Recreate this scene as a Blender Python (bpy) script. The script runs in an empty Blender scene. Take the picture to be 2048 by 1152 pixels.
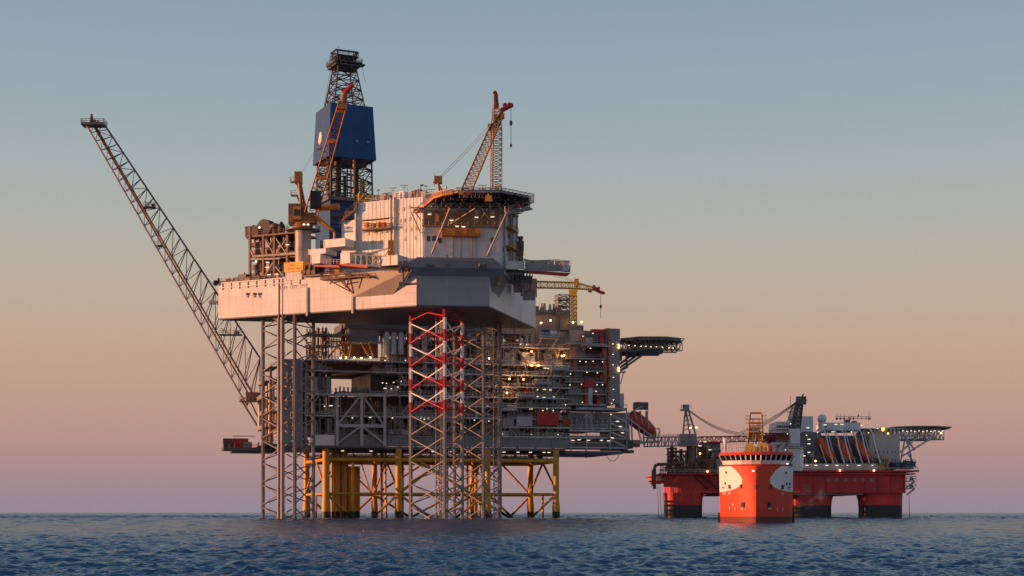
import bpy, bmesh, math, random
import numpy as np
from mathutils import Vector, Matrix

# ------------------------------------------------------------------ camera, sky, sun, exposure
F = 3250.0            # focal length in pixels of the 2048 px wide photograph
CH = 2.2              # eye height above the sea
HZ = 1025.0           # pixel row of the horizon
scene = bpy.context.scene
COL = scene.collection
cam_d = bpy.data.cameras.new("camera")
cam = bpy.data.objects.new("camera", cam_d)
COL.objects.link(cam)
cam.location = (0, 0, CH)
cam.rotation_euler = (math.radians(90), 0, 0)
cam_d.sensor_width = 36.0
cam_d.lens = F / 2048.0 * 36.0
cam_d.shift_y = (HZ - 576.0) / 2048.0
cam_d.clip_start = 0.5
cam_d.clip_end = 60000
scene.camera = cam

SUN = Vector((-0.975, -0.12, 0.0)).normalized() * math.cos(math.radians(3.2)) + Vector((0, 0, math.sin(math.radians(3.2))))
sun_d = bpy.data.lights.new("sun", 'SUN')
sun_d.energy = 5.0
sun_d.angle = math.radians(0.5)
sun_d.color = (1.0, 0.425, 0.195)
sun = bpy.data.objects.new("sun", sun_d)
COL.objects.link(sun)
sun.rotation_euler = SUN.to_track_quat('Z', 'Y').to_euler()
sun.location = (-200, -50, 150)

def lin(r, g, b):
    f = lambda c: ((c / 255.0) / 12.92 if c <= 10.3 else (((c / 255.0) + 0.055) / 1.055) ** 2.4)
    return (f(r), f(g), f(b), 1.0)

world = bpy.data.worlds.new("World")
scene.world = world
world.use_nodes = True
wn, wl = world.node_tree.nodes, world.node_tree.links
wn.clear()
w_out = wn.new('ShaderNodeOutputWorld')
w_add = wn.new('ShaderNodeAddShader')
w_bg1 = wn.new('ShaderNodeBackground')
w_bg2 = wn.new('ShaderNodeBackground')
w_sky = wn.new('ShaderNodeTexSky')
w_sky.sky_type = 'NISHITA'
w_sky.sun_disc = False
w_sky.sun_elevation = math.radians(3.2)
w_sky.sun_rotation = math.atan2(SUN.x, SUN.y)
w_sky.dust_density = 2.0
w_bg1.inputs['Strength'].default_value = 0.035
w_tc = wn.new('ShaderNodeTexCoord')
w_sep = wn.new('ShaderNodeSeparateXYZ')
w_map = wn.new('ShaderNodeMapRange')
w_map.inputs['From Min'].default_value = 0.0
w_map.inputs['From Max'].default_value = 0.6
w_ramp = wn.new('ShaderNodeValToRGB')
SKY = [(1025, (151, 139, 154)), (960, (166, 139, 148)), (880, (183, 142, 139)), (780, (191, 150, 138)), (680, (192, 159, 142)),
       (580, (187, 168, 151)), (470, (174, 172, 163)), (340, (161, 171, 173)), (200, (149, 165, 175)), (20, (136, 156, 176))]
els = w_ramp.color_ramp.elements
for i, (py, c) in enumerate(SKY):
    t = (HZ - py) / F
    z = t / math.sqrt(1 + t * t) / 0.6
    e = els[i] if i < 2 else els.new(min(z, 1))
    e.position = min(max(z, 0), 1)
    e.color = lin(*c)
e = els.new(0.9)
e.color = lin(84, 116, 158)
w_bg2.inputs['Strength'].default_value = 0.75
wl.new(w_tc.outputs['Generated'], w_sep.inputs[0])
wl.new(w_sep.outputs['Z'], w_map.inputs['Value'])
wl.new(w_map.outputs['Result'], w_ramp.inputs['Fac'])
wl.new(w_ramp.outputs['Color'], w_bg2.inputs['Color'])
wl.new(w_sky.outputs['Color'], w_bg1.inputs['Color'])
wl.new(w_bg1.outputs[0], w_add.inputs[0])
wl.new(w_bg2.outputs[0], w_add.inputs[1])
wl.new(w_add.outputs[0], w_out.inputs['Surface'])

scene.view_settings.view_transform = 'Standard'
scene.view_settings.look = 'None'
scene.view_settings.exposure = 0.3
scene.view_settings.gamma = 1.0
try:
    scene.cycles.max_bounces = 5
    scene.cycles.use_denoising = True
except Exception:
    pass

# ------------------------------------------------------------------ materials
MATS = {}

def new_mat(name):
    m = bpy.data.materials.new(name)
    m.use_nodes = True
    MATS[name] = m
    nt = m.node_tree
    return m, nt.nodes, nt.links, nt.nodes['Principled BSDF']

def paint(name, col, rough=0.5, metal=0.0, var=0.25, streak=0.3, dirt=(0.10, 0.07, 0.05), scale=0.35, bump=0.0):
    """painted steel: mottled colour, vertical dirt runs and a little rust"""
    m, n, l, p = new_mat(name)
    tc = n.new('ShaderNodeTexCoord')
    geo = n.new('ShaderNodeNewGeometry')
    nz = n.new('ShaderNodeTexNoise')
    nz.inputs['Scale'].default_value = scale
    nz.inputs['Detail'].default_value = 6
    l.new(geo.outputs['Position'], nz.inputs['Vector'])
    mp = n.new('ShaderNodeMapping')
    mp.inputs['Scale'].default_value = (1.3, 1.3, 0.07)
    l.new(geo.outputs['Position'], mp.inputs['Vector'])
    ns = n.new('ShaderNodeTexNoise')
    ns.inputs['Scale'].default_value = 0.9
    ns.inputs['Detail'].default_value = 5
    l.new(mp.outputs[0], ns.inputs['Vector'])
    r1 = n.new('ShaderNodeMapRange')
    r1.inputs['From Min'].default_value = 0.3
    r1.inputs['From Max'].default_value = 0.7
    r1.inputs['To Min'].default_value = 1 - var
    r1.inputs['To Max'].default_value = 1 + var * 0.5
    l.new(nz.outputs['Fac'], r1.inputs['Value'])
    mul = n.new('ShaderNodeMixRGB')
    mul.blend_type = 'MULTIPLY'
    mul.inputs['Fac'].default_value = 1
    mul.inputs['Color1'].default_value = (*col, 1)
    l.new(r1.outputs[0], mul.inputs['Color2'])
    r2 = n.new('ShaderNodeMapRange')
    r2.inputs['From Min'].default_value = 0.52
    r2.inputs['From Max'].default_value = 0.75
    r2.inputs['To Min'].default_value = 0
    r2.inputs['To Max'].default_value = streak
    l.new(ns.outputs['Fac'], r2.inputs['Value'])
    mx = n.new('ShaderNodeMixRGB')
    l.new(r2.outputs[0], mx.inputs['Fac'])
    l.new(mul.outputs[0], mx.inputs['Color1'])
    mx.inputs['Color2'].default_value = (*dirt, 1)
    l.new(mx.outputs[0], p.inputs['Base Color'])
    p.inputs['Roughness'].default_value = rough
    p.inputs['Metallic'].default_value = metal
    if bump:
        b = n.new('ShaderNodeBump')
        b.inputs['Strength'].default_value = bump
        b.inputs['Distance'].default_value = 0.15
        l.new(nz.outputs['Fac'], b.inputs['Height'])
        l.new(b.outputs[0], p.inputs['Normal'])
    m['final'] = mx.name
    return m

def zmix(m, z, below, soft=0.6):
    """a second paint below a given height (boot top, marine growth)"""
    n, l = m.node_tree.nodes, m.node_tree.links
    p = n['Principled BSDF']
    src = p.inputs['Base Color'].links[0].from_socket
    geo = n.new('ShaderNodeNewGeometry')
    sp = n.new('ShaderNodeSeparateXYZ')
    l.new(geo.outputs['Position'], sp.inputs[0])
    nz = n.new('ShaderNodeTexNoise')
    nz.inputs['Scale'].default_value = 1.2
    l.new(geo.outputs['Position'], nz.inputs['Vector'])
    ma = n.new('ShaderNodeMath')
    ma.operation = 'MULTIPLY_ADD'
    l.new(nz.outputs['Fac'], ma.inputs[0])
    ma.inputs[1].default_value = soft
    l.new(sp.outputs['Z'], ma.inputs[2])
    c = n.new('ShaderNodeMath')
    c.operation = 'LESS_THAN'
    l.new(ma.outputs[0], c.inputs[0])
    c.inputs[1].default_value = z + soft * 0.5
    mx = n.new('ShaderNodeMixRGB')
    l.new(c.outputs[0], mx.inputs['Fac'])
    l.new(src, mx.inputs['Color1'])
    mx.inputs['Color2'].default_value = (*below, 1)
    l.new(mx.outputs[0], p.inputs['Base Color'])
    return m

def seams(m, sx, sz, dark=0.72, w=0.03, use=('X', 'Z')):
    """plate seams: thin darker welds on a brick-like grid, world metres"""
    n, l = m.node_tree.nodes, m.node_tree.links
    p = n['Principled BSDF']
    src = p.inputs['Base Color'].links[0].from_socket
    geo = n.new('ShaderNodeNewGeometry')
    sp = n.new('ShaderNodeSeparateXYZ')
    l.new(geo.outputs['Position'], sp.inputs[0])
    cb = n.new('ShaderNodeCombineXYZ')
    l.new(sp.outputs[use[0]], cb.inputs['X'])
    l.new(sp.outputs[use[1]], cb.inputs['Y'])
    br = n.new('ShaderNodeTexBrick')
    br.inputs['Scale'].default_value = 1.0
    br.inputs['Brick Width'].default_value = sx
    br.inputs['Row Height'].default_value = sz
    br.inputs['Mortar Size'].default_value = w
    br.inputs['Color1'].default_value = (1, 1, 1, 1)
    br.inputs['Color2'].default_value = (0.95, 0.95, 0.95, 1)
    br.inputs['Mortar'].default_value = (dark, dark, dark, 1)
    l.new(cb.outputs[0], br.inputs['Vector'])
    mu = n.new('ShaderNodeMixRGB')
    mu.blend_type = 'MULTIPLY'
    mu.inputs['Fac'].default_value = 1
    l.new(src, mu.inputs['Color1'])
    l.new(br.outputs['Color'], mu.inputs['Color2'])
    l.new(mu.outputs[0], p.inputs['Base Color'])
    return m

def lamp_mat(name, col, strength):
    m, n, l, p = new_mat(name)
    p.inputs['Base Color'].default_value = (0.8, 0.8, 0.8, 1)
    p.inputs['Emission Color'].default_value = (*col, 1)
    p.inputs['Emission Strength'].default_value = strength
    return m

HULLW = seams(paint('hull white paint', (0.70, 0.67, 0.64), 0.45, var=0.16, streak=0.4, dirt=(0.28, 0.16, 0.10), scale=0.12), 9, 2.8, 0.7, 0.05)
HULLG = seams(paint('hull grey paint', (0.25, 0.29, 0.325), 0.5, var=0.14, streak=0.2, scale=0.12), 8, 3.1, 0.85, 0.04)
SLOPEG = paint('bow slope grey paint', (0.22, 0.21, 0.205), 0.6, var=0.15, scale=0.15)
UNDER = seams(paint('hull bottom paint', (0.13, 0.12, 0.12), 0.6, var=0.2, scale=0.1), 7, 7, 0.8, 0.06, ('X', 'Y'))
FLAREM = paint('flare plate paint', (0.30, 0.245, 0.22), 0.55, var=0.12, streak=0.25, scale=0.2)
WHITE = paint('white wall paint', (0.78, 0.76, 0.73), 0.5, var=0.15, streak=0.42, dirt=(0.38, 0.28, 0.2), scale=0.2)
CREAM = paint('cream cabin paint', (0.47, 0.44, 0.38), 0.5, var=0.12, streak=0.25, dirt=(0.3, 0.24, 0.18), scale=0.2)
STEEL = paint('galvanised steel', (0.36, 0.335, 0.31), 0.45, 0.0, var=0.25, streak=0.3)
LSTEEL = paint('light grey steel paint', (0.50, 0.485, 0.46), 0.5, 0.0, var=0.2, streak=0.3)
DSTEEL = paint('dark steel paint', (0.125, 0.115, 0.11), 0.5, var=0.3, streak=0.3)
WALLD = seams(paint('dark cladding', (0.19, 0.185, 0.18), 0.6, var=0.2, streak=0.3), 1.6, 30, 0.75, 0.1)
WALLG = seams(paint('grey cladding', (0.27, 0.265, 0.26), 0.6, var=0.2, streak=0.3), 1.4, 40, 0.8, 0.1)
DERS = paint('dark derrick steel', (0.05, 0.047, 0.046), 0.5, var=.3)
CRANEB = paint('brown orange crane paint', (0.33, 0.135, 0.03), 0.5, var=.3, streak=.5)
BLACK = paint('black rubber and drums', (0.02, 0.02, 0.022), 0.6)
BROWN = paint('rusty brown steel', (0.20, 0.11, 0.07), 0.65, var=0.35, streak=0.5)
PINKISH = paint('insulated pipe cladding', (0.42, 0.36, 0.33), 0.4, var=0.25)
OCHRE = paint('ochre crane paint', (0.50, 0.24, 0.04), 0.5, var=0.25, streak=0.4)
ORANGE = paint('orange paint', (0.72, 0.25, 0.03), 0.5, var=0.2, streak=0.3)
YELLOW = paint('yellow paint', (0.72, 0.42, 0.03), 0.5, var=0.15, streak=0.35)
JACKET = zmix(paint('yellow jacket paint', (0.62, 0.31, 0.02), 0.5, var=0.2, streak=0.45, dirt=(0.16, 0.08, 0.02)), 2.6, (0.018, 0.014, 0.012))
RED = paint('red paint', (0.55, 0.025, 0.02), 0.45, var=0.2, streak=0.3)
DRED = paint('dark red paint', (0.33, 0.03, 0.025), 0.5, var=0.25, streak=0.3)
FLRED = seams(zmix(paint('red flotel paint', (0.62, 0.036, 0.028), 0.5, var=0.2, streak=0.5, dirt=(0.16, 0.02, 0.015), scale=0.15), 5.0, (0.022, 0.022, 0.028), 0.1), 8, 3, 0.8, 0.05)
BLUE = seams(paint('blue derrick cladding', (0.004, 0.075, 0.215), 0.6, var=0.2, streak=0.25, dirt=(0.03, 0.05, 0.09)), 1.1, 9.0, 0.72, 0.12)
BOATO = paint('orange lifeboat shell', (0.70, 0.10, 0.025), 0.35, var=0.1, streak=0.15)
GREEN = paint('green deck paint', (0.05, 0.11, 0.09), 0.7)
DECKB = paint('deck plating', (0.12, 0.12, 0.12), 0.7)
PALE = paint('pale logo paint', (0.7, 0.62, 0.55), 0.5)
INK = paint('dark lettering paint', (0.03, 0.05, 0.12), 0.5)
INKB = paint('faded blue lettering', (0.25, 0.24, 0.33), 0.5)
INKO = paint('orange brown lettering', (0.45, 0.17, 0.02), 0.5)
m, n, l, p = new_mat('dark window glass')
p.inputs['Base Color'].default_value = (0.012, 0.014, 0.017, 1)
p.inputs['Roughness'].default_value = 0.08
GLASS = m
AMBERG = paint('amber window blind', (0.55, 0.42, 0.14), 0.3)
WARM = lamp_mat('sodium lamp glow', (1.0, 0.42, 0.09), 7)
COOL = lamp_mat('white lamp glow', (1.0, 0.80, 0.50), 1.25)
TUBE = lamp_mat('fluorescent lamp glow', (1.0, 0.85, 0.60), 0.9)

def stripe_mat():
    m = paint('leg paint red and white over grey', (0.27, 0.24, 0.23), 0.5, var=0.25, streak=0.45, dirt=(0.2, 0.12, 0.08))
    n, l = m.node_tree.nodes, m.node_tree.links
    p = n['Principled BSDF']
    src = p.inputs['Base Color'].links[0].from_socket
    geo = n.new('ShaderNodeNewGeometry')
    sp = n.new('ShaderNodeSeparateXYZ')
    l.new(geo.outputs['Position'], sp.inputs[0])
    def math_(op, a, b):
        q = n.new('ShaderNodeMath')
        q.operation = op
        for i, v in enumerate((a, b)):
            if isinstance(v, (int, float)):
                q.inputs[i].default_value = v
            else:
                l.new(v, q.inputs[i])
        return q.outputs[0]
    ph = math_('ADD', sp.outputs['Z'], -55.3 + 7.27 * 20)
    mo = math_('MODULO', ph, 7.27)
    red = math_('LESS_THAN', mo, 3.63)
    hi = math_('GREATER_THAN', sp.outputs['Z'], 33.5)
    rw = n.new('ShaderNodeMixRGB')
    l.new(red, rw.inputs['Fac'])
    rw.inputs['Color1'].default_value = (0.76, 0.74, 0.72, 1)
    rw.inputs['Color2'].default_value = (0.50, 0.012, 0.018, 1)
    mx = n.new('ShaderNodeMixRGB')
    l.new(hi, mx.inputs['Fac'])
    l.new(src, mx.inputs['Color1'])
    l.new(rw.outputs[0], mx.inputs['Color2'])
    l.new(mx.outputs[0], p.inputs['Base Color'])
    return m
LEGRW = stripe_mat()
LEGG = paint('leg grey paint', (0.25, 0.215, 0.20), 0.5, var=0.25, streak=0.45, dirt=(0.17, 0.10, 0.07))

# ------------------------------------------------------------------ geometry helpers
def V(*a):
    return Vector(a)

def P(px, py, Y):
    return Vector(((px - 1024) * Y / F, Y, CH + (HZ - py) * Y / F))

class Frame:
    """a vertical plane seen by the camera: s along it, d towards the camera side, z up"""
    def __init__(self, O, u):
        self.O = Vector((O[0], O[1]))
        self.u = Vector((u[0], u[1])).normalized()
        nn = Vector((self.u.y, -self.u.x))
        if nn.dot(-self.O) < 0:
            nn = -nn
        self.n = nn
    def w(self, s, d, z):
        q = self.O + self.u * s + self.n * d
        return Vector((q.x, q.y, z))
    def s(self, px, d=0.0):
        k = (px - 1024) / F
        b = self.O + self.n * d
        return (k * b.y - b.x) / (self.u.x - k * self.u.y)
    def z(self, px, py, d=0.0):
        Y = (self.O + self.u * self.s(px, d) + self.n * d).y
        return CH + (HZ - py) * Y / F
    def p(self, px, py, d=0.0):
        return self.w(self.s(px, d), d, self.z(px, py, d))

class MB:
    def __init__(self):
        self.v, self.f, self.sm = [], [], []
    def add(self, vs, fs, smooth=False):
        o = len(self.v)
        self.v += [tuple(x) for x in vs]
        for q in fs:
            self.f.append(tuple(i + o for i in q))
            self.sm.append(smooth)
    def hexa(self, c):
        self.add(c, [(0, 3, 2, 1), (4, 5, 6, 7), (0, 1, 5, 4), (1, 2, 6, 5), (2, 3, 7, 6), (3, 0, 4, 7)])
    def box(self, c, size, rz=0.0):
        cx, cy, cz = c
        hx, hy, hz = size[0] / 2, size[1] / 2, size[2] / 2
        co, si = math.cos(rz), math.sin(rz)
        pts = []
        for dz in (-hz, hz):
            for dx, dy in ((-hx, -hy), (hx, -hy), (hx, hy), (-hx, hy)):
                pts.append((cx + dx * co - dy * si, cy + dx * si + dy * co, cz + dz))
        self.hexa(pts)
    def fbox(self, fr, s0, s1, d0, d1, z0, z1):
        if s0 > s1: s0, s1 = s1, s0
        if d0 > d1: d0, d1 = d1, d0
        if z0 > z1: z0, z1 = z1, z0
        self.hexa([fr.w(s0, d1, z0), fr.w(s1, d1, z0), fr.w(s1, d0, z0), fr.w(s0, d0, z0),
                   fr.w(s0, d1, z1), fr.w(s1, d1, z1), fr.w(s1, d0, z1), fr.w(s0, d0, z1)])
    def pbox(self, fr, x0, y0, x1, y1, d1=0.0, d0=-3.0):
        """box whose front face (at d1) covers a pixel rectangle"""
        xm = (x0 + x1) / 2
        self.fbox(fr, fr.s(x0, d1), fr.s(x1, d1), d0, d1, fr.z(xm, y1, d1), fr.z(xm, y0, d1))
    def tube(self, a, b, r, n=6, r2=None, cap=True):
        a, b = Vector(a), Vector(b)
        ax = b - a
        if ax.length < 1e-6:
            return
        ax.normalize()
        up = Vector((0, 0, 1)) if abs(ax.z) < 0.95 else Vector((1, 0, 0))
        e1 = ax.cross(up).normalized()
        e2 = ax.cross(e1)
        r2 = r if r2 is None else r2
        vs = []
        for (c, rr) in ((a, r), (b, r2)):
            for i in range(n):
                t = 2 * math.pi * i / n
                vs.append(c + e1 * (rr * math.cos(t)) + e2 * (rr * math.sin(t)))
        fs = [(i, (i + 1) % n, n + (i + 1) % n, n + i) for i in range(n)]
        self.add(vs, fs, n > 5)
        if cap:
            self.add(vs, [tuple(range(n))[::-1], tuple(range(n, 2 * n))])
    def path(self, pts, r, n=6):
        for a, b in zip(pts[:-1], pts[1:]):
            self.tube(a, b, r, n)
    def prism(self, poly, z0, z1):
        n = len(poly)
        vs = [(x, y, z0) for x, y in poly] + [(x, y, z1) for x, y in poly]
        self.add(vs, [(i, (i + 1) % n, n + (i + 1) % n, n + i) for i in range(n)] + [tuple(range(n))[::-1], tuple(range(n, 2 * n))])
    def sphere(self, c, r, nu=14, nv=8, sx=1, sy=1, sz=1):
        vs, fs = [], []
        for j in range(nv + 1):
            ph = math.pi * j / nv
            for i in range(nu):
                t = 2 * math.pi * i / nu
                vs.append((c[0] + r * sx * math.sin(ph) * math.cos(t), c[1] + r * sy * math.sin(ph) * math.sin(t), c[2] + r * sz * math.cos(ph)))
        for j in range(nv):
            for i in range(nu):
                fs.append((j * nu + i, (j + 1) * nu + i, (j + 1) * nu + (i + 1) % nu, j * nu + (i + 1) % nu))
        self.add(vs, fs, True)
    def lathe(self, c, prof, n=14):
        vs, fs = [], []
        for (r, z) in prof:
            for i in range(n):
                t = 2 * math.pi * i / n
                vs.append((c[0] + r * math.cos(t), c[1] + r * math.sin(t), c[2] + z))
        for j in range(len(prof) - 1):
            for i in range(n):
                fs.append((j * n + i, j * n + (i + 1) % n, (j + 1) * n + (i + 1) % n, (j + 1) * n + i))
        self.add(vs, fs, True)
        self.add(vs, [tuple(range(n))[::-1], tuple(range((len(prof) - 1) * n, len(prof) * n))])
    def rail(self, pts, h=1.1, r=0.05, step=2.0):
        for a, b in zip(pts[:-1], pts[1:]):
            a, b = Vector(a), Vector(b)
            for k in (0.5, 1.0):
                o = Vector((0, 0, h * k))
                self.tube(a + o, b + o, r, 4)
            n = max(1, int((b - a).length / step))
            for i in range(n + 1):
                q = a.lerp(b, i / n)
                self.tube(q, q + Vector((0, 0, h)), r, 4)
    def lattice(self, a, b, wa, wb, n, rc, rb, side, style='x', nc=6):
        """square lattice beam from a to b"""
        a, b = Vector(a), Vector(b)
        ax = (b - a).normalized()
        s = Vector(side)
        s = (s - ax * s.dot(ax)).normalized()
        t = ax.cross(s)
        def corner(k, f):
            c = a.lerp(b, f)
            w = [wa[i] + (wb[i] - wa[i]) * f for i in (0, 1)]
            sx, sy = ((-1, -1), (1, -1), (1, 1), (-1, 1))[k % 4]
            return c + s * (sx * w[0] / 2) + t * (sy * w[1] / 2)
        for k in range(4):
            self.tube(corner(k, 0), corner(k, 1), rc, nc)
        for i in range(n):
            f0, f1 = i / n, (i + 1) / n
            for k in range(4):
                self.tube(corner(k, f0), corner(k + 1, f0), rb, 4, cap=False)
                if style == 'x':
                    self.tube(corner(k, f0), corner(k + 1, f1), rb, 4, cap=False)
                    self.tube(corner(k + 1, f0), corner(k, f1), rb, 4, cap=False)
                elif (i + k) % 2:
                    self.tube(corner(k, f0), corner(k + 1, f1), rb, 4, cap=False)
                else:
                    self.tube(corner(k + 1, f0), corner(k, f1), rb, 4, cap=False)
        for k in range(4):
            self.tube(corner(k, 1), corner(k + 1, 1), rb, 4, cap=False)
    def truss(self, a, b, h, n, r, rb=None):
        """flat vertical truss: top line a-b, bottom line h lower"""
        a, b = Vector(a), Vector(b)
        dn = Vector((0, 0, -h))
        rb = rb or r * 0.7
        self.tube(a, b, r, 5)
        self.tube(a + dn, b + dn, r, 5)
        for i in range(n):
            p0, p1 = a.lerp(b, i / n), a.lerp(b, (i + 1) / n)
            self.tube(p0, p0 + dn, rb, 4)
            if i % 2:
                self.tube(p0, p1 + dn, rb, 4)
            else:
                self.tube(p0 + dn, p1, rb, 4)
        self.tube(b, b + dn, rb, 4)
    def build(self, name, mat, parent=None):
        me = bpy.data.meshes.new(name)
        L = world_loc(parent) if parent is not None else Vector((0, 0, 0))
        vs = [(x - L.x, y - L.y, z - L.z) for x, y, z in self.v]
        me.from_pydata(vs, [], self.f)
        me.polygons.foreach_set('use_smooth', self.sm)
        me.materials.append(mat)
        me.update()
        bm = bmesh.new()
        bm.from_mesh(me)
        bmesh.ops.recalc_face_normals(bm, faces=bm.faces)
        bm.to_mesh(me)
        bm.free()
        o = bpy.data.objects.new(name, me)
        COL.objects.link(o)
        if parent is not None:
            o.parent = parent
        return o

def world_loc(o):
    l = Vector((0, 0, 0))
    while o is not None:
        l += o.location
        o = o.parent
    return l

AUTO = []

def tag(o, label, cat, group=None, auto=None, kind=None):
    if label: o['label'] = label
    if cat: o['category'] = cat
    if group: o['group'] = group
    if kind: o['kind'] = kind
    if auto is not None: AUTO.append((o, auto))
    return o

def thing(name, label, cat, loc, group=None, auto=None):
    o = bpy.data.objects.new(name, None)
    COL.objects.link(o)
    o.location = loc
    o.empty_display_size = 0.5
    return tag(o, label, cat, group, auto)

def single(name, mb, mat, label, cat, group=None, auto=None):
    return tag(mb.build(name, mat), label, cat, group, auto)

def dup(root, loc, label=None, auto=None):
    def cp(o, parent):
        c = o.copy()
        COL.objects.link(c)
        c.parent = parent
        for ch in list(o.children):
            cp(ch, c)
        return c
    r = cp(root, None)
    r.location = loc
    if label: r['label'] = label
    if auto is not None: AUTO.append((r, auto))
    return r

rnd = random.Random(7)

# ------------------------------------------------------------------ the sea: one sheet out to the horizon
def make_sea():
    rng = np.random.default_rng(5)
    rad = [3.0]
    while rad[-1] < 30000:
        r = rad[-1]
        if r < 24: st = r * 0.03
        elif r < 1000: st = min(max(0.055, r * 0.0023), 0.85)
        elif r < 3000: st = 2.0
        elif r < 6000: st = 3.5
        else: st = r * 0.12
        rad.append(r + st)
    rad = np.array(rad)
    ang = np.concatenate([np.arange(-180, -20, 4.0), np.arange(-20, 20, 0.11), np.arange(20, 180, 4.0)])
    A = np.radians(ang)
    R, T = np.meshgrid(rad, A, indexing='ij')
    X, Y = R * np.sin(T), R * np.cos(T)
    cell = np.gradient(rad)[:, None] * np.ones_like(T)
    dx, dy, dz = np.zeros_like(X), np.zeros_like(X), np.zeros_like(X)
    nw = 170
    lam = np.exp(rng.uniform(np.log(0.20), np.log(1.25), nw))
    lam[:30] = rng.uniform(3.2, 9.0, 30)
    lam[30:60] = rng.uniform(1.25, 3.2, 30)
    th = np.radians(-68) + rng.normal(0, 0.7, nw)
    for L, t in zip(lam, th):
        k = 2 * np.pi / L
        amp = (0.0082 * L ** 0.95 if L < 1.25 else (0.0040 * L if L < 3.2 else 0.0011 * L)) * rng.uniform(0.5, 1.4)
        fade = np.clip((L / cell[:, 0] - 1.9) / 1.2, 0, 1)
        on = np.nonzero(fade > 0)[0]
        if not len(on): continue
        i0, i1 = on[0], on[-1] + 1
        sl = slice(i0, i1)
        ph = k * (np.cos(t) * X[sl] + np.sin(t) * Y[sl]) + rng.uniform(0, 6.283)
        ph = ph.astype(np.float32)
        f = (amp * fade[sl] * (1 + (7.5 * np.clip((rad[sl] - 200) / 600, 0, 1) if L > 3.2 else 0)))[:, None]
        c, s = f * np.cos(ph), f * np.sin(ph)
        dz[sl] += c
        dx[sl] -= 0.8 * np.cos(t) * s
        dy[sl] -= 0.8 * np.sin(t) * s
    front = np.clip((23 - np.abs(np.degrees(T))) / 4, 0, 1)
    X, Y, Z = X + dx * front, Y + dy * front, dz * front
    nr, na = X.shape
    co = np.stack([X, Y, Z], -1).reshape(-1, 3)
    co = np.vstack([co, [[0, 0, 0]]])
    i, j = np.meshgrid(np.arange(nr - 1), np.arange(na), indexing='ij')
    j2 = (j + 1) % na
    quads = np.stack([i * na + j, i * na + j2, (i + 1) * na + j2, (i + 1) * na + j], -1).reshape(-1, 4)
    tris = np.stack([np.full(na, nr * na), (np.arange(na) + 1) % na, np.arange(na)], -1)
    me = bpy.data.meshes.new("sea")
    nq, nt = len(quads), len(tris)
    me.vertices.add(len(co))
    me.vertices.foreach_set("co", co.astype(np.float32).ravel())
    me.loops.add(nq * 4 + nt * 3)
    me.loops.foreach_set("vertex_index", np.concatenate([quads.ravel(), tris.ravel()]).astype(np.int32))
    me.polygons.add(nq + nt)
    st = np.concatenate([np.arange(nq) * 4, nq * 4 + np.arange(nt) * 3]).astype(np.int32)
    me.polygons.foreach_set("loop_start", st)
    me.polygons.foreach_set("use_smooth", np.ones(nq + nt, bool))
    me.update(calc_edges=True)
    me.validate()
    m, n, l, p = new_mat("sea water")
    n.remove(p)
    dif = n.new('ShaderNodeBsdfDiffuse'); dif.inputs['Color'].default_value = (0.030, 0.084, 0.134, 1)
    glo = n.new('ShaderNodeBsdfGlossy'); glo.inputs['Color'].default_value = (0.80, 0.88, 0.94, 1); glo.inputs['Roughness'].default_value = 0.10
    fre = n.new('ShaderNodeFresnel'); fre.inputs['IOR'].default_value = 1.33
    fmr = n.new('ShaderNodeMapRange'); fmr.inputs['To Min'].default_value = 0.0; fmr.inputs['To Max'].default_value = 0.80
    mixs = n.new('ShaderNodeMixShader')
    l.new(fre.outputs[0], fmr.inputs['Value']); l.new(fmr.outputs[0], mixs.inputs[0]); l.new(dif.outputs[0], mixs.inputs[1]); l.new(glo.outputs[0], mixs.inputs[2])
    l.new(mixs.outputs[0], n['Material Output'].inputs['Surface'])
    geo = n.new('ShaderNodeNewGeometry')
    prev = None
    for sc, dist, str_, stretch in ((2.6, 0.10, 0.5, 1.6), (7.0, 0.05, 0.6, 1.5)):
        mp = n.new('ShaderNodeMapping')
        mp.inputs['Rotation'].default_value = (0, 0, math.radians(25))
        mp.inputs['Scale'].default_value = (1 / stretch, 1, 1)
        l.new(geo.outputs['Position'], mp.inputs['Vector'])
        nz = n.new('ShaderNodeTexNoise')
        nz.inputs['Scale'].default_value = sc
        nz.inputs['Detail'].default_value = 3
        l.new(mp.outputs[0], nz.inputs['Vector'])
        b = n.new('ShaderNodeBump')
        b.inputs['Strength'].default_value = str_
        b.inputs['Distance'].default_value = dist
        l.new(nz.outputs['Fac'], b.inputs['Height'])
        if prev:
            l.new(prev.outputs[0], b.inputs['Normal'])
        prev = b
    for q in (dif, glo, fre): l.new(prev.outputs[0], q.inputs['Normal'])
    me.materials.append(m)
    o = bpy.data.objects.new("sea", me)
    COL.objects.link(o)
    o['kind'] = 'structure'
make_sea()

# ------------------------------------------------------------------ the jack-up rig
JL = Frame((-29.4, 500.0), (-0.889, 0.459))          # left, sunlit side of the hull
JF = Frame((-29.4, 500.0), (22.4, 2.2))              # blunt bow
JR = Frame((-7.0, 502.2), (0.22, 0.975))             # right side
ZB, ZT = 66.0, 77.4
rig = thing('jack_up_rig', 'tall jack-up drilling rig with pale hull standing on three lattice legs', 'drilling rig', (-40, 530, 0))

pA, pB = (-29.4, 500.0), (-7.0, 502.2)
pC, pD = (8.2, 562.0), (-96.6, 534.7)
mb = MB()
mb.prism([pA, pD, (-96.0, 537.5), pC, pB][::-1], ZB + 0.02, ZT)
hull = mb.build('hull', HULLW, rig)
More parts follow.
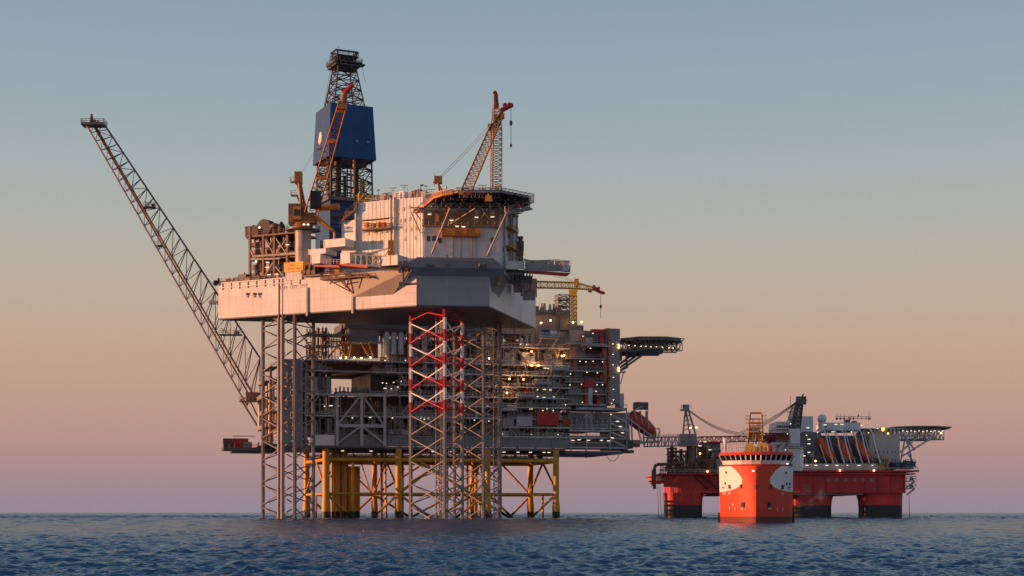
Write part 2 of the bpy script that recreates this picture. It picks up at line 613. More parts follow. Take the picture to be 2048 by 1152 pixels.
# grey bow plate, flared shoulders and upper slope
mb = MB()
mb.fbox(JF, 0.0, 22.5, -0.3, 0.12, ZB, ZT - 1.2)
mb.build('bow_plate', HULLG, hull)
mb = MB()
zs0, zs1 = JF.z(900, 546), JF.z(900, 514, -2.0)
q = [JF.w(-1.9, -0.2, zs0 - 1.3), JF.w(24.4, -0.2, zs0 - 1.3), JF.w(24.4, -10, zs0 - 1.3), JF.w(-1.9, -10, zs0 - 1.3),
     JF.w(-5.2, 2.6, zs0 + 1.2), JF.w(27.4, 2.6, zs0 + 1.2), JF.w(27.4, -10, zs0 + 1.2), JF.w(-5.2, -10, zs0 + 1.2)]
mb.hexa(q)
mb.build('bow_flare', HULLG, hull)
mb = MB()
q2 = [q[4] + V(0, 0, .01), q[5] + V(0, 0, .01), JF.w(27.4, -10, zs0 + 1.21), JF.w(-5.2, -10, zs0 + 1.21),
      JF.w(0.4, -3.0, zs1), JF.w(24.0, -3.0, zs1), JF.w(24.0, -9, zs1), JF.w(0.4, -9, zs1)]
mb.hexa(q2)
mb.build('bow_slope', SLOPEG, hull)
for px in (893,):
    mb = MB()
    for i in range(24):
        z = ZB + 0.8 + i * 0.62
        mb.fbox(JF, JF.s(px) - .3, JF.s(px) + .3, 0.12, 0.2 + (2.6 if z > zs0 else 0), z, z + 0.12)
    mb.build('ladder', LSTEEL, hull)
for px in (858, 962):
    mb = MB()
    s = JF.s(px)
    zc = JF.z(px, 534, 2.7)
    mb.fbox(JF, s - 1.4, s + 1.4, 1.5, 3.0, zc - 0.7, zc - 0.25)
    for k in (-0.7, 0.7):
        mb.tube(JF.w(s + k, 2.2, zc - .1), JF.w(s + k + .35, 2.4, zc + 1.0), .55, 8)
    mb.build('fairlead', DSTEEL, hull)
# left flare (dark sloping plate) and right flare
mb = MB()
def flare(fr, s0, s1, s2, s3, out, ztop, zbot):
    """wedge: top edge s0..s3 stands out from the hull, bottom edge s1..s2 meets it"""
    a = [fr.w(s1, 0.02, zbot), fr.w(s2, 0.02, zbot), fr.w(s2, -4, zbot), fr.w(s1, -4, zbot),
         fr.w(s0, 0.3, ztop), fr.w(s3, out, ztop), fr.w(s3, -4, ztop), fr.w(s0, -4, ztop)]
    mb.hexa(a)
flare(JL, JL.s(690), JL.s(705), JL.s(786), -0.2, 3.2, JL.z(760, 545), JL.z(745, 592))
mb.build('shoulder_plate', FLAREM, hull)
mb = MB()
a = [JR.w(3, .02, ZT - 7), JR.w(9, .02, ZT - 9.3), JR.w(9, -4, ZT - 9.3), JR.w(3, -4, ZT - 7),
     JR.w(-0.5, 2.6, ZT + .2), JR.w(22, 1.4, ZT + .2), JR.w(22, -4, ZT + .2), JR.w(-.5, -4, ZT + .2)]
mb.hexa(a)
mb.build('shoulder_plate', SLOPEG, hull)
mb = MB()
mb.prism([(pA[0], pA[1] + .2), (pD[0] + .2, pD[1] + .1), (-95.8, 537.4), (pC[0] - .2, pC[1] - .2), (pB[0] - .1, pB[1] + .2)][::-1], ZB - .35, ZB)
mb.build('hull_bottom', UNDER, hull)
# deck edge: bulwark with stiffeners on the left part
mb = MB()
s0, s1 = JL.s(437), JL.s(600)
mb.fbox(JL, s0, s1, 0.0, 0.25, ZT - 1.5, ZT - 1.2)
mb.fbox(JL, s0, JL.s(690), -.2, 0.3, ZT, ZT + .35)
k = s1
while k < s0:
    mb.fbox(JL, k, k + .3, 0.02, 0.3, ZT - 2.1, ZT)
    k += 3.4
mb.build('bulwark', HULLW, hull)
mb = MB()
mb.rail([JL.w(JL.s(440), -.3, ZT + .35), JL.w(JL.s(560), -.3, ZT + .35), JL.w(JL.s(690), -.3, ZT + .35)], 1.2, .06)
mb.build('handrail', STEEL, rig)
for px in (495, 509, 519):
    mb = MB()
    c = JL.p(px, 588, .05)
    mb.tube(c, c + V(-.2, -.35, 0), .42, 10)
    mb.tube(c + V(-.1, -.2, -.5), c + V(-.1, -.2, -1.2), .15, 6)
    mb.build('hull_outlet', BLACK, hull)
# a row of faded lettering blocks, too small to read in the photograph
mb = MB()
for w0, w1 in ((560, 576), (581, 597), (601, 617)):
    k = w0
    while k < w1 - 2:
        s = JL.s(k)
        z = JL.z(k, 579 - (k - 560) * .09)
        mb.fbox(JL, s, JL.s(k + 1.2), .02, .06, z - .1, z + 1.0)
        mb.fbox(JL, s, JL.s(k + 2.6), .02, .06, z + (.75 if int(k) % 2 else .3), z + (1.0 if int(k) % 2 else .52))
        k += 4.0
mb.build('lettering', INKB, hull)
for px in (615, 706):
    mb = MB()
    s = JL.s(px)
    mb.fbox(JL, s - .35, s + .35, 0.02, .5, JL.z(px, 632 - (px - 615) * .06), JL.z(px, 575 if px == 615 else 594))
    mb.build('cable_tray', STEEL, hull)

def leg(nm, cx, cy, s, th, mat, rchord, rb):
    """three-chord leg, chord triangle of side s turned by th"""
    R = s / math.sqrt(3)
    cs = [(cx + R * math.cos(th + a), cy + R * math.sin(th + a)) for a in (math.radians(162.6), math.radians(282.6), math.radians(42.6))]
    br = MB()
    zb = 55.3 + .5
    for i in range(3):
        (x0, y0), (x1, y1) = cs[i], cs[(i + 1) % 3]
        z = zb
        while z > -8:
            br.tube((x0, y0, z), (x1, y1, z + 6.2), rb, 6, cap=False)
            br.tube((x1, y1, z), (x0, y0, z + 6.2), rb, 6, cap=False)
            z -= 7.27
        br.tube((x0, y0, zb + 7.27), (x1, y1, zb + 7.27 + 3.4), rb, 6)
        br.tube((x1, y1, zb + 7.27), (x0, y0, zb + 7.27 + 3.4), rb, 6)
    o = br.build('leg', mat, rig)
    for x, y in cs:
        c = MB()
        c.tube((x, y, -9), (x, y, ZB - .2), rchord, 10)
        c.box((x, y, (ZB - 9) / 2), (rchord * 2.7, .22, ZB + 8), th + .5)
        c.build('chord', mat, o)
    return cs
leg('leg', -22.9, 512.0, 16.6, 0.0, LEGRW, .44, .21)
leg('leg', -72.4, 531.0, 16.6, 0.06, LEGG, .44, .21)
leg('leg', -10.9, 544.0, 15.6, -0.05, LEGG, .40, .19)
for px, Y, r, m_ in ((557.5, 523.5, .5, LEGG), (565, 523.0, .66, LEGG)):
    mb = MB()
    x = (px - 1024) / F * Y
    mb.tube((x, Y, -8), (x, Y, ZB - 1), r, 10); mb.tube((x, Y, ZB - 1), (x, Y, ZT + 1), .2, 8)
    for i in range(9):
        mb.tube((x, Y, 3 + i * 7.2), (x, Y, 3.4 + i * 7.2), r * 1.25, 10)
    mb.build('caisson_pipe', m_, rig)
mb = MB()
mb.lattice((-23.2, 514, -8), (-23.2, 514, ZB - .4), (1.6, 1.6), (1.6, 1.6), 30, .16, .08, (1, 0, 0), 'z', 5)
mb.build('raw_water_tower', LEGRW, rig)
for (px, Y) in ((992, 541.0),):
    mb = MB()
    x = (px - 1024) / F * Y
    mb.lattice((x, Y, -8), (x, Y, ZB - .4), (1.5, 1.5), (1.5, 1.5), 34, .2, .09, (1, 0, 0), 'z', 5)
    mb.build('raw_water_tower', LEGG, rig)
for px0, px1 in ((1024.5, 1029),):
    for px in (px0, px1):
        mb = MB()
        q = JR.p(px, 560, .5)
        z0 = JR.z(px, 668, .5)
        mb.tube((q.x, q.y, z0), (q.x, q.y, ZT + 1.5), .18, 6)
        mb.build('caisson_pipe', DSTEEL, rig)

# ---- accommodation block
AL = Frame((-27.9, 508.0), (-0.889, 0.459))
AF = Frame((-27.9, 508.0), (24.2, 1.6))
AR = Frame((-3.7, 509.6), (0.22, 0.975))
acc = thing('accommodation_block', 'white many-storey accommodation block on the rig deck with ribbed walls and grey pipes', 'living quarters', (-25, 520, ZT))
def foot(fr, sa, sb, d):
    q0, q1 = fr.w(sa, 0, 0), fr.w(sb, 0, 0)
    return (q0.x, q0.y), (q1.x, q1.y)
ZA0 = ZT + .05
zt1 = AL.z(820, 396)
zt2 = AL.z(750, 401)
zt3 = AL.z(697, 440)
a0 = AL.w(0, 0, 0); a1 = AL.w(AL.s(793), 0, 0); f1 = AF.w(24.2, 0, 0); r1 = AR.w(26, 0, 0)
mb = MB()
mb.prism([(a0.x, a0.y), (f1.x, f1.y), (r1.x, r1.y), (r1.x - 22, r1.y + 2), (a1.x, a1.y + 8), (a1.x, a1.y)], ZA0, zt1)
acw = mb.build('wall', WHITE, acc)
mb = MB()
mb.fbox(AL, AL.s(791), AL.s(713), -22, -1.0, ZA0, zt2)
mb.fbox(AL, AL.s(714.5), AL.s(681), -20, -0.6, ZA0, zt3)
# leaning stair tower top
mb.hexa([AL.w(AL.s(713), -6, zt3), AL.w(AL.s(681), -6, zt3), AL.w(AL.s(681), -16, zt3), AL.w(AL.s(713), -16, zt3),
         AL.w(AL.s(713), -6, zt2), AL.w(AL.s(709), -6, zt2), AL.w(AL.s(709), -16, zt2), AL.w(AL.s(713), -16, zt2)])
acw2 = mb.build('wall', WHITE, acc)
mb = MB()
k = .9
smax = AL.s(795)
while k < smax:
    mb.fbox(AL, k, k + .12, -.02, .1, ZA0 + .5, zt1 - .2)
    k += 1.25
for z in (zt1 - 4.2, zt1 - 8.5, zt1 - 12.6):
    mb.fbox(AL, 0, smax, -.02, .14, z, z + .16)
mb.build('wall_ribs', WHITE, acw)
mb = MB()
k = AL.s(789)
while k < AL.s(716):
    mb.fbox(AL, k, k + .12, -1.02, -.9, ZA0 + .5, zt2 - .2)
    k += 1.5
for z in (zt2 - 3.4, zt2 - 7.5, zt2 - 11.5, zt2 - 15):
    mb.fbox(AL, AL.s(790), AL.s(716), -1.02, -.86, z, z + .18)
mb.fbox(AL, AL.s(712), AL.s(682), -.62, -.5, zt3 - 1.0, zt3 - .8)
mb.fbox(AL, AL.s(712), AL.s(682), -.62, -.5, zt3 - 8, zt3 - 7.8)
mb.build('wall_ribs', WHITE, acw2)
mb = MB()
k = .5
zr = AF.z(900, 450)
while k < 24:
    mb.fbox(AF, k, k + .14, -.02, .1, ZA0, zr)
    k += .8
mb.fbox(AF, 0, 24.2, -.02, .16, AF.z(900, 490), AF.z(900, 489))
mb.build('wall_ribs', WHITE, acw)
mb = MB()
k = 1
while k < 26:
    mb.fbox(AR, k, k + .14, -.02, .12, ZA0, zt1 - .3)
    k += 2.2
mb.build('wall_ribs', WHITE, acw)
# recessed brown band below the helideck with its gallery
mb = MB()
mb.fbox(AF, .3, 23.8, .02, .25, AF.z(900, 452), AF.z(900, 424))
mb.build('recess_panel', paint('tan gallery wall', (0.28, 0.19, 0.12), .6, var=.25), acw)
mb = MB()
mb.fbox(AF, -.2, 24.4, .02, 1.4, AF.z(900, 454), AF.z(900, 452))
mb.rail([AF.w(-.2, 1.4, AF.z(900, 452)), AF.w(24.4, 1.4, AF.z(900, 452))], 1.2, .06)
mb.build('gallery', STEEL, acc)
mb = MB()
mb.pbox(AF, 884, 466, 961, 471, 2.6, .1)
mb.pbox(AF, 884, 456, 961, 466.5, 2.7, 2.5)
mb.pbox(AF, 884, 456, 891, 470, 2.7, .2)
for px in (908, 932, 938):
    mb.pbox(AF, px, 456, px + 1.5, 470, 2.8, 2.4)
bal = mb.build('balcony', ORANGE, acc)
mb = MB()
for px in (905, 921, 944, 951):
    mb.fbox(AF, AF.s(px), AF.s(px) + .25, .1, .4, ZA0, AF.z(px, 470))
mb.build('drain_pipe', PINKISH, acw)
mb = MB()
for px in (790, 713.5, 783):
    d = .1 if px > 785 else -.6
    s = AL.s(px, d)
    mb.tube(AL.w(s, d + .4, ZA0), AL.w(s, d + .4, zt1 + .6), .42, 8)
mb.build('drain_pipe', LSTEEL, acc)
# windows
def window(fr, px, py, w, h, par, d=.0, glass=GLASS):
    s, z = fr.s(px, d), fr.z(px, py, d)
    a = MB()
    a.fbox(fr, s - w / 2 - .12, s + w / 2 + .12, d + .02, d + .1, z - h / 2 - .12, z + h / 2 + .12)
    wf = a.build('window', LSTEEL, par)
    a = MB()
    a.fbox(fr, s - w / 2, s + w / 2, d + .1, d + .13, z - h / 2, z + h / 2)
    a.build('pane', glass, wf)
for px, py in ((797, 421), (807, 419), (819, 415), (800, 442), (809, 441), (820, 438), (811, 461), (822, 459), (833, 456), (811, 478), (831, 476)):
    window(AL, px, py, .55, 1.0, acw, .02, AMBERG)
for px, py in ((752, 465), (763, 464), (774, 462), (762, 483), (737, 467), (745, 484)):
    window(AL, px, py, .55, 1.0, acw2, -.98, AMBERG)
for px, py in ((857, 477), (868, 477), (880, 481), (985, 480)):
    window(AF, px, py, 1.0, 1.5, acw, .02)
for px, py in ((1005, 440), (1012, 442), (1008, 470), (1016, 472), (1024, 474), (1006, 500), (1015, 500)):
    window(AR, px, py, 1.1, 1.2, acw, .02)
# balcony on the sunlit side with a red locker, and outside stair
mb = MB()
mb.pbox(AL, 722, 455, 783, 458, 2.0, -1)
mb.pbox(AL, 722, 437, 783, 438.5, .2, -1)
mb.rail([AL.p(722, 455, 1.9), AL.p(783, 455, 1.9)], 1.3, .07, 1.6)
for px in (726, 746, 768, 780):
    mb.tube(AL.p(px, 465, -.8), AL.p(px, 457, 1.8), .12, 5)
bal2 = mb.build('balcony', BROWN, acc)
for px, m_, w, h in ((766, RED, 1.4, 1.6), (732, ORANGE, 1.1, 1.5), (742, PINKISH, 1.6, 1.2), (755, YELLOW, .9, 1.7), (776, WHITE, 1.0, 1.4)):
    mb = MB()
    s, z = AL.s(px, .8), AL.z(px, 455, .8)
    mb.fbox(AL, s - w / 2, s + w / 2, -.5, .8, z + .05, z + h)
    mb.fbox(AL, s - w / 2 - .08, s + w / 2 + .08, -.6, .9, z + h, z + h + .12)
    mb.build('deck_locker', m_, bal2)
mb = MB()
zz = AL.z(715, 405, .4)
p0, p1 = AL.p(679, 432, .6), AL.p(712, 406, .6)
mb.tube(p0, p1, .3, 5)
mb.tube(p0 + V(0, 0, -2.4), p1 + V(0, 0, -2.0), .3, 5)
for i in range(12):
    a = p0.lerp(p1, i / 11)
    mb.tube(a, a + V(0, 0, -2.2), .14, 4)
mb.fbox(AL, AL.s(680), AL.s(670), -4, .5, AL.z(672, 433), AL.z(672, 430))
mb.build('outside_stair', BROWN, acc)
# vertical pipes and galleries on the right side
mb = MB()
for s in (3.5, 12, 15, 21):
    mb.tube(AR.w(s, .6, ZA0), AR.w(s, .6, zt1 + 1), .38, 8)
mb.build('drain_pipe', STEEL, acc)
mb = MB()
for z in (AR.z(1020, 462), AR.z(1020, 500), AR.z(1020, 430)):
    mb.fbox(AR, 5, 17, .02, 2.2, z - .25, z)
    mb.rail([AR.w(5, 2.1, z), AR.w(17, 2.1, z)], 1.2, .07)
mb.build('balcony', OCHRE, acc)

# roof furniture
ROOFG = 'small fittings on the roof of the accommodation block'
def mast_on_roof(px, py0, py1, d, lab, kind):
    mb = MB()
    a, b = AL.p(px, py0, d), AL.p(px, py1, d)
    mb.tube(a, b, .12, 6)
    if kind == 'T':
        mb.tube(b + V(-1.2, .2, 0), b + V(1.2, -.2, 0), .14, 5)
        mb.tube(b + V(-.6, .1, -.8), b + V(.6, -.1, -.8), .08, 5)
    elif kind == 'lamp':
        mb.box(b, (1.0, .5, .3))
    elif kind == 'whip':
        mb.tube(b, b + V(0, 0, 2), .05, 4)
    single('antenna_mast', mb, STEEL, None, 'antenna', ROOFG, lab)
for i, (px, y0, y1, k) in enumerate(((740, 399, 377, 'whip'), (757, 398, 380, 'lamp'), (777, 397, 386, 'T'), (786, 397, 376, 'T'),
                                     (808, 395, 371, 'T'), (815, 395, 376, 'whip'), (836, 393, 380, 'T'), (852, 393, 372, 'lamp'), (863, 393, 379, 'T'))):
    mast_on_roof(px, y0, y1, -2.5, 'thin grey antenna mast on the white accommodation roof', k)
mb = MB()
mb.rail([AL.w(0, -.4, zt1), AL.w(AL.s(793), -.4, zt1)], 1.2, .06)
mb.rail([AL.w(AL.s(793), -1.4, zt2), AL.w(AL.s(714), -1.4, zt2)], 1.2, .06)
mb.build('handrail', STEEL, acc)
for i, (px, py0, py1, w, m_, lab) in enumerate(((797, 386, 397, 4.5, WHITE, 'wide white plant room on the accommodation roof'), (833, 382, 394, 3.2, BROWN, 'rust brown fan housing on the accommodation roof'),
                                            (822, 386, 394, 2.2, PINKISH, 'pale square vent box on the accommodation roof'), (764, 390, 400, 3.4, PINKISH, 'low pink-lit duct box above the white block'),
                                            (775, 393, 400, 2.0, DSTEEL, 'small dark cooler on the accommodation roof'), (845, 384, 394, 1.8, LSTEEL, 'light grey cabinet on the accommodation roof by the helideck'))):
    mb = MB()
    s, z0, z1 = AL.s(px, -4), AL.z(px, py1 + 3, -4), AL.z(px, py0, -4)
    mb.fbox(AL, s - w / 2, s + w / 2, -8, -4, z0, z1)
    mb.fbox(AL, s - w / 2 - .15, s + w / 2 + .15, -8.1, -3.9, z1, z1 + .2)
    mb.fbox(AL, s - w / 4, s + w / 4, -4, -3.9, z0 + .3, z1 - .4)
    mb.fbox(AL, s - w / 5, s + w / 5, -6.5, -5.5, z1 + .2, z1 + .9)
    single('roof_unit', mb, m_, lab, 'roof unit', ROOFG)
mb = MB()
c = AL.p(733, 397, -6)
for i in range(7):
    t = i * .9
    mb.tube(c + V(2.6 * math.cos(t), 1.5 * math.sin(t), -1), c + V(2.6 * math.cos(t + .9), 1.5 * math.sin(t + .9), 1.3), .18, 5)
mb.tube(c + V(-3.5, 0, .8), c + V(3.5, 0, .8), .25, 6)
mb.tube(c + V(-2.5, 0, -1.4), c + V(-2.5, 0, 1.6), .3, 6)
mb.tube(c + V(2.5, 0, -1.4), c + V(2.5, 0, 1.2), .3, 6)
mb.box(c + V(0, 0, -1), (5.5, 3, .4))
single('boat_davit', mb, YELLOW, 'yellow tubular davit frame on the accommodation roof beside the derrick', 'davit')
mb = MB()
c = AL.p(841, 394, -3)
mb.tube(c, c + V(0, 0, 3.8), .07, 5)
mb.tube(c + V(0, 0, 3.6), c + V(1.1, -.2, 3.8), .35, 8, .18)
single('wind_sock', mb, RED, 'small red wind sock on a thin pole above the white roof', 'wind sock')
mb = MB()
c = P(965, 383, 512)
mb.tube(c, c + V(0, 0, 1.2), .35, 6)
mb.box(c + V(0, 0, .4), (2.2, 1.2, .3))
mb.tube(c + V(-1.4, 0, 1.9), c + V(1.4, 0, 1.9), .14, 5)
mb.tube(c, c + V(0, 0, 1.9), .12, 5)
single('radar_mast', mb, ORANGE, 'orange radar scanner mast showing above the rig helideck', 'radar')

# ---- helideck on the rig
hz = 99.6
hc = Vector((-9.9, 508.0, hz))
hel = thing('helideck', 'dark octagonal helideck with net rim overhanging the white accommodation block', 'helideck', hc)
RX = 16.4
octo = [(hc.x + RX * math.cos(math.radians(22.5 + 45 * i)), hc.y + RX * math.sin(math.radians(22.5 + 45 * i))) for i in range(8)]
mb = MB(); mb.prism(octo, hz, hz + .5); hd = mb.build('deck', DERS, hel)
octn = [(hc.x + (RX + 1.7) * math.cos(math.radians(22.5 + 45 * i)), hc.y + (RX + 1.7) * math.sin(math.radians(22.5 + 45 * i))) for i in range(8)]
mb = MB()
for i in range(8):
    j = (i + 1) % 8
    a, b, c2, d2 = Vector((*octo[i], hz + .1)), Vector((*octo[j], hz + .1)), Vector((*octn[j], hz + .75)), Vector((*octn[i], hz + .75))
    mb.tube(c2, d2, .14, 5)
    for k in range(9):
        mb.tube(a.lerp(b, k / 8), d2.lerp(c2, k / 8), .10, 4)
    for k in (.33, .66):
        mb.tube(a.lerp(d2, k), b.lerp(c2, k), .06, 4)
    mb.tube(a + V(0, 0, -.2), b + V(0, 0, -.2), .3, 5)
mb.build('safety_net', STEEL, hel)
mb = MB()
for i in range(9):
    f = -RX * .92 + i * RX * .23
    w = math.sqrt(max(RX * RX - f * f, 4)) * .93
    mb.truss((hc.x - w, hc.y + f, hz - .1), (hc.x + w, hc.y + f, hz - .1), 1.9, 10, .16, .1)
for i in range(7):
    f = -RX * .8 + i * RX * .267
    w = math.sqrt(max(RX * RX - f * f, 4)) * .9
    mb.truss((hc.x + f, hc.y - w, hz - .1), (hc.x + f, hc.y + w, hz - .1), 1.9, 10, .16, .1)
mb.build('underside_truss', DERS, hel)
mb = MB()
zl = hz - 3.6
mb.tube((-31, 500, zl), (3.4, 503, zl), .22, 6)
mb.tube((-31, 506, zl - .3), (3, 508, zl - .3), .22, 6)
for i in range(10):
    x = -29 + i * 3.2
    mb.tube((x, 500 + i * .2, zl), (x + 1.6, 499, hz - 2), .12, 5)
    mb.tube((x + 3.2, 500 + i * .2, zl), (x + 1.6, 499, hz - 2), .12, 5)
    mb.tube((x, 500, zl), (x, 507, zl - .3), .1, 4)
mb.fbox(AF, -3, 26, 1.6, 8, zl - .5, zl - .4)
mb.build('lower_gallery', STEEL, hel)
def strut(a, b, r, m_=BROWN):
    q = MB(); q.tube(a, b, r, 7); q.build('strut', m_, hel)
strut(AF.w(AF.s(863), .2, AF.z(863, 508)), P(900, 416, 499), .3, PINKISH)
strut(AF.w(AF.s(974), .2, AF.z(974, 512)), P(1014, 424, 499), .3, PINKISH)
strut(AF.w(AF.s(894), .2, AF.z(894, 452)), P(950, 417, 500), .2, STEEL)
strut(AF.w(AF.s(950), .2, AF.z(950, 452)), P(975, 419, 500), .2, STEEL)
strut(AF.w(AF.s(993), .2, AF.z(993, 458)), P(965, 419, 500), .2, STEEL)
strut(AL.w(AL.s(842), .3, AL.z(842, 466)), P(822, 424, 503), .18, STEEL)
strut(AL.w(AL.s(842), .3, AL.z(842, 440)), P(830, 424, 503), .18, STEEL)
# access stair, sun-lit, curling up to the deck at the left
mb = MB()
pts = [P(832, 424, 503), P(850, 412, 500), P(868, 396, 497), P(884, 391, 495), P(906, 387, 494)]
for a, b in zip(pts[:-1], pts[1:]):
    mb.tube(a, b, .28, 6)
    mb.tube(a + V(0, 0, 1.3), b + V(0, 0, 1.3), .12, 5)
    for k in range(6):
        mb.tube(a.lerp(b, k / 6), a.lerp(b, k / 6) + V(0, 0, 1.3), .1, 4)
    mb.hexa([a + V(0, 0, -.2), b + V(0, 0, -.2), b + V(.3, 1.8, -.2), a + V(.3, 1.8, -.2), a + V(0, 0, .5), b + V(0, 0, .5), b + V(.3, 1.8, .5), a + V(.3, 1.8, .5)])
mb.build('access_stair', ORANGE, hel)
mb = MB()
a, b = P(1010, 424, 500), P(1060, 414, 508)
mb.truss(a + V(0, 0, 1.6), b + V(0, 0, 1.6), 1.7, 7, .14, .12)
mb.hexa([a + V(0, 0, -.3), b + V(0, 0, -.3), b + V(1, 3, -.3), a + V(1, 3, -.3), a, b, b + V(1, 3, 0), a + V(1, 3, 0)])
mb.build('access_stair', LSTEEL, hel)
for px, py, m_, w, h in ((977, 397, ORANGE, 2.4, 1.8), (1040, 409, RED, 2.0, 1.6), (922, 386, ORANGE, 1.4, 1.0), (936, 386, RED, 1.4, 1.0), (892, 421, ORANGE, 1.2, 2.2), (874, 437, ORANGE, 1.5, 2)):
    mb = MB()
    c = P(px, py, 491.5 if py < 400 else 503)
    mb.hexa([c + V(-w / 2, -.5, -h / 2), c + V(w / 2, -.5, -h / 2), c + V(w / 2, .5, -h / 2), c + V(-w / 2, .5, -h / 2),
             c + V(-w * .35, -.5, h / 2), c + V(w * .35, -.5, h / 2), c + V(w * .35, .5, h / 2), c + V(-w * .35, .5, h / 2)])
    mb.tube(c + V(0, 0, h / 2), c + V(0, 0, h / 2 + .5), .2, 6)
    mb.build('foam_monitor', m_, hel)

# ---- derrick
dcx, dcy = -58.0, 562.0
der = thing('drilling_derrick', 'dark lattice drilling derrick wrapped in a blue clad box half way up', 'derrick', (dcx, dcy, ZT))
def dz(py): return CH + (HZ - py) * dcy / F
def dw(px): return px * dcy / F
yaw = 0.44
sx = Vector((math.cos(yaw), math.sin(yaw), 0)); sy = Vector((-math.sin(yaw), math.cos(yaw), 0))
D0 = Vector((dcx, dcy, 0))
def dq(a, b, z): return D0 + sx * a + sy * b + Vector((0, 0, z))
def taper_lattice(mb, z0, z1, w0, w1, n, rc, rb, d0=None, d1=None):
    d0, d1 = d0 or w0, d1 or w1
    def cr(k, f):
        w, d = (w0 + (w1 - w0) * f) / 2, (d0 + (d1 - d0) * f) / 2
        sa, sb = ((-1, -1), (1, -1), (1, 1), (-1, 1))[k % 4]
        return dq(sa * w, sb * d, z0 + (z1 - z0) * f)
    for k in range(4):
        mb.tube(cr(k, 0), cr(k, 1), rc, 6)
        for i in range(n):
            f0, f1 = i / n, (i + 1) / n
            fm = (f0 + f1) / 2
            mb.tube(cr(k, f0), cr(k + 1, f0), rb, 5)
            mid = cr(k, f1).lerp(cr(k + 1, f1), .5)
            mb.tube(cr(k, f0), cr(k + 1, f1), rb, 5)
            mb.tube(cr(k + 1, f0), cr(k, f1), rb, 5)
            mb.tube(cr(k, fm), cr(k + 1, fm), rb * .6, 4)
        mb.tube(cr(k, 1), cr(k + 1, 1), rb, 5)
mb = MB()
taper_lattice(mb, dz(222), dz(126), 11.2, 5.6, 5, .28, .17)
mb.build('upper_lattice', DERS, der)
mb = MB()
taper_lattice(mb, dz(470), dz(320), 15.5, 14.6, 6, .34, .2)
for i in range(12):
    x, y = rnd.uniform(-5, 5.5), rnd.uniform(-5, 5)
    mb.tube(dq(x, y, dz(480)), dq(x, y, dz(330 + rnd.uniform(0, 30))), rnd.uniform(.12, .4), 6)
mb.tube(dq(-3.5, -3, dz(480)), dq(-3.5, -3, dz(325)), 1.3, 8)
mb.tube(dq(-5.5, 0, dz(480)), dq(-5.5, 0, dz(325)), 1.1, 8)
mb.tube(dq(5.2, 2, dz(480)), dq(5.2, 2, dz(330)), .8, 8)
mb.build('lower_lattice', DERS, der)
mb = MB()
for (x, z0, z1, r) in ((.9, 470, 326, .42), (3.4, 420, 366, .55), (4.6, 420, 370, .3)):
    mb.tube(dq(x, -7.4, dz(z0)), dq(x, -7.4, dz(z1)), r, 7)
for i in range(5):
    mb.box(dq(3.9, -7.4, dz(412 - i * 9)), (1.6, .8, .25), yaw)
mb.build('stand_pipe', OCHRE, der)
for i in range(14):
    if i > 5: break
# blue cladding: open box of four thin walls, wider at the bottom
zb0, zb1 = dz(326), dz(220)
mb = MB()
wb, wt, db, dt = 8.3, 7.4, 8.6, 7.8
def wallq(c0, c1, c2, c3):
    nrm = (c1 - c0).cross(c3 - c0).normalized() * .25
    mb.hexa([c0, c1, c1 + nrm, c0 + nrm, c3, c2, c2 + nrm, c3 + nrm])
crn = [(-1, -1), (1, -1), (1, 1), (-1, 1)]
for k in range(4):
    (ax, ay), (bx, by) = crn[k], crn[(k + 1) % 4]
    wallq(dq(ax * wb, ay * db, zb0), dq(bx * wb, by * db, zb0), dq(bx * wt, by * dt, zb1), dq(ax * wt, ay * dt, zb1))
clad = mb.build('wind_cladding', BLUE, der)
mb = MB()
mb.hexa([dq(-wb + .3, -db + .3, zb0 + .2), dq(wb - .3, -db + .3, zb0 + .2), dq(wb - .3, db - .3, zb0 + .2), dq(-wb + .3, db - .3, zb0 + .2),
         dq(-wb + .3, -db + .3, zb0 + .7), dq(wb - .3, -db + .3, zb0 + .7), dq(wb - .3, db - .3, zb0 + .7), dq(-wb + .3, db - .3, zb0 + .7)])
mb.build('racking_platform', DSTEEL, der)
# round pale emblem on the left wall with a line of lettering marks
mb = MB()
zc = dz(281)
fz = (zc - zb0) / (zb1 - zb0)
wx = -(wb + (wt - wb) * fz) - .3
ring = []
for i in range(20):
    t = 2 * math.pi * i / 20
    ring.append((1.75 * math.cos(t), 1.95 * math.sin(t) + (.5 if math.sin(t) > .8 else 0)))
vs = [dq(wx + (z / (zb1 - zb0)) * (wb - wt) - o, y + 1.4, zc + z) for o in (.0, .12) for (y, z) in ring]
mb.add(vs, [tuple(range(20)), tuple(range(20, 40))] + [(i, (i + 1) % 20, 20 + (i + 1) % 20, 20 + i) for i in range(20)])
mb.build('emblem', PALE, clad)
mb = MB()
for i in range(7):
    y = -1.0 + i * .75
    mb.hexa([dq(wx - .02 - d, y + e, zc - 3.6 + g) for g in (0, .75) for (d, e) in ((0, 0), (.22, 0), (.22, .45), (0, .45))])
mb.build('lettering', INK, clad)
for a, b, py in ((1.5, -1, 292), (5.6, -1, 292)):
    mb = MB()
    c = dq(a, -(db + .1), dz(py))
    mb.box(c, (.8, .5, .6), yaw)
    mb.tube(c, c + V(0, -.8, -.3), .2, 6)
    mb.build('flood_light', STEEL, clad)
for a, py in ((-wb - .1, 304), (wb + .1, 296)):
    mb = MB()
    c = dq(a, 0, dz(py))
    mb.tube(c, c + sx * (1.2 if a > 0 else -1.2), .1, 5)
    mb.box(c + sx * (1.2 if a > 0 else -1.2), (.5, .5, .4))
    mb.build('flood_light', STEEL, clad)
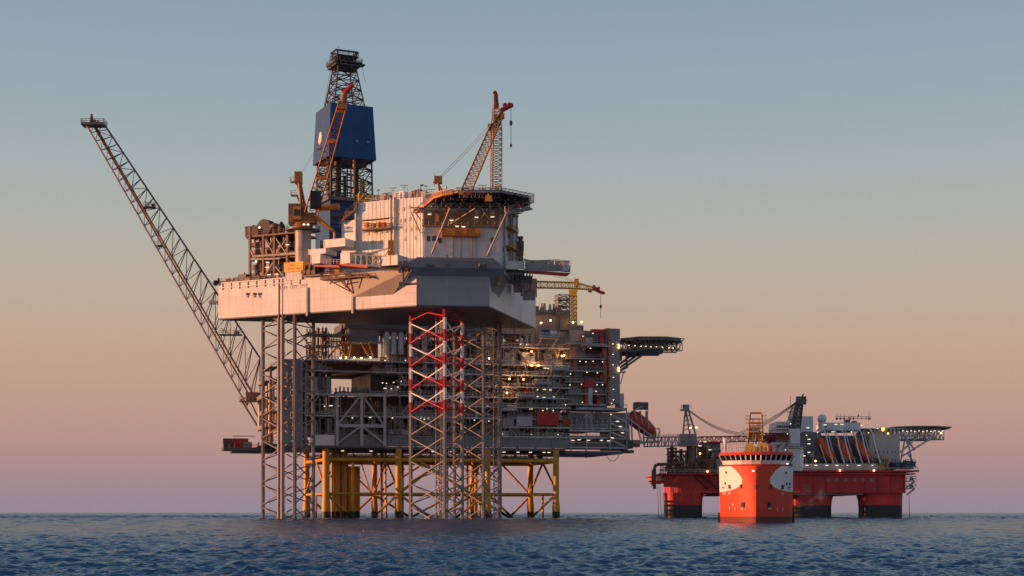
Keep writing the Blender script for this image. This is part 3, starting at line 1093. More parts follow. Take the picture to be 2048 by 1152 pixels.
# crown: platforms, sheaves and top frame
mb = MB()
for py, w, th in ((137, 4.6, .5), (131, 4.9, .35), (118, 3.9, .35)):
    z = dz(py)
    mb.hexa([dq(sa * w, sb * w, z + e) for e in (0, th) for sa, sb in crn])
    mb.rail([dq(sa * w, sb * w, z + th) for sa, sb in crn + crn[:1]], 1.2, .09, 1.6)
mb.box(dq(4.6, -3, dz(132)), (3, 2.6, .5), yaw)
mb.build('crown_platform', DERS, der)
mb = MB()
for sa, sb in crn:
    mb.tube(dq(sa * 3.3, sb * 2.6, dz(138)), dq(sa * 3.3, sb * 2.6, dz(106)), .32, 6)
for sb in (-1, 1):
    mb.tube(dq(-4, sb * 2.6, dz(106)), dq(4, sb * 2.6, dz(106)), .35, 6)
    mb.tube(dq(-3.3, sb * 2.6, dz(121)), dq(3.3, sb * 2.6, dz(121)), .3, 6)
mb.tube(dq(-4, -2.6, dz(106)), dq(-4, 2.6, dz(106)), .3, 6)
mb.tube(dq(4, -2.6, dz(106)), dq(4, 2.6, dz(106)), .3, 6)
mb.build('top_frame', DERS, der)
mb = MB()
for i in range(4):
    mb.tube(dq(-2 + i * 1.2, -.5, dz(128)), dq(-1.6 + i * 1.2, -.5, dz(128)), 1.0, 12)
mb.box(dq(-1.2, -2.6, dz(129)), (1.6, 1.0, 1.4), yaw)
mb.box(dq(2.2, -2.6, dz(128)), (1.2, 1.0, 1.2), yaw)
mb.build('crown_block', OCHRE, der)
mb = MB()
mb.lathe(dq(-2.2, 0, dz(105)), [(.1, 0), (.1, 1.8)], 5)
mb.lathe(dq(1.5, 0, dz(105)), [(.08, 0), (.08, 1.2)], 5)
mb.build('antenna', DSTEEL, der)
mb = MB()
mb.path([dq(-4.6, 0, dz(132)), dq(-7.6, 0, dz(224))], .06, 4)
mb.path([dq(5.4, -3, dz(132)), dq(6.5, -3, dz(165))], .06, 4)
mb.build('guy_wire', BLACK, der)
# dark drill floor and mud module below the derrick, with a blue clad house
mb = MB()
zd0, zd1 = ZT - 1, dz(412)
mb.hexa([dq(sa * 8, sb * 7.5, z) for z in (zd0, zd1) for sa, sb in crn])
single('drill_floor_house', mb, BLUE, 'blue clad drill floor house at the foot of the derrick', 'deckhouse')
mb = MB()
mb.hexa([dq(sa * 9, sb * 9.5, z) for z in (zd1 + .02, zd1 + 1.2) for sa, sb in crn])
mb.rail([dq(sa * 9, sb * 9.5, zd1 + 1.2) for sa, sb in crn + crn[:1]], 1.2, .08)
mb.build('drill_floor', DSTEEL, der)

# ------------------------------------------------------------------ cranes
def boom_crane_tip(mb, a, b, w):
    mb.tube(a, b, w, 6)

# left orange pedestal crane
CY = 524.0
def c1(px, py, dy=0.0): return P(px, py, CY + dy)
cr = thing('pedestal_crane', 'orange lattice boom crane on a grey pedestal in front of the derrick', 'crane', c1(606, 560))
mb = MB(); b0 = c1(606, 560); t0 = c1(606, 462)
mb.tube(b0, t0, 2.6, 16)
for k in (.3, .6, .97):
    c = b0.lerp(t0, k); mb.tube(c, c + V(0, 0, .4), 2.75, 16)
mb.build('pedestal', STEEL, cr)
mb = MB(); mb.tube(c1(606, 462), c1(606, 460), 5.6, 18); mb.tube(c1(606, 460), c1(606, 449), 2.7, 14)
ring = [c1(606, 460) + V(5.4 * math.cos(t), 5.4 * math.sin(t), 0) for t in [i * math.pi / 6 for i in range(13)]]
mb.rail(ring, 1.2, .07); mb.build('slew_platform', DSTEEL, cr)
mb = MB()
mb.tube(c1(606, 460), c1(606, 448), 2.8, 14, 3.4)
mb.box(c1(607, 440), (8.0, 5.5, 2.6)); mb.build('slew_table', CRANEB, cr)
mb = MB()
mb.box(c1(596, 430), (5.6, 4.6, 6.6)); mb.box(c1(587, 430, -1), (2.6, 3.2, 5.0)); mb.box(c1(620, 437), (4.2, 5, 3))
mh = mb.build('machinery_house', BROWN, cr)
mb = MB(); mb.box(c1(594, 427, -3.4), (2.6, 2.2, 4.2)); cb = mb.build('cab', OCHRE, cr)
mb = MB(); mb.box(c1(594, 425, -4.55), (2.0, .1, 2.0)); mb.build('window', GLASS, cb)
mb = MB()
mb.rail([c1(582, 424, -3), c1(604, 424, -3)], 1.2, .07); mb.rail([c1(582, 442, -3), c1(602, 442, -3)], 1.2, .07); mb.build('handrail', BROWN, mh)
mb = MB()
mb.tube(c1(604, 424, -1.2), c1(597, 352, -1.2), .55, 6); mb.tube(c1(604, 424, 1.2), c1(597, 352, 1.2), .55, 6)
mb.tube(c1(612, 424, 0), c1(600, 360, 0), .4, 6)
mb.box(c1(597, 356), (2.2, 3.4, 3.6))
for py in (372, 388, 404): mb.tube(c1(600 + (py - 372) * .07, py, -1.2), c1(604 + (py - 372) * .12, py + 3, 1.2), .25, 5)
mb.hexa([c1(599, 372, -1), c1(601, 392, -1), c1(601, 392, 1), c1(599, 372, 1), c1(590, 365, -1), c1(592, 367, -1), c1(592, 367, 1), c1(590, 365, 1)])
mb.hexa([c1(601, 398, -1), c1(603, 414, -1), c1(603, 414, 1), c1(601, 398, 1), c1(590, 390, -1), c1(592, 392, -1), c1(592, 392, 1), c1(590, 390, 1)])
mb.build('gantry_mast', CRANEB, cr)
for px, py in ((588, 364), (589, 391)):
    mb = MB(); a = c1(px, py); mb.box(a, (2.2, 2.6, .3)); mb.rail([a + V(-1.1, -1.3, .1), a + V(1.1, -1.3, .1)], 1.2, .07, 1); mb.rail([a + V(-1.1, -1.3, .1), a + V(-1.1, 1.3, .1)], 1.2, .07, 1)
    mb.build('lookout_platform', LSTEEL, cr)
mb = MB()
bx0, bx1 = c1(622, 428, -3), c1(686, 206, -12)
mb.lattice(bx0, bx1, (4.2, 2.6), (2.6, 1.8), 18, .19, .085, (1, 0, .2), 'z')
bm_ = mb.build('boom', paint('worn orange boom paint', (0.58, 0.19, 0.03), .5, var=.3, streak=.4), cr)
for f in (.33, .66, .93):
    mb = MB(); a = bx0.lerp(bx1, f); mb.box(a, (3.3 - f, 1.2, 1.2)); mb.build('boom_joint', ORANGE, bm_)
mb = MB()
a, b = c1(686, 208, -12), c1(690, 186, -12)
mb.tube(a, b, 1.2, 8, .9); mb.box(a + V(-.2, 0, -.5), (2.8, 2, 2.6)); mb.build('boom_head', CRANEB, cr)
mb = MB()
a, b = c1(689, 188, -12), c1(704, 171, -12)
mb.tube(a, b, .9, 7, .55)
mb.tube(a + V(0, -.5, .7), a + V(0, .5, .7), .9, 10); mb.tube(b + V(0, -.4, 0), b + V(0, .4, 0), .75, 10)
mb.box(a.lerp(b, .45), (1.6, 1.0, 1.3), 0); mb.build('jib_tip', RED, cr)
mb = MB(); mb.tube(c1(600, 354, -.6), c1(686, 210, -12), .045, 4, cap=False); mb.tube(c1(597, 352, .6), c1(684, 214, -11), .045, 4, cap=False); mb.build('pendant_rope', STEEL, cr)
mb = MB(); a = c1(631, 400, -5); mb.box(a, (3.4, 3, 5.4), .2); mb.build('boom_winch', BLACK, cr)
for i, px in enumerate((608, 616)):
    mb = MB(); mb.sphere(c1(px, 449, -4.2), .42, 8, 6); mb.build('flood_lamp', COOL, cr)
# boom rest arms: two orange pipes towards the white block
mb = MB(); mb.tube(c1(637, 416, -2), c1(679, 413, -2), 1.05, 10, .9); mb.tube(c1(631, 424, -2), c1(655, 417, -2), .2, 6)
mb.tube(c1(672, 413.6, -2), c1(677, 413.2, -2), 1.12, 10)
single('burner_boom', mb, ORANGE, 'fat orange pipe boom reaching level from crane to white block', 'pipe boom')
mb = MB(); a, b = c1(629, 432, -2), c1(668, 463, -2); mb.tube(a, b, .75, 10, .55); mb.path([b, c1(669, 466, -2), c1(669, 478, -2)], .4, 8)
single('loading_arm', mb, ORANGE, 'orange pipe arm sloping down right below the crane cab', 'pipe boom')

# right-hand crane with boom leaning right over the helideck
RY = 541.0
def c2(px, py, dy=0.0): return P(px, py, RY + dy)
cr = thing('pedestal_crane', 'yellow lattice crane leaning right behind the helideck with a red jib tip', 'crane', c2(905, 470))
mb = MB(); mb.tube(c2(905, 470), c2(905, 395), 2.4, 14); mb.build('pedestal', LSTEEL, cr)
mb = MB(); mb.box(c2(902, 396), (9, 5, 3.5)); mb.box(c2(915, 392, -1), (4, 4, 3)); mb.build('machinery_house', OCHRE, cr)
mb = MB()
mb.tube(c2(880, 396, -1), c2(876, 358, -1), .5, 6); mb.tube(c2(880, 396, 1), c2(876, 358, 1), .5, 6); mb.tube(c2(892, 392), c2(877, 370), .35, 6)
mb.box(c2(877, 360), (2.4, 3, 2.2)); mb.box(c2(873, 365), (2, 2, .3)); mb.rail([c2(871, 365, -1), c2(875, 365, -1)], 1.1, .07, .8)
mb.tube(c2(868.5, 372), c2(868.5, 348), .1, 5); mb.path([c2(880, 376), c2(887, 382), c2(890, 379), c2(893, 380), c2(893, 372)], .16, 5)
mb.build('gantry_mast', CRANEB, cr)
mb = MB(); a, b = c2(929, 390, -2), c2(989, 252, -2)
mb.lattice(a, b, (3.4, 2.6), (2.6, 2.2), 14, .19, .09, (1, 0, .3), 'x'); bm_ = mb.build('boom', OCHRE, cr)
mb = MB(); a2, b2 = c2(985, 262, -2), c2(1005, 226, -2); mb.lattice(a2, b2, (2.4, 2.0), (1.2, 1.0), 4, .22, .14, (1, 0, .3), 'x'); mb.box(c2(981, 251, -2), (1.8, 1.5, 1.0)); mb.tube(c2(1004, 228, -2), c2(1006, 238, -2), .55, 8)
mb.build('boom_head', CRANEB, cr)
mb = MB(); mb.tube(c2(1003, 220, -2), c2(1024, 211, -2), .9, 7, .6)
for px, py in ((1010, 210), (1019, 209), (1004, 220), (1023, 211)): mb.tube(c2(px, py, -2.6), c2(px, py, -1.4), .75, 10)
mb.build('jib_tip', DRED, cr)
mb = MB(); mb.path([c2(1022, 212, -2), c2(1022, 290, -2)], .09, 4); mb.build('hoist_rope', BLACK, cr)
for py, r in ((246, .55), (291, .4)):
    mb = MB(); mb.sphere(c2(1022, py, -2), r, 8, 6, 1, 1, 1.7); mb.build('hook', DSTEEL, cr)
mb = MB(); mb.tube(c2(877, 356), c2(977, 253, -2), .08, 4, cap=False); mb.tube(c2(880, 358), c2(975, 262, -2), .08, 4, cap=False); mb.build('pendant_rope', STEEL, cr)
# upright crane boom behind the helideck
RY3 = 556.0
def c3(px, py, dy=0.0): return P(px, py, RY3 + dy)
cr = thing('pedestal_crane', 'tall upright yellow lattice crane boom with dark red head above the helideck', 'crane', c3(992, 470))
mb = MB(); mb.tube(c3(992, 470), c3(992, 400), 2.2, 14); mb.build('pedestal', LSTEEL, cr)
mb = MB(); mb.box(c3(992, 394), (5, 5, 4)); mb.box(c3(994, 381, -2), (1.5, 1.5, 3)); mb.build('machinery_house', OCHRE, cr)
mb = MB(); mb.lattice(c3(992, 392), c3(993, 258), (3.9, 3), (3.7, 2.6), 13, .19, .09, (1, 0, 0), 'x')
mb.lattice(c3(993, 258), c3(991.5, 212), (3.7, 2.6), (2, 1.6), 5, .19, .09, (1, 0, 0), 'x'); mb.build('boom', OCHRE, cr)
mb = MB(); mb.tube(c3(983.5, 392, -1.6), c3(988, 188, -1.6), .32, 6); mb.build('boom_stay', STEEL, cr)
mb = MB(); mb.tube(c3(991.5, 214), c3(991, 188), 1.1, 8, .8)
for py in (186, 193, 200): mb.tube(c3(990, py, -.8), c3(990, py, .8), .8, 10)
mb.build('boom_head', DRED, cr)
mb = MB(); mb.box(c3(993.5, 212), (1.6, 1.4, 1.6)); mb.box(c3(993.5, 234), (1.8, 1.6, 1.4)); mb.build('sheave_block', OCHRE, cr)

# ------------------------------------------------------------------ equipment on the left deck of the rig
MY = JL
mod = thing('mud_module', 'open steel process module with pipes and braces at the rig stern deck', 'deck module', JL.w(JL.s(600), -8, ZT))
mb = MB()
d0, d1 = -16.0, -3.5
lv = [ZT + .1, JL.z(520, 520, d1), JL.z(520, 512, d1), JL.z(520, 473, d1)]
for z, th, x0, x1 in ((lv[1], .35, 499, 600), (lv[2], .5, 503, 606), (lv[3], .6, 492, 590)):
    mb.fbox(JL, JL.s(x0, d1), JL.s(x1, d1), d0, d1, z, z + th)
mb.build('deck', BROWN, mod)
for x, zt_ in ((500, 455), (527, 473), (549, 473), (575, 470), (600, 470)):
    for d in (d1, d0):
        mb = MB(); s = JL.s(x, d1)
        mb.fbox(JL, s - .38, s + .38, d - .38, d + .38, ZT + .1, JL.z(x, zt_, d1)); mb.build('column', BROWN, mod)
mb = MB()
def br(x0, y0, x1, y1, r=.22, d=d1): mb.tube(JL.p(x0, y0, d), JL.p(x1, y1, d), r, 6)
br(526, 558, 546, 526, .3); br(546, 526, 570, 556, .3); br(527, 512, 548, 475); br(549, 510, 528, 475); br(550, 512, 574, 475); br(575, 510, 551, 475)
br(500, 498, 508, 513, .35); br(508, 513, 606, 506, .5); br(492, 475, 500, 484, .18); br(502, 519, 560, 517, .4)
mb.build('brace', PINKISH, mod)
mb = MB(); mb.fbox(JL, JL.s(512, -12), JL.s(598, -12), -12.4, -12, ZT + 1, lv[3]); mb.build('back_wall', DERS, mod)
for i in range(28):
    mb = MB()
    mt = rnd.choice([BROWN, OCHRE, PINKISH, DSTEEL, STEEL, BROWN, BROWN])
    for j in range(4):
        x = rnd.uniform(506, 600); y0 = rnd.choice([475, 512, 530]); L = rnd.uniform(8, 26); d = rnd.uniform(-14, -5)
        if rnd.random() < .5: mb.tube(JL.p(x, y0, d), JL.p(x, y0 + L, d), rnd.uniform(.2, .55), 7)
        else: mb.tube(JL.p(x, y0 + 14, d), JL.p(min(x + L * 1.4, 608), y0 + 13, d), rnd.uniform(.2, .5), 7)
    q = JL.p(rnd.uniform(508, 596), rnd.choice([505, 535, 553, 490]), -6)
    mb.box(q, (rnd.uniform(1.5, 4), 2.2, rnd.uniform(1.2, 3)), -.47)
    mb.tube(q, q + V(0, 0, 2.5), .35, 7)
    mb.build('pipework', mt, mod)
mb = MB(); mb.rail([JL.w(JL.s(494, d1), d1 + .4, lv[3] + .6), JL.w(JL.s(590, d1), d1 + .4, lv[3] + .6)], 1.2, .08)
mb.rail([JL.w(JL.s(500, d1), d1 + .3, lv[1] + .4), JL.w(JL.s(560, d1), d1 + .3, lv[1] + .4)], 1.2, .08); mb.build('handrail', BROWN, mod)
for (px, py) in ((512, 523), (519, 455)):
    mb = MB(); mb.sphere(JL.p(px, py, -2.8), .36, 8, 6); mb.build('flood_lamp', COOL, mod)
# black round coolers and drums on top of the module
zt_ = lv[3] + .62
for x, kind, r, lab in ((504, 'box', 1.7, 'square black cooler at the far left end of the mud module top'), (514, 'box', 1.5, 'smaller black cooler right of the leftmost one on the mud module'),
                        (533, 'disc', 2.7, 'big round black fan drum on top of the mud module'), (550, 'dome', 1.9, 'domed brown silencer on the mud module beside the fan drum'),
                        (563, 'cone', 1.3, 'tall pointed black vent at the right end of the mud module')):
    mb = MB(); c = JL.w(JL.s(x, -7), -7, zt_)
    if kind == 'box':
        mb.box(c + V(0, 0, 1.6), (r * 2, 3, 3.0), -.47); mb.box(c + V(0, 0, 3.3), (r * 2.2, 3.3, .4), -.47); mb.tube(c + V(.5, -.5, 3.4), c + V(.5, -.5, 4), .5, 8)
    elif kind == 'disc':
        mb.tube(c + V(-.7, -1.4, r), c + V(.7, 1.4, r), r, 18); mb.box(c + V(0, 0, .3), (3, 2, .6), -.47)
    elif kind == 'dome':
        mb.lathe(c, [(1.0, 0), (1.1, 2.0), (r, 2.2), (r, 2.9), (1.3, 3.7), (.1, 4.1)], 14)
    else:
        mb.lathe(c, [(.7, 0), (r, 1.4), (r * .95, 2.8), (.3, 4.3)], 12)
    single('exhaust_drum', mb, BLACK if kind != 'dome' else BROWN, lab, 'vent drum', 'drums and coolers on the mud module')
# yellow sign box over a white container, dark pump skid, white cabins
mb = MB(); mb.pbox(JL, 568, 524, 606, 543, 1.0, -4)
yb = single('sign_box', mb, YELLOW, 'bright yellow box with two rows of orange lettering above a ribbed container', 'sign box')
mb = MB()
for (x0, x1, y) in ((580, 590, 529), (576, 588, 536), (591, 604, 535)):
    k = x0
    while k < x1:
        mb.pbox(JL, k, y, k + .9, y + 3.2, 1.05, .99); mb.pbox(JL, k, y + (0 if int(k) % 2 else 1.4), k + 1.7, y + (.8 if int(k) % 2 else 2.1), 1.05, .99); k += 2.6
mb.build('lettering', INKO, yb)
def container(fr, x0, y0, x1, y1, d1_, d0_, m_, lab, cat='container', ribs=True, name='shipping_container', auto=None, group=None):
    mb = MB(); mb.pbox(fr, x0, y0, x1, y1, d1_, d0_)
    xm = (x0 + x1) / 2
    s0, s1 = sorted((fr.s(x0, d1_), fr.s(x1, d1_))); z0, z1 = fr.z(xm, y1, d1_), fr.z(xm, y0, d1_)
    if ribs:
        k = s0 + .3
        while k < s1 - .3:
            mb.fbox(fr, k, k + .22, d1_ - .05, d1_ + .07, z0 + .2, z1 - .2); k += .55
    for s in (s0, s1):
        mb.fbox(fr, s - .12, s + .12, d1_ - .2, d1_ + .1, z0, z1)
    mb.fbox(fr, s0 - .1, s1 + .1, d1_ - .2, d1_ + .11, z1 - .2, z1 + .03)
    return single(name, mb, m_, lab, cat, group, auto)
container(JL, 572, 543.5, 603, 560, .4, -4, WHITE, 'pink-lit ribbed container under the yellow sign box')
container(JL, 648, 478, 690, 494, -2, -9, WHITE, 'long white cabin standing highest left of the accommodation block', 'cabin', False, 'deck_cabin')
container(JL, 617, 498, 651, 508, .5, -6, WHITE, 'low white cabin with a step left of the lifeboat station', 'cabin', False, 'deck_cabin')
container(JL, 622, 508.5, 640, 527, 1.5, -5, WHITE, 'tall cream cabin at the left end of the sunlit lifeboat station', 'cabin', False, 'deck_cabin')
skid = thing('pump_skid', 'dark pump skid with three rusty drums beside the yellow box', 'pump skid', JL.p(622, 548, 1))
mb = MB(); mb.pbox(JL, 605, 530, 637, 549, .5, -3); mb.pbox(JL, 604, 549, 640, 552, 2.2, -3); mb.build('frame', DSTEEL, skid)
for x in (610, 620, 630):
    mb = MB(); c = JL.p(x, 545, .5); mb.tube(c, c + V(-.5, -1, 0), .85, 10); mb.tube(c + V(0, -.4, .6), c + V(0.2, -.4, 2.3), .4, 7); mb.build('drum', BROWN, skid)
# clutter of deck lockers along the rig edge
for i, (x, w, h, m_) in enumerate(((448, 1.6, 1.4, ORANGE), (456, 2.4, 1.0, BROWN), (466, 1.5, 1.8, DSTEEL), (478, 3.0, 2.6, DSTEEL), (488, 2.0, 1.3, OCHRE), (505, 1.8, 1.7, BROWN), (655, 2.5, 1.4, BROWN), (668, 1.4, 1.8, ORANGE))):
    mb = MB(); c = JL.w(JL.s(x), -2.5, ZT + .05)
    mb.box(c + V(0, 0, h / 2), (w, 1.6, h), -.47); mb.box(c + V(0, 0, h + .1), (w + .3, 1.9, .2), -.47); mb.tube(c + V(.3, 0, h), c + V(.3, 0, h + .9), .25, 7)
    single('winch_locker', mb, m_, None, 'deck locker', 'lockers along the sunlit rig deck edge', 'small rusty winch locker on the sunlit rig deck edge')
mb = MB(); c = JL.p(431, 566, .5); mb.sphere(c, .95, 10, 8); mb.tube(c, c + V(3.5, 0.5, .2), .45, 8); mb.tube(c + V(1, 0, .3), c + V(1, 0, 1.6), .4, 8)
single('capstan', mb, BLACK, 'black round capstan at the far left corner of the rig deck', 'capstan')
mb = MB(); c = P(425, 605, 537); mb.tube(c, c + V(7, .5, 0), .28, 7); mb.box(c, (2.0, 1.6, 1.2)); mb.tube(c + V(1, 0, 0), c + V(5, 0, 3), .2, 6); mb.tube(c + V(1, 0, 0), c + V(5, 0, -3), .2, 6)
single('fender_arm', mb, STEEL, 'small steel fender arm sticking out left of the rig hull', 'fender')

# ---- lifeboat stations left and right of the bow
def station(fr, x0, x1, ytop, ybot, d_out, nm, lab, side):
    pass
ls = thing('lifeboat_station', 'sunlit cantilever lifeboat station with red keel plate on the left hull side', 'lifeboat station', JL.p(720, 540, 3))
mb = MB()
def jp(px, py, d): return JL.p(px, py, d)
A0, A1, A2, A3 = jp(630, 531, 4), jp(813, 533, 4), jp(813, 540, -3), jp(650, 536, -3)
mb.hexa([jp(650, 537, 2) , jp(815, 541, 4), jp(815, 541, -3), jp(650, 537, -3), jp(632, 530, 4.5), jp(815, 536, 5), jp(815, 536, -3), jp(632, 530, -3)])
mb.build('platform', DSTEEL, ls)
mb = MB(); mb.hexa([jp(680, 530.5, 6.1), jp(735, 536, 6.1), jp(735, 536, 4.6), jp(680, 530.5, 4.6), jp(676, 527, 6.2), jp(735, 531.5, 6.2), jp(735, 531.5, 4.6), jp(676, 527, 4.6)])
mb.hexa([jp(628, 533, 4.9), jp(680, 535, 4.9), jp(680, 535, 4.4), jp(628, 533, 4.4), jp(628, 530, 4.9), jp(676, 530, 4.9), jp(676, 530, 4.4), jp(628, 530, 4.4)])
mb.build('keel_plate', RED, ls)
for x0, y0, x1, y1, d1_, d0_ in ((681, 506, 700, 527, 6, 1), (757, 512, 795, 531, 5, -1)):
    mb = MB(); mb.pbox(JL, x0, y0, x1, y1, d1_, d0_); mb.pbox(JL, x0 - .4, y0 - 1, x1 + .4, y0, d1_ + .2, d0_ - .2); mb.build('cabin_wall', WHITE, ls)
mb = MB(); mb.pbox(JL, 700.5, 509, 756, 529, 2, 1.8); mb.build('cabin_wall', CREAM, ls)
mb = MB(); a, b = jp(700, 509, 5.6), jp(757, 512, 5.4); mb.truss(a, b, 3.0, 5, .18, .16); mb.tube(jp(724, 510, 5.6), jp(781, 496, 4), .22, 6); mb.tube(jp(757, 530, 5.4), jp(781, 496, 4), .15, 6); mb.tube(jp(757, 512, 5.4), jp(775, 512, 5), .15, 6); mb.build('side_truss', STEEL, ls)
mb = MB(); mb.tube(jp(782, 530, 4.5), jp(782, 483, 4.5), .6, 8); mb.box(jp(782, 490, 4.5), (1.7, 1.4, 2.8)); mb.box(jp(782, 506, 4.8), (2, 1.4, 1.4)); mb.tube(jp(782, 483, 4.5), jp(782, 478, 4.5), .35, 8); mb.build('davit_post', OCHRE, ls)
mb = MB()
for (x0, y0, x1, y1) in ((640, 556, 690, 548), (650, 556, 700, 583), (672, 552, 705, 586), (640, 556, 740, 553), (660, 568, 672, 552), (690, 575, 700, 556), (660, 566, 690, 562), (700, 547, 742, 557), (660, 548, 720, 548)):
    mb.tube(jp(x0, y0, 3), jp(x1, y1, .4 if y1 > 570 else 3), .2, 6)
mb.fbox(JL, JL.s(640, 3), JL.s(735, 3), .2, 3.2, JL.z(690, 556, 3), JL.z(690, 554, 3))
mb.rail([jp(640, 554, 3.1), jp(735, 553, 3.1)], 1.2, .07)
mb.build('support_frame', BROWN, ls)
mb = MB()
mb.rail([jp(640, 527, 4.4), jp(681, 528, 4.4)], 1.4, .09, 1.2); mb.build('handrail', ORANGE, ls)
# right
ls = thing('lifeboat_station', 'shaded cantilever lifeboat station with white end cabin right of the bow', 'lifeboat station', P(1070, 540, 515))
RYs = 514.0
def rp(px, py, dy=0.0): return P(px, py, RYs + dy)
mb = MB(); mb.hexa([rp(1003, 543, 2), rp(1133, 553, -2), rp(1133, 553, 5), rp(1003, 543, 7), rp(1000, 537, 1), rp(1142, 546, -2.5), rp(1142, 546, 6), rp(1000, 537, 8)]); mb.build('platform', DSTEEL, ls)
mb = MB(); mb.hexa([rp(1060, 547, -2.2), rp(1131, 553, -2.6), rp(1131, 553, -2), rp(1060, 547, -1.6), rp(1056, 541, -2.3), rp(1138, 546, -2.7), rp(1138, 546, -2), rp(1056, 541, -1.6)]); mb.build('keel_plate', RED, ls)
for x0, y0, x1, y1, y_ in ((1003, 522, 1048, 538, 0), (1050, 520.5, 1124, 541, 3), (1124, 521, 1140, 544, -2.5)):
    mb = MB(); mb.hexa([rp(x0, y1, y_), rp(x1, y1 + 1, y_), rp(x1, y1 + 1, y_ + 4), rp(x0, y1, y_ + 4), rp(x0, y0, y_), rp(x1, y0 + .6, y_), rp(x1, y0 + .6, y_ + 4), rp(x0, y0, y_ + 4)]); mb.build('cabin_wall', WHITE if x0 != 1050 else CREAM, ls)
mb = MB(); mb.truss(rp(1048, 521, -2), rp(1140, 522, -3), 3.2, 6, .18, .16); mb.tube(rp(1000, 505, 4), rp(1070, 524, -2), .2, 6); mb.tube(rp(1070, 521, -2), rp(1120, 519, -2), .08, 5); mb.build('side_truss', STEEL, ls)
mb = MB(); mb.tube(rp(1041, 522, 12), rp(1041, 478, 12), .9, 8, .7); mb.box(rp(1041, 492, 12), (2.2, 1.8, 3)); mb.box(rp(1039, 505, 12), (2.6, 2, 2)); mb.tube(rp(1041, 478, 12), rp(1041, 473, 12), .9, 8); mb.build('exhaust_stack', BROWN, ls)
mb = MB(); mb.tube(rp(997, 570, -8), rp(998, 535, -8), .35, 6); mb.box(rp(997, 550, -8), (1.2, 1.1, 3)); mb.hexa([rp(993, 571, -9), rp(1003, 571, -9), rp(1003, 571, -7), rp(993, 571, -7), rp(995, 565, -9), rp(1000, 565, -9), rp(1000, 565, -7), rp(995, 565, -7)]); mb.tube(rp(973, 571, -8), rp(1003, 571, -8), .3, 6); mb.build('davit_post', OCHRE, ls)
mb = MB(); mb.box(rp(1024, 553, 14), (8, 4, 2.5)); mb.box(rp(1046, 560, 14), (6, 4, 2.2)); mb.tube(rp(1045, 546, 12), rp(1045, 592, 12), .6, 8)
for i in range(9): mb.tube(rp(1012 + i * 6, 546, 10), rp(1016 + i * 5.5, 560 + i * 4, 12), .2, 5); mb.tube(rp(1018 + i * 6, 546, 10), rp(1014 + i * 5.5, 560 + i * 4, 12), .16, 5)
mb.tube(rp(1010, 556, 11), rp(1064, 596, 13), .3, 6); mb.rail([rp(1012, 566, 10), rp(1064, 584, 12)], 1.2, .09, 1.4); mb.box(rp(1058, 590, 14), (4, 3, 3)); mb.box(rp(1036, 577, 14), (3, 3, 2.4)); mb.build('support_frame', STEEL, ls)
mb = MB(); a = jp(806, 560, 4); mb.tube(jp(806, 540, 4), jp(806, 568, 4), .35, 6); mb.tube(jp(799, 570, 4), jp(837, 567, 2), .35, 6); mb.tube(jp(823, 540, 4), jp(808, 568, 4), .15, 5); mb.box(jp(804, 569, 4), (1.8, 1.2, 1.5)); mb.box(jp(800, 534, 5), (.9, .8, 3.5)); mb.box(jp(811, 527, 5), (1.6, 1.4, 1.6))
single('anchor_winch', mb, DSTEEL, 'dark anchor winch bracket hanging by the lit bow shoulder', 'winch')

# ------------------------------------------------------------------ the fixed production platform behind the rig
T = Frame((-74.5, 585.0), (0.966, 0.259))
v2 = Vector((-0.259, 0.966))
TL = Frame(tuple(T.O + T.u * T.s(563)), (-0.259, 0.966))    # its lit left side: s runs back
jk = thing('jacket', 'yellow tubular steel jacket legs with dark marine growth standing in the sea', 'jacket', T.w(60, -15, 0))
def tz(px, py, d=0.0): return T.z(px, py, d)
front = [(652, 1.28), (797, 1.15), (975, 1.15), (1112, 1.15)]
DB = -38.0
back = [(613, 1.15), (749, 1.05), (945, 1.05), (1061, 1.15)]
ZJ = 24.6
for lst, d in ((front, 0.0), (back, DB)):
    for px, r in lst:
        s = T.s(px, d)
        mb = MB(); mb.tube(T.w(s, d, -8), T.w(s, d, ZJ + 1), r, 14); mb.tube(T.w(s, d, -8), T.w(s, d, 4.2), r * 1.28, 14); mb.tube(T.w(s, d, 4.2), T.w(s, d, 7.5), r * 1.28, 14, r)
        mb.build('leg', JACKET, jk)
def hb(x0, y0, x1, y1, r, d=0.0, dd=None):
    mb = MB(); mb.tube(T.p(x0, y0, d), T.p(x1, y1, d if dd is None else dd), r, 8); mb.build('brace', JACKET, jk)
zt1_, zm = 21.4, 9.0
for d, lst in ((0.0, front), (DB, back)):
    for (a, ra), (b, rb_) in zip(lst[:-1], lst[1:]):
        sa, sb = T.s(a, d), T.s(b, d)
        for z, r in ((zt1_, .75), (zm, .5)):
            mb = MB(); mb.tube(T.w(sa, d, z), T.w(sb, d, z), r, 8); mb.build('brace', JACKET, jk)
        smid = (sa + sb) / 2
        for s_, z_ in ((sa, zm), (sb, zm)):
            mb = MB(); mb.tube(T.w(smid, d, -3), T.w(s_, d, z_), .45, 8); mb.build('brace', JACKET, jk)
    if d < 0:
        for (a, ra), (b, rb_) in zip(lst[:-1], lst[1:]):
            mb = MB(); mb.tube(T.w(T.s(a, d), d, zm), T.w((T.s(a, d) + T.s(b, d)) / 2, d, zt1_), .4, 8); mb.tube(T.w(T.s(b, d), d, zm), T.w((T.s(a, d) + T.s(b, d)) / 2, d, zt1_), .4, 8); mb.build('brace', JACKET, jk)
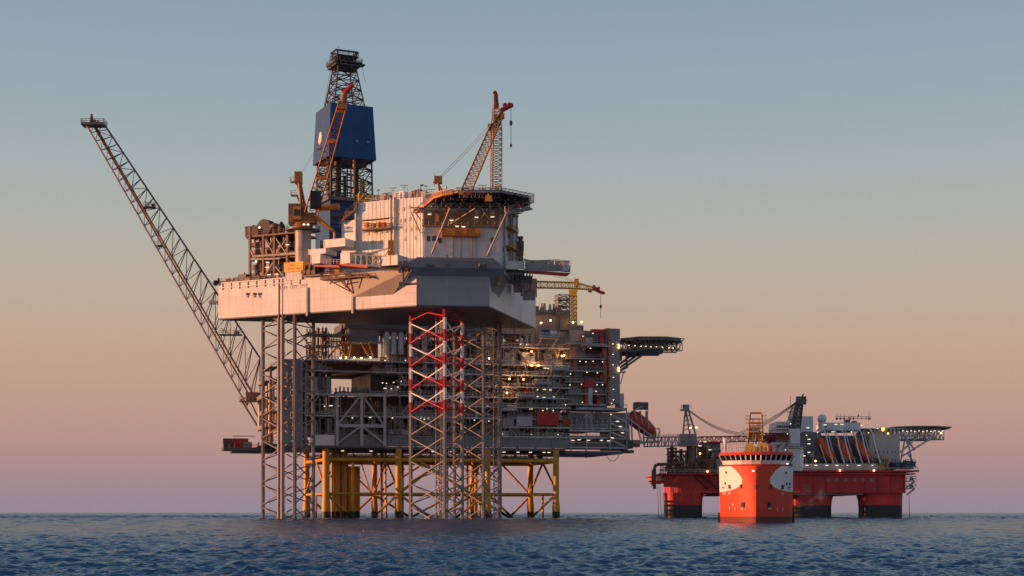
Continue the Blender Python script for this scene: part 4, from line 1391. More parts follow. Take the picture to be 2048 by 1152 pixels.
for (a, ra), (b, rb_) in zip(front, back):
    p0, p1 = T.w(T.s(a), 0, 0), T.w(T.s(b, DB), DB, 0)
    mid = p0.lerp(p1, .5)
    for z, r in ((zt1_, .7), (zm, .5)):
        mb = MB(); mb.tube(p0 + V(0, 0, z), p1 + V(0, 0, z), r, 8); mb.build('brace', JACKET, jk)
    for q in (p0, p1):
        mb = MB(); mb.tube(mid + V(0, 0, zt1_), q.lerp(mid, .06) + V(0, 0, zm + 2), .42, 8); mb.build('brace', JACKET, jk)
    mb = MB(); mb.tube(mid + V(0, 0, zm), mid + V(0, 0, -6), .4, 8); mb.build('brace', JACKET, jk)
hb(842, 925, 1027, 1040, .5); hb(800, 985, 880, 925, .5); hb(820, 1036, 960, 960, .4); hb(722, 925, 742, 988, .25, -20); hb(706, 925, 706, 1036, .5)
# conductors
mb0 = None
for i in range(11):
    px = 664 + i * 3.0
    d = -9 - (i % 3) * 2.4
    mb = MB(); s = T.s(px, d)
    mb.tube(T.w(s, d, -8), T.w(s, d, ZJ + 3), .42, 8)
    if i % 4 == 0: mb.tube(T.w(s, d, 15), T.w(s, d, 15.6), .75, 8)
    single('conductor_pipe', mb, JACKET if i % 4 != 2 else DSTEEL, None, 'conductor pipe', 'vertical conductor pipes beside the left front jacket leg', 'vertical conductor pipe beside the thick left jacket leg')
mb = MB(); s = T.s(688, -18)
for k in range(6): mb.tube(T.w(s + k * 1.1, -18, -8), T.w(s + k * 1.1, -18, 19.5), .55, 8)
for z in (3, 9, 15): mb.fbox(T, s - .6, s + 6.2, -18.7, -17.3, z, z + .5)
single('conductor_bundle', mb, JACKET, 'wide yellow bundle of clamped conductor tubes under the platform', 'conductor bundle')
for i, (px, d, r) in enumerate(((763, -22, .5), (771, -26, .4), (805, -12, .5), (952, -15, .6), (965, -20, .5), (935, -24, .4), (820, -20, .45))):
    mb = MB(); s = T.s(px, d); mb.tube(T.w(s, d, -8), T.w(s, d, ZJ + 2), r, 8); mb.tube(T.w(s, d, 18), T.w(s, d, 18.8), r * 1.5, 8)
    single('riser_pipe', mb, JACKET if i % 2 else BROWN, None, 'riser', 'thin riser pipes hanging into the sea between the jacket legs', 'thin riser pipe hanging into the sea between the jacket legs')
mb = MB(); a = T.p(887, 1040, -25); mb.lattice(T.w(T.s(887, -25), -25, -8), T.w(T.s(887, -25), -25, ZJ), (3.2, 3.2), (3.2, 3.2), 9, .2, .12, (1, 0, 0), 'x')
single('ladder_tower', mb, LSTEEL, 'pale lattice ladder tower under the platform behind the red-white leg', 'ladder tower')
# lower walkway under the topsides
mb = MB()
mb.fbox(T, T.s(640), T.s(1116), -36, -.5, 22.2, 22.45)
mb.build('walkway', DECKB, jk)
mb = MB()
for d in (-.7, -12, -24, -35.5):
    mb.rail([T.w(T.s(640), d, 22.45), T.w(T.s(1112), d, 22.45)], 1.3, .09, 1.7)
mb.build('handrail', BROWN, jk)
for i in range(16):
    mb = MB(); px = rnd.uniform(655, 1100); d = rnd.uniform(-24, -2); s = T.s(px, d)
    w, h = rnd.uniform(.8, 3), rnd.uniform(.9, 2.2)
    mb.fbox(T, s, s + w, d - 1, d, 22.5, 22.5 + h); mb.tube(T.w(s + w / 2, d - .5, 22.5 + h), T.w(s + w / 2, d - .5, 26), .18, 6); mb.fbox(T, s - .1, s + w + .1, d - 1.1, d + .1, 22.5 + h, 22.62 + h)
    single('valve_box', mb, rnd.choice([BROWN, DSTEEL, STEEL]), None, 'valve box', 'valve boxes on the walkway under the platform', 'small dark valve box on the walkway between jacket and topsides')

scaff_later = []
# ---- topsides structure
top = thing('production_platform', 'wide grey multi-deck oil production platform crowded with pipework behind the rig', 'oil platform', T.w(60, -15, 26))
SL, SR = T.s(563), T.s(1242)
W = SR - SL
def deck(z, x0, x1, d0=-36.0, d1=0.0, th=.5, m_=LSTEEL, rail=True):
    s0, s1 = T.s(x0, d1), T.s(x1, d1)
    mb = MB(); mb.fbox(T, s0, s1, d0, d1, z - th, z)
    k = s0 + 2
    while k < s1:
        mb.fbox(T, k, k + .3, d0 + .2, d1 - .1, z - th - .5, z - th); k += 4.2
    dk = mb.build('deck', m_, top)
    if rail:
        mb = MB(); mb.rail([T.w(s0, d1 - .1, z), T.w(s1, d1 - .1, z)], 1.15, .075, 1.5); mb.build('handrail', LSTEEL, dk)
    return dk
# cellar deck: dark bottom sheet, corrugated wind wall
mb = MB(); mb.fbox(T, T.s(563), T.s(1130), -40, 0.5, 25.2, 26.2); mb.fbox(T, T.s(620), T.s(770), .5, 3.0, 25.6, 26.3); mb.build('cellar_deck', DSTEEL, top)
mb = MB(); mb.fbox(T, T.s(1130), T.s(1246), -40, 0.2, 24.4, 25.4); mb.build('cellar_deck', DSTEEL, top)
mb = MB(); mb.fbox(T, T.s(620), T.s(668), .6, 1.2, 26.4, 30.2); mb.build('wind_wall', WHITE, top)
mb = MB(); mb.fbox(T, T.s(668), T.s(1143), .1, .5, 26.3, 30.0)
k = T.s(668)
while k < T.s(1143):
    mb.fbox(T, k, k + .14, .5, .62, 26.4, 29.9); k += .7
mb.fbox(T, T.s(668), T.s(1143), .45, .8, 29.8, 30.3)
mb.build('wind_wall', WALLG, top)
LV = {}
for nm, z, x0, x1, d1 in (('a', 30.6, 1000, 1216, 1.0), ('b', 34.2, 1000, 1216, .2), ('c', 37.4, 610, 1140, 0), ('d', 41.6, 830, 1140, .5), ('e', 45.2, 612, 1140, 0),
                          ('f', 49.2, 800, 1140, .2), ('g', 53.6, 612, 1140, .3), ('h', 57.4, 612, 1140, .8), ('i', 64.0, 1000, 1140, .2)):
    if nm in 'eg':
        deck(z, x0, 664, -36, d1); deck(z, 742, x1, -36, d1)
        mb = MB(); mb.fbox(T, T.s(663), T.s(743), -4, d1, z - .6, z); mb.build('deck', STEEL, top)
    else:
        deck(z, x0, x1, -36, d1)
    LV[nm] = z
# back wall of the packed modules, leaving the two see-through bays open
mb = MB()
for x0, x1, z0, z1 in ((563, 663, 30, 57), (742, 1140, 30, 57), (663, 742, 30, 45), (790, 1140, 57, 67), (663, 742, 51.5, 57)):
    mb.fbox(T, T.s(x0), T.s(x1), -12.5 - (x0 % 3), -12.2 - (x0 % 3), z0, z1)
mb.build('module_wall', WALLD, top)
# columns and big K-braced front frame
for px in (612, 640, 800, 832, 868, 902, 940, 1000, 1036, 1072, 1106, 1138):
    mb = MB(); s = T.s(px); mb.fbox(T, s - .35, s + .35, -1.0, -.3, 26, 57.5 if px > 650 else 53); mb.build('column', DSTEEL if px % 3 else STEEL, top)
for px in (673, 722, 768):
    mb = MB(); s = T.s(px); mb.fbox(T, s - .5, s + .5, .9, 1.8, 26.3, tz(px, 788)); mb.build('column', LSTEEL, top)
mb = MB(); s0, s1 = T.s(673), T.s(768); sm_ = T.s(722)
za, zb_, zc_ = tz(720, 790), tz(720, 852), 27.0
for z in (za, zb_):
    mb.fbox(T, s0, s1, 1.0, 1.7, z - .55, z + .55)
for x, y0, y1 in ((s0, zb_, za), (s1, zb_, za), (s0, zc_, zb_), (s1, zc_, zb_)):
    mb.tube(T.w(x, 1.3, y0), T.w(sm_, 1.3, y1), .42, 6)
mb.build('front_frame', LSTEEL, top)
mb = MB()
for (x0, z0, x1, z1) in ((612, 37.4, 640, 45), (640, 45, 612, 53), (800, 37.4, 832, 45), (832, 45, 800, 53), (868, 30, 902, 37), (902, 37, 940, 45), (1036, 30.6, 1000, 37.4), (1106, 45, 1138, 53), (1000, 57.4, 1030, 64), (1060, 57.4, 1030, 64)):
    mb = MB(); mb.tube(T.w(T.s(x0), -.6, z0), T.w(T.s(x1), -.6, z1), .3, 6); mb.build('brace', STEEL, top)
# left module: dark block with a sunlit side wall
mb = MB(); mb.fbox(T, T.s(563), T.s(606), -9, -.2, 26.2, tz(585, 718)); mb.build('left_module', WALLG, top)
for i in range(5): scaff_later.append((563 + (i % 2) * 18, 585 + (i % 2) * 20, 30.5 + i * 4.6, 34.6 + i * 4.6))
mb = MB()
for z in (34, 38, 42, 46, 50): mb.fbox(T, T.s(562), T.s(606), -.25, .1, z, z + .25)
mb.build('module_ribs', STEEL, top)
mb = MB(); mb.fbox(T, T.s(606), T.s(664), -10, -1.5, tz(640, 785), tz(640, 752)); mb.build('grey_cabin_wall', WALLG, top)
mb = MB(); mb.fbox(TL, 0.5, 9, -.3, .3, 27, 46); mb.fbox(TL, 9.5, 20, -.3, .4, 30, 40); mb.build('left_side_wall', CREAM, top)
mb = MB(); mb.fbox(TL, 4, 8, .5, 1.4, 34.5, 38.6); mb.build('side_panel', YELLOW, top)
# left outrigger decks and pipe racks on the lit side
for z, s0, s1, o in ((26.8, -1, 33, 6.5), (33, 2, 30, 5.5), (38.5, 2, 30, 5), (44, 4, 30, 6), (50, 6, 30, 5), (55.5, 10, 30, 3)):
    mb = MB(); mb.fbox(TL, s0, s1, 0, o, z - .35, z); dk = mb.build('side_deck', BROWN, top)
    mb = MB(); mb.rail([TL.w(s0, o - .1, z), TL.w(s1, o - .1, z)], 1.2, .07, 1.6); mb.rail([TL.w(s0, .2, z), TL.w(s0, o, z)], 1.2, .07, 1.6); mb.build('handrail', LSTEEL, dk)
for i in range(12):
    mb = MB(); s, o = 2 + i * 2.4, rnd.uniform(1, 5)
    z0, z1 = rnd.choice([27, 33, 38.5]), rnd.choice([44, 50, 54])
    mb.tube(TL.w(s, o, z0), TL.w(s, o, z1), rnd.uniform(.25, .7), 8)
    mb.tube(TL.w(s, o, z1 - 2), TL.w(s + 4, o - .5, z1 - 2), .3, 7); mb.fbox(TL, s, s + 1.5, o - .7, o + .7, z0 + 1, z0 + 3.2)
    single('side_riser', mb, rnd.choice([PINKISH, BROWN, PINKISH, OCHRE, LSTEEL]), None, 'pipe', 'pipes on the lit left side of the platform', 'boxed pipe on the lit left side of the platform')
mb = MB(); c = T.p(448, 900, -14)
s0, s1 = T.s(447, -14), T.s(560, -14)
mb.fbox(T, s0, s1, -24, -14, 24.9, 26.0); mb.fbox(T, s0 + 3, s1, -22, -15, 24.0, 24.95); mb.rail([T.w(s0, -14.2, 26), T.w(s1, -14.2, 26)], 1.2, .07); mb.rail([T.w(T.s(466, -14), -14.2, 29.6), T.w(T.s(510, -14), -14.2, 29.6)], .6, .07, 4); mb.build('outrigger_deck', DSTEEL, top)
container(T, 466, 877, 496, 895, -14.6, -19, RED, 'bright red container on the left outrigger deck of the platform')
container(T, 447, 877, 464, 895, -15, -19, BROWN, 'brown container at the far left tip of the outrigger deck')
container(T, 488, 884, 503, 895.5, -14.3, -14.9, PINKISH, 'low pinkish box in front of the red outrigger container', 'box')

# ---- upper works between the decks and the rig hull
def tpbox(px0, py0, px1, py1, d1, d0, name, m_, par=top):
    mb = MB(); mb.pbox(T, px0, py0, px1, py1, d1, d0); return mb.build(name, m_, par)
mb = MB(); mb.pbox(T, 698, 652, 758, 683, -2, -14); mb.pbox(T, 696, 683, 760, 685.5, -1.7, -14)
single('clad_house', mb, WALLD, 'dark ribbed house hanging under the hull above the lit drill bay', 'deckhouse')
mb = MB(); mb.pbox(T, 700, 686, 756, 716, -13, -13.4)
mb.build('bay_wall', BROWN, top)
mb = MB()
for (x0, y0, x1, y1) in ((702, 686, 697, 716), (738, 686, 746, 716), (722, 686, 738, 714), (655, 716, 684, 684), (672, 686, 692, 716), (684, 650, 684, 690), (650, 683, 700, 683)):
    mb.tube(T.p(x0, y0, -4), T.p(x1, y1, -4), .42, 6)
mb.build('bay_brace', BROWN, top)
mb = MB()
for x0 in (636, 645, 652, 688, 694): mb.tube(T.p(x0, 655, -5 - x0 % 4), T.p(x0, 716, -5 - x0 % 4), .45, 7)
mb.build('bay_pipe', BROWN, top)
for i, px in enumerate((773, 787, 801.5)):
    mb = MB(); c = T.p(px, 709, -3); h = (709 - 662) * .181; mb.lathe(c, [(1.1, 0), (1.15, .3), (1.15, h - .8), (.7, h), (.15, h + .3)], 14); mb.tube(c + V(0, 0, h * .5), c + V(0, 0, h * .5 + .25), 1.22, 14)
    single('storage_tank', mb, LSTEEL, None, 'tank', 'upright tanks under the hull', 'upright grey storage tank under the hull left of the red-white leg')
mb = MB(); c = T.p(849, 760, -1); mb.tube(c, T.p(849, 650, -1), .9, 8); 
for k in range(9): mb.box(c + V(0, 0, 2 + k * 2.2), (2.3, 2, .5))
single('riser_stack', mb, PINKISH, 'tall salmon coloured riser stack behind the red-white leg', 'riser')
tpbox(690, 646, 1000, 660, -1, -26, 'top_deck_girder', DSTEEL)
tpbox(1000, 650, 1064, 668, -3, -20, 'top_deck_girder', WALLD)
tpbox(1126, 650, 1167, 690, -4, -14, 'upper_module', WALLD)
# the lit tan wall and lamp gallery at the see-through bay
mb = MB(); mb.hexa([T.p(703, 787, -3), T.p(741, 787, -3), T.p(741, 787, -4), T.p(703, 787, -13), T.p(703, 757, -3), T.p(741, 748, -3), T.p(741, 748, -4), T.p(703, 757, -13)])
tw = mb.build('tan_wall', paint('tan insulated wall', (0.50, 0.33, 0.17), .6, var=.2), top)
mb = MB(); mb.hexa([T.p(662, 752, -1), T.p(741, 745, -1), T.p(741, 745, -14), T.p(662, 752, -14), T.p(662, 748, -1), T.p(741, 741, -1), T.p(741, 741, -14), T.p(662, 748, -14)]); mb.build('bay_soffit', OCHRE, top)
for i in range(9):
    mb = MB(); c = T.p(672 + i * 8, 786 - (i % 3), -2); mb.tube(c, c + V(0, 0, rnd.uniform(.8, 2.4)), .35, 6); mb.box(c, (1.5, 1, .8))
    single('valve_post', mb, DSTEEL, None, 'valve', 'valve posts on top of the pale front frame', 'small dark valve post on top of the pale K-braced frame')

# ---- right-hand modules
tpbox(1000, 688, 1140, 735, -6, -14, 'brown_module', BROWN)
for x0, y0, x1, y1, lab in ((1010, 706, 1028, 731, 'narrow white cabinet with a dark vent slot on the lamp-lit deck'), (1044, 706, 1070, 733, 'wide white cabinet pair with a dark vent slot on the lamp-lit deck'), (921, 717, 946, 729, 'low white cabinet between the red-white leg and the right leg')):
    mb = MB(); mb.pbox(T, x0, y0, x1, y1, -1.5, -5); mb.pbox(T, x0 - .5, y0 - 1, x1 + .5, y0, -1.3, -5.2)
    c_ = single('power_cabinet', mb, WHITE, lab, 'cabinet', 'white cabinets on the lamp-lit deck')
    mb = MB(); mb.pbox(T, (x0 + x1) / 2 + 1, y0 + 3, x1 - 2, y0 + 6, -1.44, -1.5); mb.build('vent_slot', BLACK, c_)
    mb = MB(); mb.pbox(T, x0 + 1.5, y0 + 8, (x0 + x1) / 2 - .5, y1 - 1, -1.44, -1.5); mb.build('door', CREAM, c_)
def balcony(x0, y0, x1, y1, lab, cargo=None):
    b = thing('escape_balcony', lab, 'balcony', T.p((x0 + x1) / 2, y1, 2), 'pale railed balconies stepping down the platform front')
    s0, s1 = T.s(x0, 3), T.s(x1, 3); z0, z1 = T.z(x0, y1, 3), T.z(x0, y0, 3)
    mb = MB(); mb.fbox(T, s0, s1, .2, 3.2, z0, z0 + .4); mb.fbox(T, s0, s1, 3.0, 3.2, z0, z0 + .7); mb.build('floor', LSTEEL, b)
    mb = MB(); mb.rail([T.w(s0, 3.1, z0 + .4), T.w(s1, 3.1, z0 + .4)], 1.5, .12, .9); mb.rail([T.w(s0, .3, z0 + .4), T.w(s0, 3.1, z0 + .4)], 1.5, .1, 1.4); mb.fbox(T, s0, s1, 3.02, 3.1, z0 + .5, z0 + 1.0); mb.build('handrail', LSTEEL, b)
    mb = MB(); mb.tube(T.w(s0 + .5, 2.8, z0), T.w(s0 - .8, .1, z0 - 3), .16, 5); mb.tube(T.w(s1 - .5, 2.8, z0), T.w(s1 - 1.8, .1, z0 - 3), .16, 5); mb.build('bracket', LSTEEL, b)
    for (f0, f1, m_, h) in cargo or ():
        mb = MB(); mb.fbox(T, s0 + (s1 - s0) * f0, s0 + (s1 - s0) * f1, .6, 2.4, z0 + .45, z0 + h)
        mb.fbox(T, s0 + (s1 - s0) * f0 - .1, s0 + (s1 - s0) * f1 + .1, .5, 2.5, z0 + h, z0 + h + .15); mb.build('raft_box', m_, b)
balcony(1082, 662, 1118, 676, 'topmost balcony carrying blue and white boxes under the stacks', ((.12, .5, BLUE, 3.0), (.54, .9, WHITE, 2.8)))
balcony(1103, 730, 1136, 741, 'plain balcony second from the top beside the grey tower', ((.7, .95, LSTEEL, 2.0),))
balcony(1069, 757, 1103, 769, 'plain balcony in the middle of the descending row', ((.1, .5, LSTEEL, 1.8),))
balcony(1036, 783, 1070, 795, 'balcony with a red box, second from the bottom of the row', ((.45, .85, RED, 2.7),))
balcony(1002, 810, 1034, 822, 'lowest balcony with blue boxes beside the right lattice leg', ((.0, .4, BLUE, 2.3), (.5, .8, CREAM, 2.0)))
container(T, 1075, 825, 1117, 850, 1.2, -4, RED, 'big bright red container on the lower right deck of the platform')
container(T, 1034, 834, 1064, 852, .8, -3, LSTEEL, 'grey container left of the big red one on the lower deck')
container(T, 1006, 836, 1027, 852, .6, -3, STEEL, 'darker grey container beside the right lattice leg on the lower deck')
container(T, 1126, 838, 1140, 850, .8, -2, RED, 'small red cabinet right of the big red container', 'cabinet')
container(T, 842, 820, 880, 852, -.6, -6, WALLG, 'large ribbed grey container seen through the red-white leg')
container(T, 854, 757, 884, 773, -.8, -3, YELLOW, 'yellow box seen through the upper red-white leg', 'box')
container(T, 1030, 743, 1047, 756, -2, -5, BROWN, 'rusty brown box on the deck of round sodium lamps', 'box')
# stacks and top modules near the right hull corner
tpbox(1064, 622, 1140, 690, -3, -16, 'upper_module', WALLD)
for px in (1083, 1089, 1100, 1108):
    mb = MB(); c = T.p(px, 626, -5); h = (626 - (607 + (px % 3))) * .187; mb.lathe(c, [(.55, 0), (.55, h * .7), (.35, h * .85), (.6, h)], 10); mb.tube(c, c + V(0, 0, 1.2), .95, 10)
    single('exhaust_stack', mb, STEEL, None, 'exhaust stack', 'short exhaust stacks on the upper module right of the hull', 'short grey exhaust stack on the upper module right of the hull')
mb = MB()
for x0, y0, x1, y1 in ((1062, 628, 1125, 630), (1066, 612, 1078, 630), (1111, 614, 1122, 630), (1120, 622, 1140, 660)): mb.pbox(T, x0, y0, x1, y1, -2, -6)
mb.rail([T.p(1062, 628, -2), T.p(1140, 628, -2)], 1.2, .08); mb.build('upper_module_top', DSTEEL, top)
mb = MB(); s = T.s(1124, -8); z0, z1 = tz(1124, 662, -8), tz(1124, 590, -8)
mb.lattice(T.w(s, -8, z0), T.w(s, -8, z1), (4.6, 4), (4.4, 4), 9, .2, .13, (1, .26, 0), 'x')
for k in range(5): mb.fbox(T, s - 3, s + 2.6, -10, -5.5, z0 + 2 + k * 2.4, z0 + 2.18 + k * 2.4)
single('vent_tower', mb, STEEL, 'grey scaffold-like lattice tower left of the yellow crane column', 'lattice tower')
# platform crane: boom rests on a yellow lattice column
QY = T.w(T.s(1146, -10), -10, 0).y
def c4(px, py, dy=0.0): return P(px, py, QY + dy)
cr = thing('pedestal_crane', 'yellow platform crane with level boom resting on a lattice column', 'crane', c4(1046, 640))
mb = MB(); mb.tube(c4(1046, 650), c4(1046, 590), 2.4, 14); mb.build('pedestal', STEEL, cr)
mb = MB(); mb.box(c4(1050, 575), (9, 6, 6)); mb.box(c4(1058, 585), (6, 5, 3)); mb.rail([c4(1040, 590, -3), c4(1066, 590, -3)], 1.2, .08); mb.build('machinery_house', DSTEEL, cr)
mb = MB(); mb.lattice(c4(1060, 569), c4(1152, 571), (2.4, 2.4), (2.4, 2.2), 13, .2, .1, (0, 1, 0), 'z'); mb.lattice(c4(1152, 571), c4(1188, 578), (2.4, 2.2), (1.0, 1.0), 5, .2, .1, (0, 1, 0), 'z'); mb.build('boom', YELLOW, cr)
mb = MB(); mb.box(c4(1153, 566), (1.6, 2.4, 3)); mb.box(c4(1180, 581), (1.4, 1.6, 1.4)); mb.build('boom_head', OCHRE, cr)
mb = MB(); mb.tube(c4(1186, 575), c4(1202, 585), .95, 7, .6)
for px, py in ((1188, 573), (1197, 576), (1203, 585), (1207, 586)): mb.tube(c4(px, py, -.7), c4(px, py, .7), .65, 10)
mb.build('jib_tip', DRED, cr)
mb = MB(); mb.path([c4(1201.5, 588), c4(1201.5, 636)], .08, 4); mb.build('hoist_rope', BLACK, cr)
mb = MB(); mb.sphere(c4(1201.5, 613), .5, 8, 6, 1, 1, 1.6); mb.build('hook', DSTEEL, cr)
mb = MB(); mb.tube(c4(1110, 553), c4(1153, 564), .06, 4, cap=False); mb.tube(c4(1118, 552), c4(1153, 562), .06, 4, cap=False); mb.build('pendant_rope', STEEL, cr)
mb = MB(); mb.lattice(c4(1146, 655), c4(1146, 592), (2.7, 2.7), (2.7, 2.7), 8, .22, .12, (1, 0, 0), 'x'); mb.hexa([c4(1140, 594, -1.7), c4(1152, 594, -1.7), c4(1152, 594, 1.7), c4(1140, 594, 1.7), c4(1137, 579, -2), c4(1156, 579, -2), c4(1156, 579, 2), c4(1137, 579, 2)])
single('boom_rest', mb, YELLOW, 'yellow lattice column with a cradle carrying the level crane boom', 'boom rest')

# ---- grey tower at the right
tw_ = thing('process_tower', 'dark grey process tower with ringed decks and orange uprights at the platform right end', 'tower', T.w(T.s(1190), -6, 30))
mb = MB(); mb.pbox(T, 1212, 657, 1240, 807, .4, -12); mb.pbox(T, 1140, 660, 1170, 812, -1, -14); mb.pbox(T, 1170, 717, 1214, 815, -2.2, -14); mb.pbox(T, 1165, 662, 1212, 717, -6, -14); mb.build('wall', WALLG, tw_)
mb = MB()
for y in (686, 716, 741, 763, 787, 808): mb.pbox(T, 1132, y, 1211, y + 2.4, 1.6, -10)
mb.pbox(T, 1166, 689, 1220, 693, 1.8, -8); mb.pbox(T, 1153, 815, 1254, 820, 1.5, -12); mb.build('deck', STEEL, tw_)
mb = MB()
for y in (686, 716, 741, 763, 787): mb.rail([T.p(1132, y, 1.5), T.p(1211, y, 1.5)], 1.2, .07, 1.5)
mb.rail([T.p(1153, 815, 1.4), T.p(1254, 815, 1.4)], 1.2, .08); mb.build('handrail', STEEL, tw_)
RUSTO = paint('orange primer steel', (0.42, 0.11, 0.04), .6, var=.3, streak=.4)
for x0, x1, y0, y1 in ((1206, 1213, 696, 765), (1216, 1218.5, 656, 805), (1166, 1169, 668, 695), (1149, 1152, 700, 770), (1216, 1221, 742, 760), (1171, 1175, 775, 810)):  # thin full-height strip is the wall's sunlit left edge, put in as colour
    mb = MB(); mb.pbox(T, x0, y0, x1, y1, 1.1, -.5); mb.build('upright', RUSTO, tw_)
mb = MB(); mb.tube(T.p(1209, 767, 1.3), T.p(1222, 740, 1.3), .35, 6); mb.tube(T.p(1213, 720, 1.3), T.p(1224, 700, 1.3), .3, 6); mb.tube(T.p(1166, 700, 1.3), T.p(1178, 692, 1.3), .5, 6); mb.build('brace', RUSTO, tw_)
mb = MB(); mb.tube(T.p(1180, 811, 1), T.p(1180, 776, 1), 1.0, 10); mb.build('pipe', LSTEEL, tw_)
container(T, 1168, 761, 1187, 774, 2, -1, RED, 'bright red box halfway up the grey process tower', 'box')
for i, (x0, y0, x1, y1) in enumerate(((1191, 785, 1200, 794), (1193, 799, 1200, 812), (1200, 672, 1208, 690), (1184, 659, 1210, 665), (1199, 707, 1204, 714), (1191, 730, 1196, 736), (1200, 750, 1205, 757))):
    mb = MB(); mb.pbox(T, x0, y0, x1, y1, .8, -1.5); mb.pbox(T, x0 + .6, y0 + .8, x1 - .6, y1 - .8, .9, .7); mb.pbox(T, x0 - .3, y0 - .6, x1 + .3, y0, 1.0, -1.6)
    single('fire_cabinet', mb, RED, None, 'fire cabinet', 'red fire cabinets on the grey tower', 'small red fire cabinet on the decks of the grey tower')
container(T, 1172, 676, 1184, 690, .6, -3, LSTEEL, 'white-grey cabinet on the top open deck of the tower', 'cabinet')
container(T, 1185, 675, 1193, 690, .2, -3, DSTEEL, 'dark cabinet beside the white-grey one high on the tower', 'cabinet')
tpbox(1240, 787, 1248, 815, 0, -6, 'side_box', LSTEEL, tw_)
mb = MB(); mb.tube(T.p(1240, 745, 0), T.p(1251, 744, 0), .4, 6); mb.tube(T.p(1247, 746, 0), T.p(1241, 768, 0), .18, 5); mb.build('side_bracket', STEEL, tw_)
# lower right modules
tpbox(1140, 825, 1252, 862, -1.5, -12, 'lower_module', WALLG)
tpbox(1216, 862, 1256, 900, -2, -12, 'stair_bay_wall', WALLD)
tpbox(1140, 872, 1216, 898, -2.5, -10, 'lower_module', WALLD)
mb = MB(); mb.pbox(T, 1140, 860, 1220, 863, 1, -8); mb.pbox(T, 1140, 894, 1256, 897, .8, -8); mb.pbox(T, 1143, 885, 1218, 886, .8, .7); mb.build('deck', LSTEEL, top)
mb = MB(); mb.tube(T.p(1173, 858, .6), T.p(1252, 858, .6), .14, 5)
for x in (1173, 1220, 1253): mb.pbox(T, x, 820, x + 1.6, 900, .6, .1)
for i in range(4):
    y = 830 + i * 17
    mb.tube(T.p(1222, y, .5), T.p(1251, y + 12, .5), .3, 5); mb.pbox(T, 1222, y + 13, 1252, y + 14.5, .8, -1)
mb.build('stair_frame', LSTEEL, top)
tpbox(1252, 880, 1266, 897, -1, -6, 'end_box', GREEN, top); tpbox(1266, 880, 1280, 894, -1.5, -5, 'end_box', RUSTO, top)
mb = MB(); mb.pbox(T, 1248, 900, 1268, 906, -1, -5); mb.build('end_box', DSTEEL, top)
mb = MB(); pts = [T.p(1211, 904, -4), T.p(1214, 914, -4), T.p(1221, 922, -4), T.p(1229, 922, -4), T.p(1236, 914, -4), T.p(1241, 903, -4)]
mb.path(pts, .12, 5); single('hanging_hose', mb, BLACK, 'thin black hose hanging in a loop below the right end', 'hose')
for i, (px, y1) in enumerate(((1142, 906), (1172, 912))):
    mb = MB(); mb.tube(T.p(px, 900, -3), T.p(px, y1 + 2, -3), .25, 6); mb.box(T.p(px, y1 + 1, -3), (.8, .8, 1)); single('drain_stub', mb, DSTEEL, None, 'pipe stub', 'pipe stubs under the right cellar deck', 'short pipe stub poking down under the right cellar deck')

# ---- helideck on the right end
hY = T.w(T.s(1240, -8), -8, 0).y
H2 = P(1300, 682, hY); H2r = P(1368, 682, hY).x - H2.x
hx = thing('helideck', 'flat grey helideck on a deep lit truss at the platform right end', 'helideck', H2)
zt = H2.z
R2 = 12.4
oc = [(H2.x + R2 * math.cos(math.radians(22.5 + 45 * i)), H2.y + R2 * math.sin(math.radians(22.5 + 45 * i))) for i in range(8)]
mb = MB(); mb.prism(oc, zt - .1, zt + .35); mb.build('deck', DECKB, hx)
mb = MB()
oc2 = [(H2.x + (R2 + 1.3) * math.cos(math.radians(22.5 + 45 * i)), H2.y + (R2 + 1.3) * math.sin(math.radians(22.5 + 45 * i))) for i in range(8)]
for i in range(8):
    j = (i + 1) % 8
    a, b, c_, d_ = Vector((*oc[i], zt - .5)), Vector((*oc[j], zt - .5)), Vector((*oc2[j], zt + .3)), Vector((*oc2[i], zt + .3))
    mb.tube(c_, d_, .16, 5); mb.tube(a, b, .2, 5)
    for k in range(7): mb.tube(a.lerp(b, k / 6), d_.lerp(c_, k / 6), .12, 4)
mb.build('safety_net', STEEL, hx)
mb = MB()
for yy in (-11, -6, 0, 6, 11):
    w = math.sqrt(max(R2 * R2 - yy * yy, 30))
    mb.truss((H2.x - w - 2, H2.y + yy, zt - .6), (H2.x + w, H2.y + yy, zt - .6), 3.2, 13, .22, .13)
    mb.tube((H2.x - w - 3, H2.y + yy, zt - 5.2), (H2.x + w * .3, H2.y + yy, zt - 3.8), .4, 6)
mb.build('underside_truss', DSTEEL, hx)
mb = MB(); mb.prism([(H2.x - R2 - 1, H2.y - 9), (H2.x + 4, H2.y - 9), (H2.x + 4, H2.y + 9), (H2.x - R2 - 1, H2.y + 9)], zt - 4.9, zt - 4.2); mb.build('lower_deck', DSTEEL, hx)
for (x0, y0, x1, y1, dy) in ((1240, 741, 1292, 705, -8), (1240, 735, 1280, 706, -2), (1240, 728, 1266, 708, 4), (1253, 736, 1253, 705, -8), (1242, 722, 1242, 704, -8), (1240, 742, 1256, 733, -8)):
    mb = MB(); mb.tube(P(x0, y0, hY + dy), P(x1, y1, hY + dy), .42, 7); mb.build('strut', DSTEEL, hx)

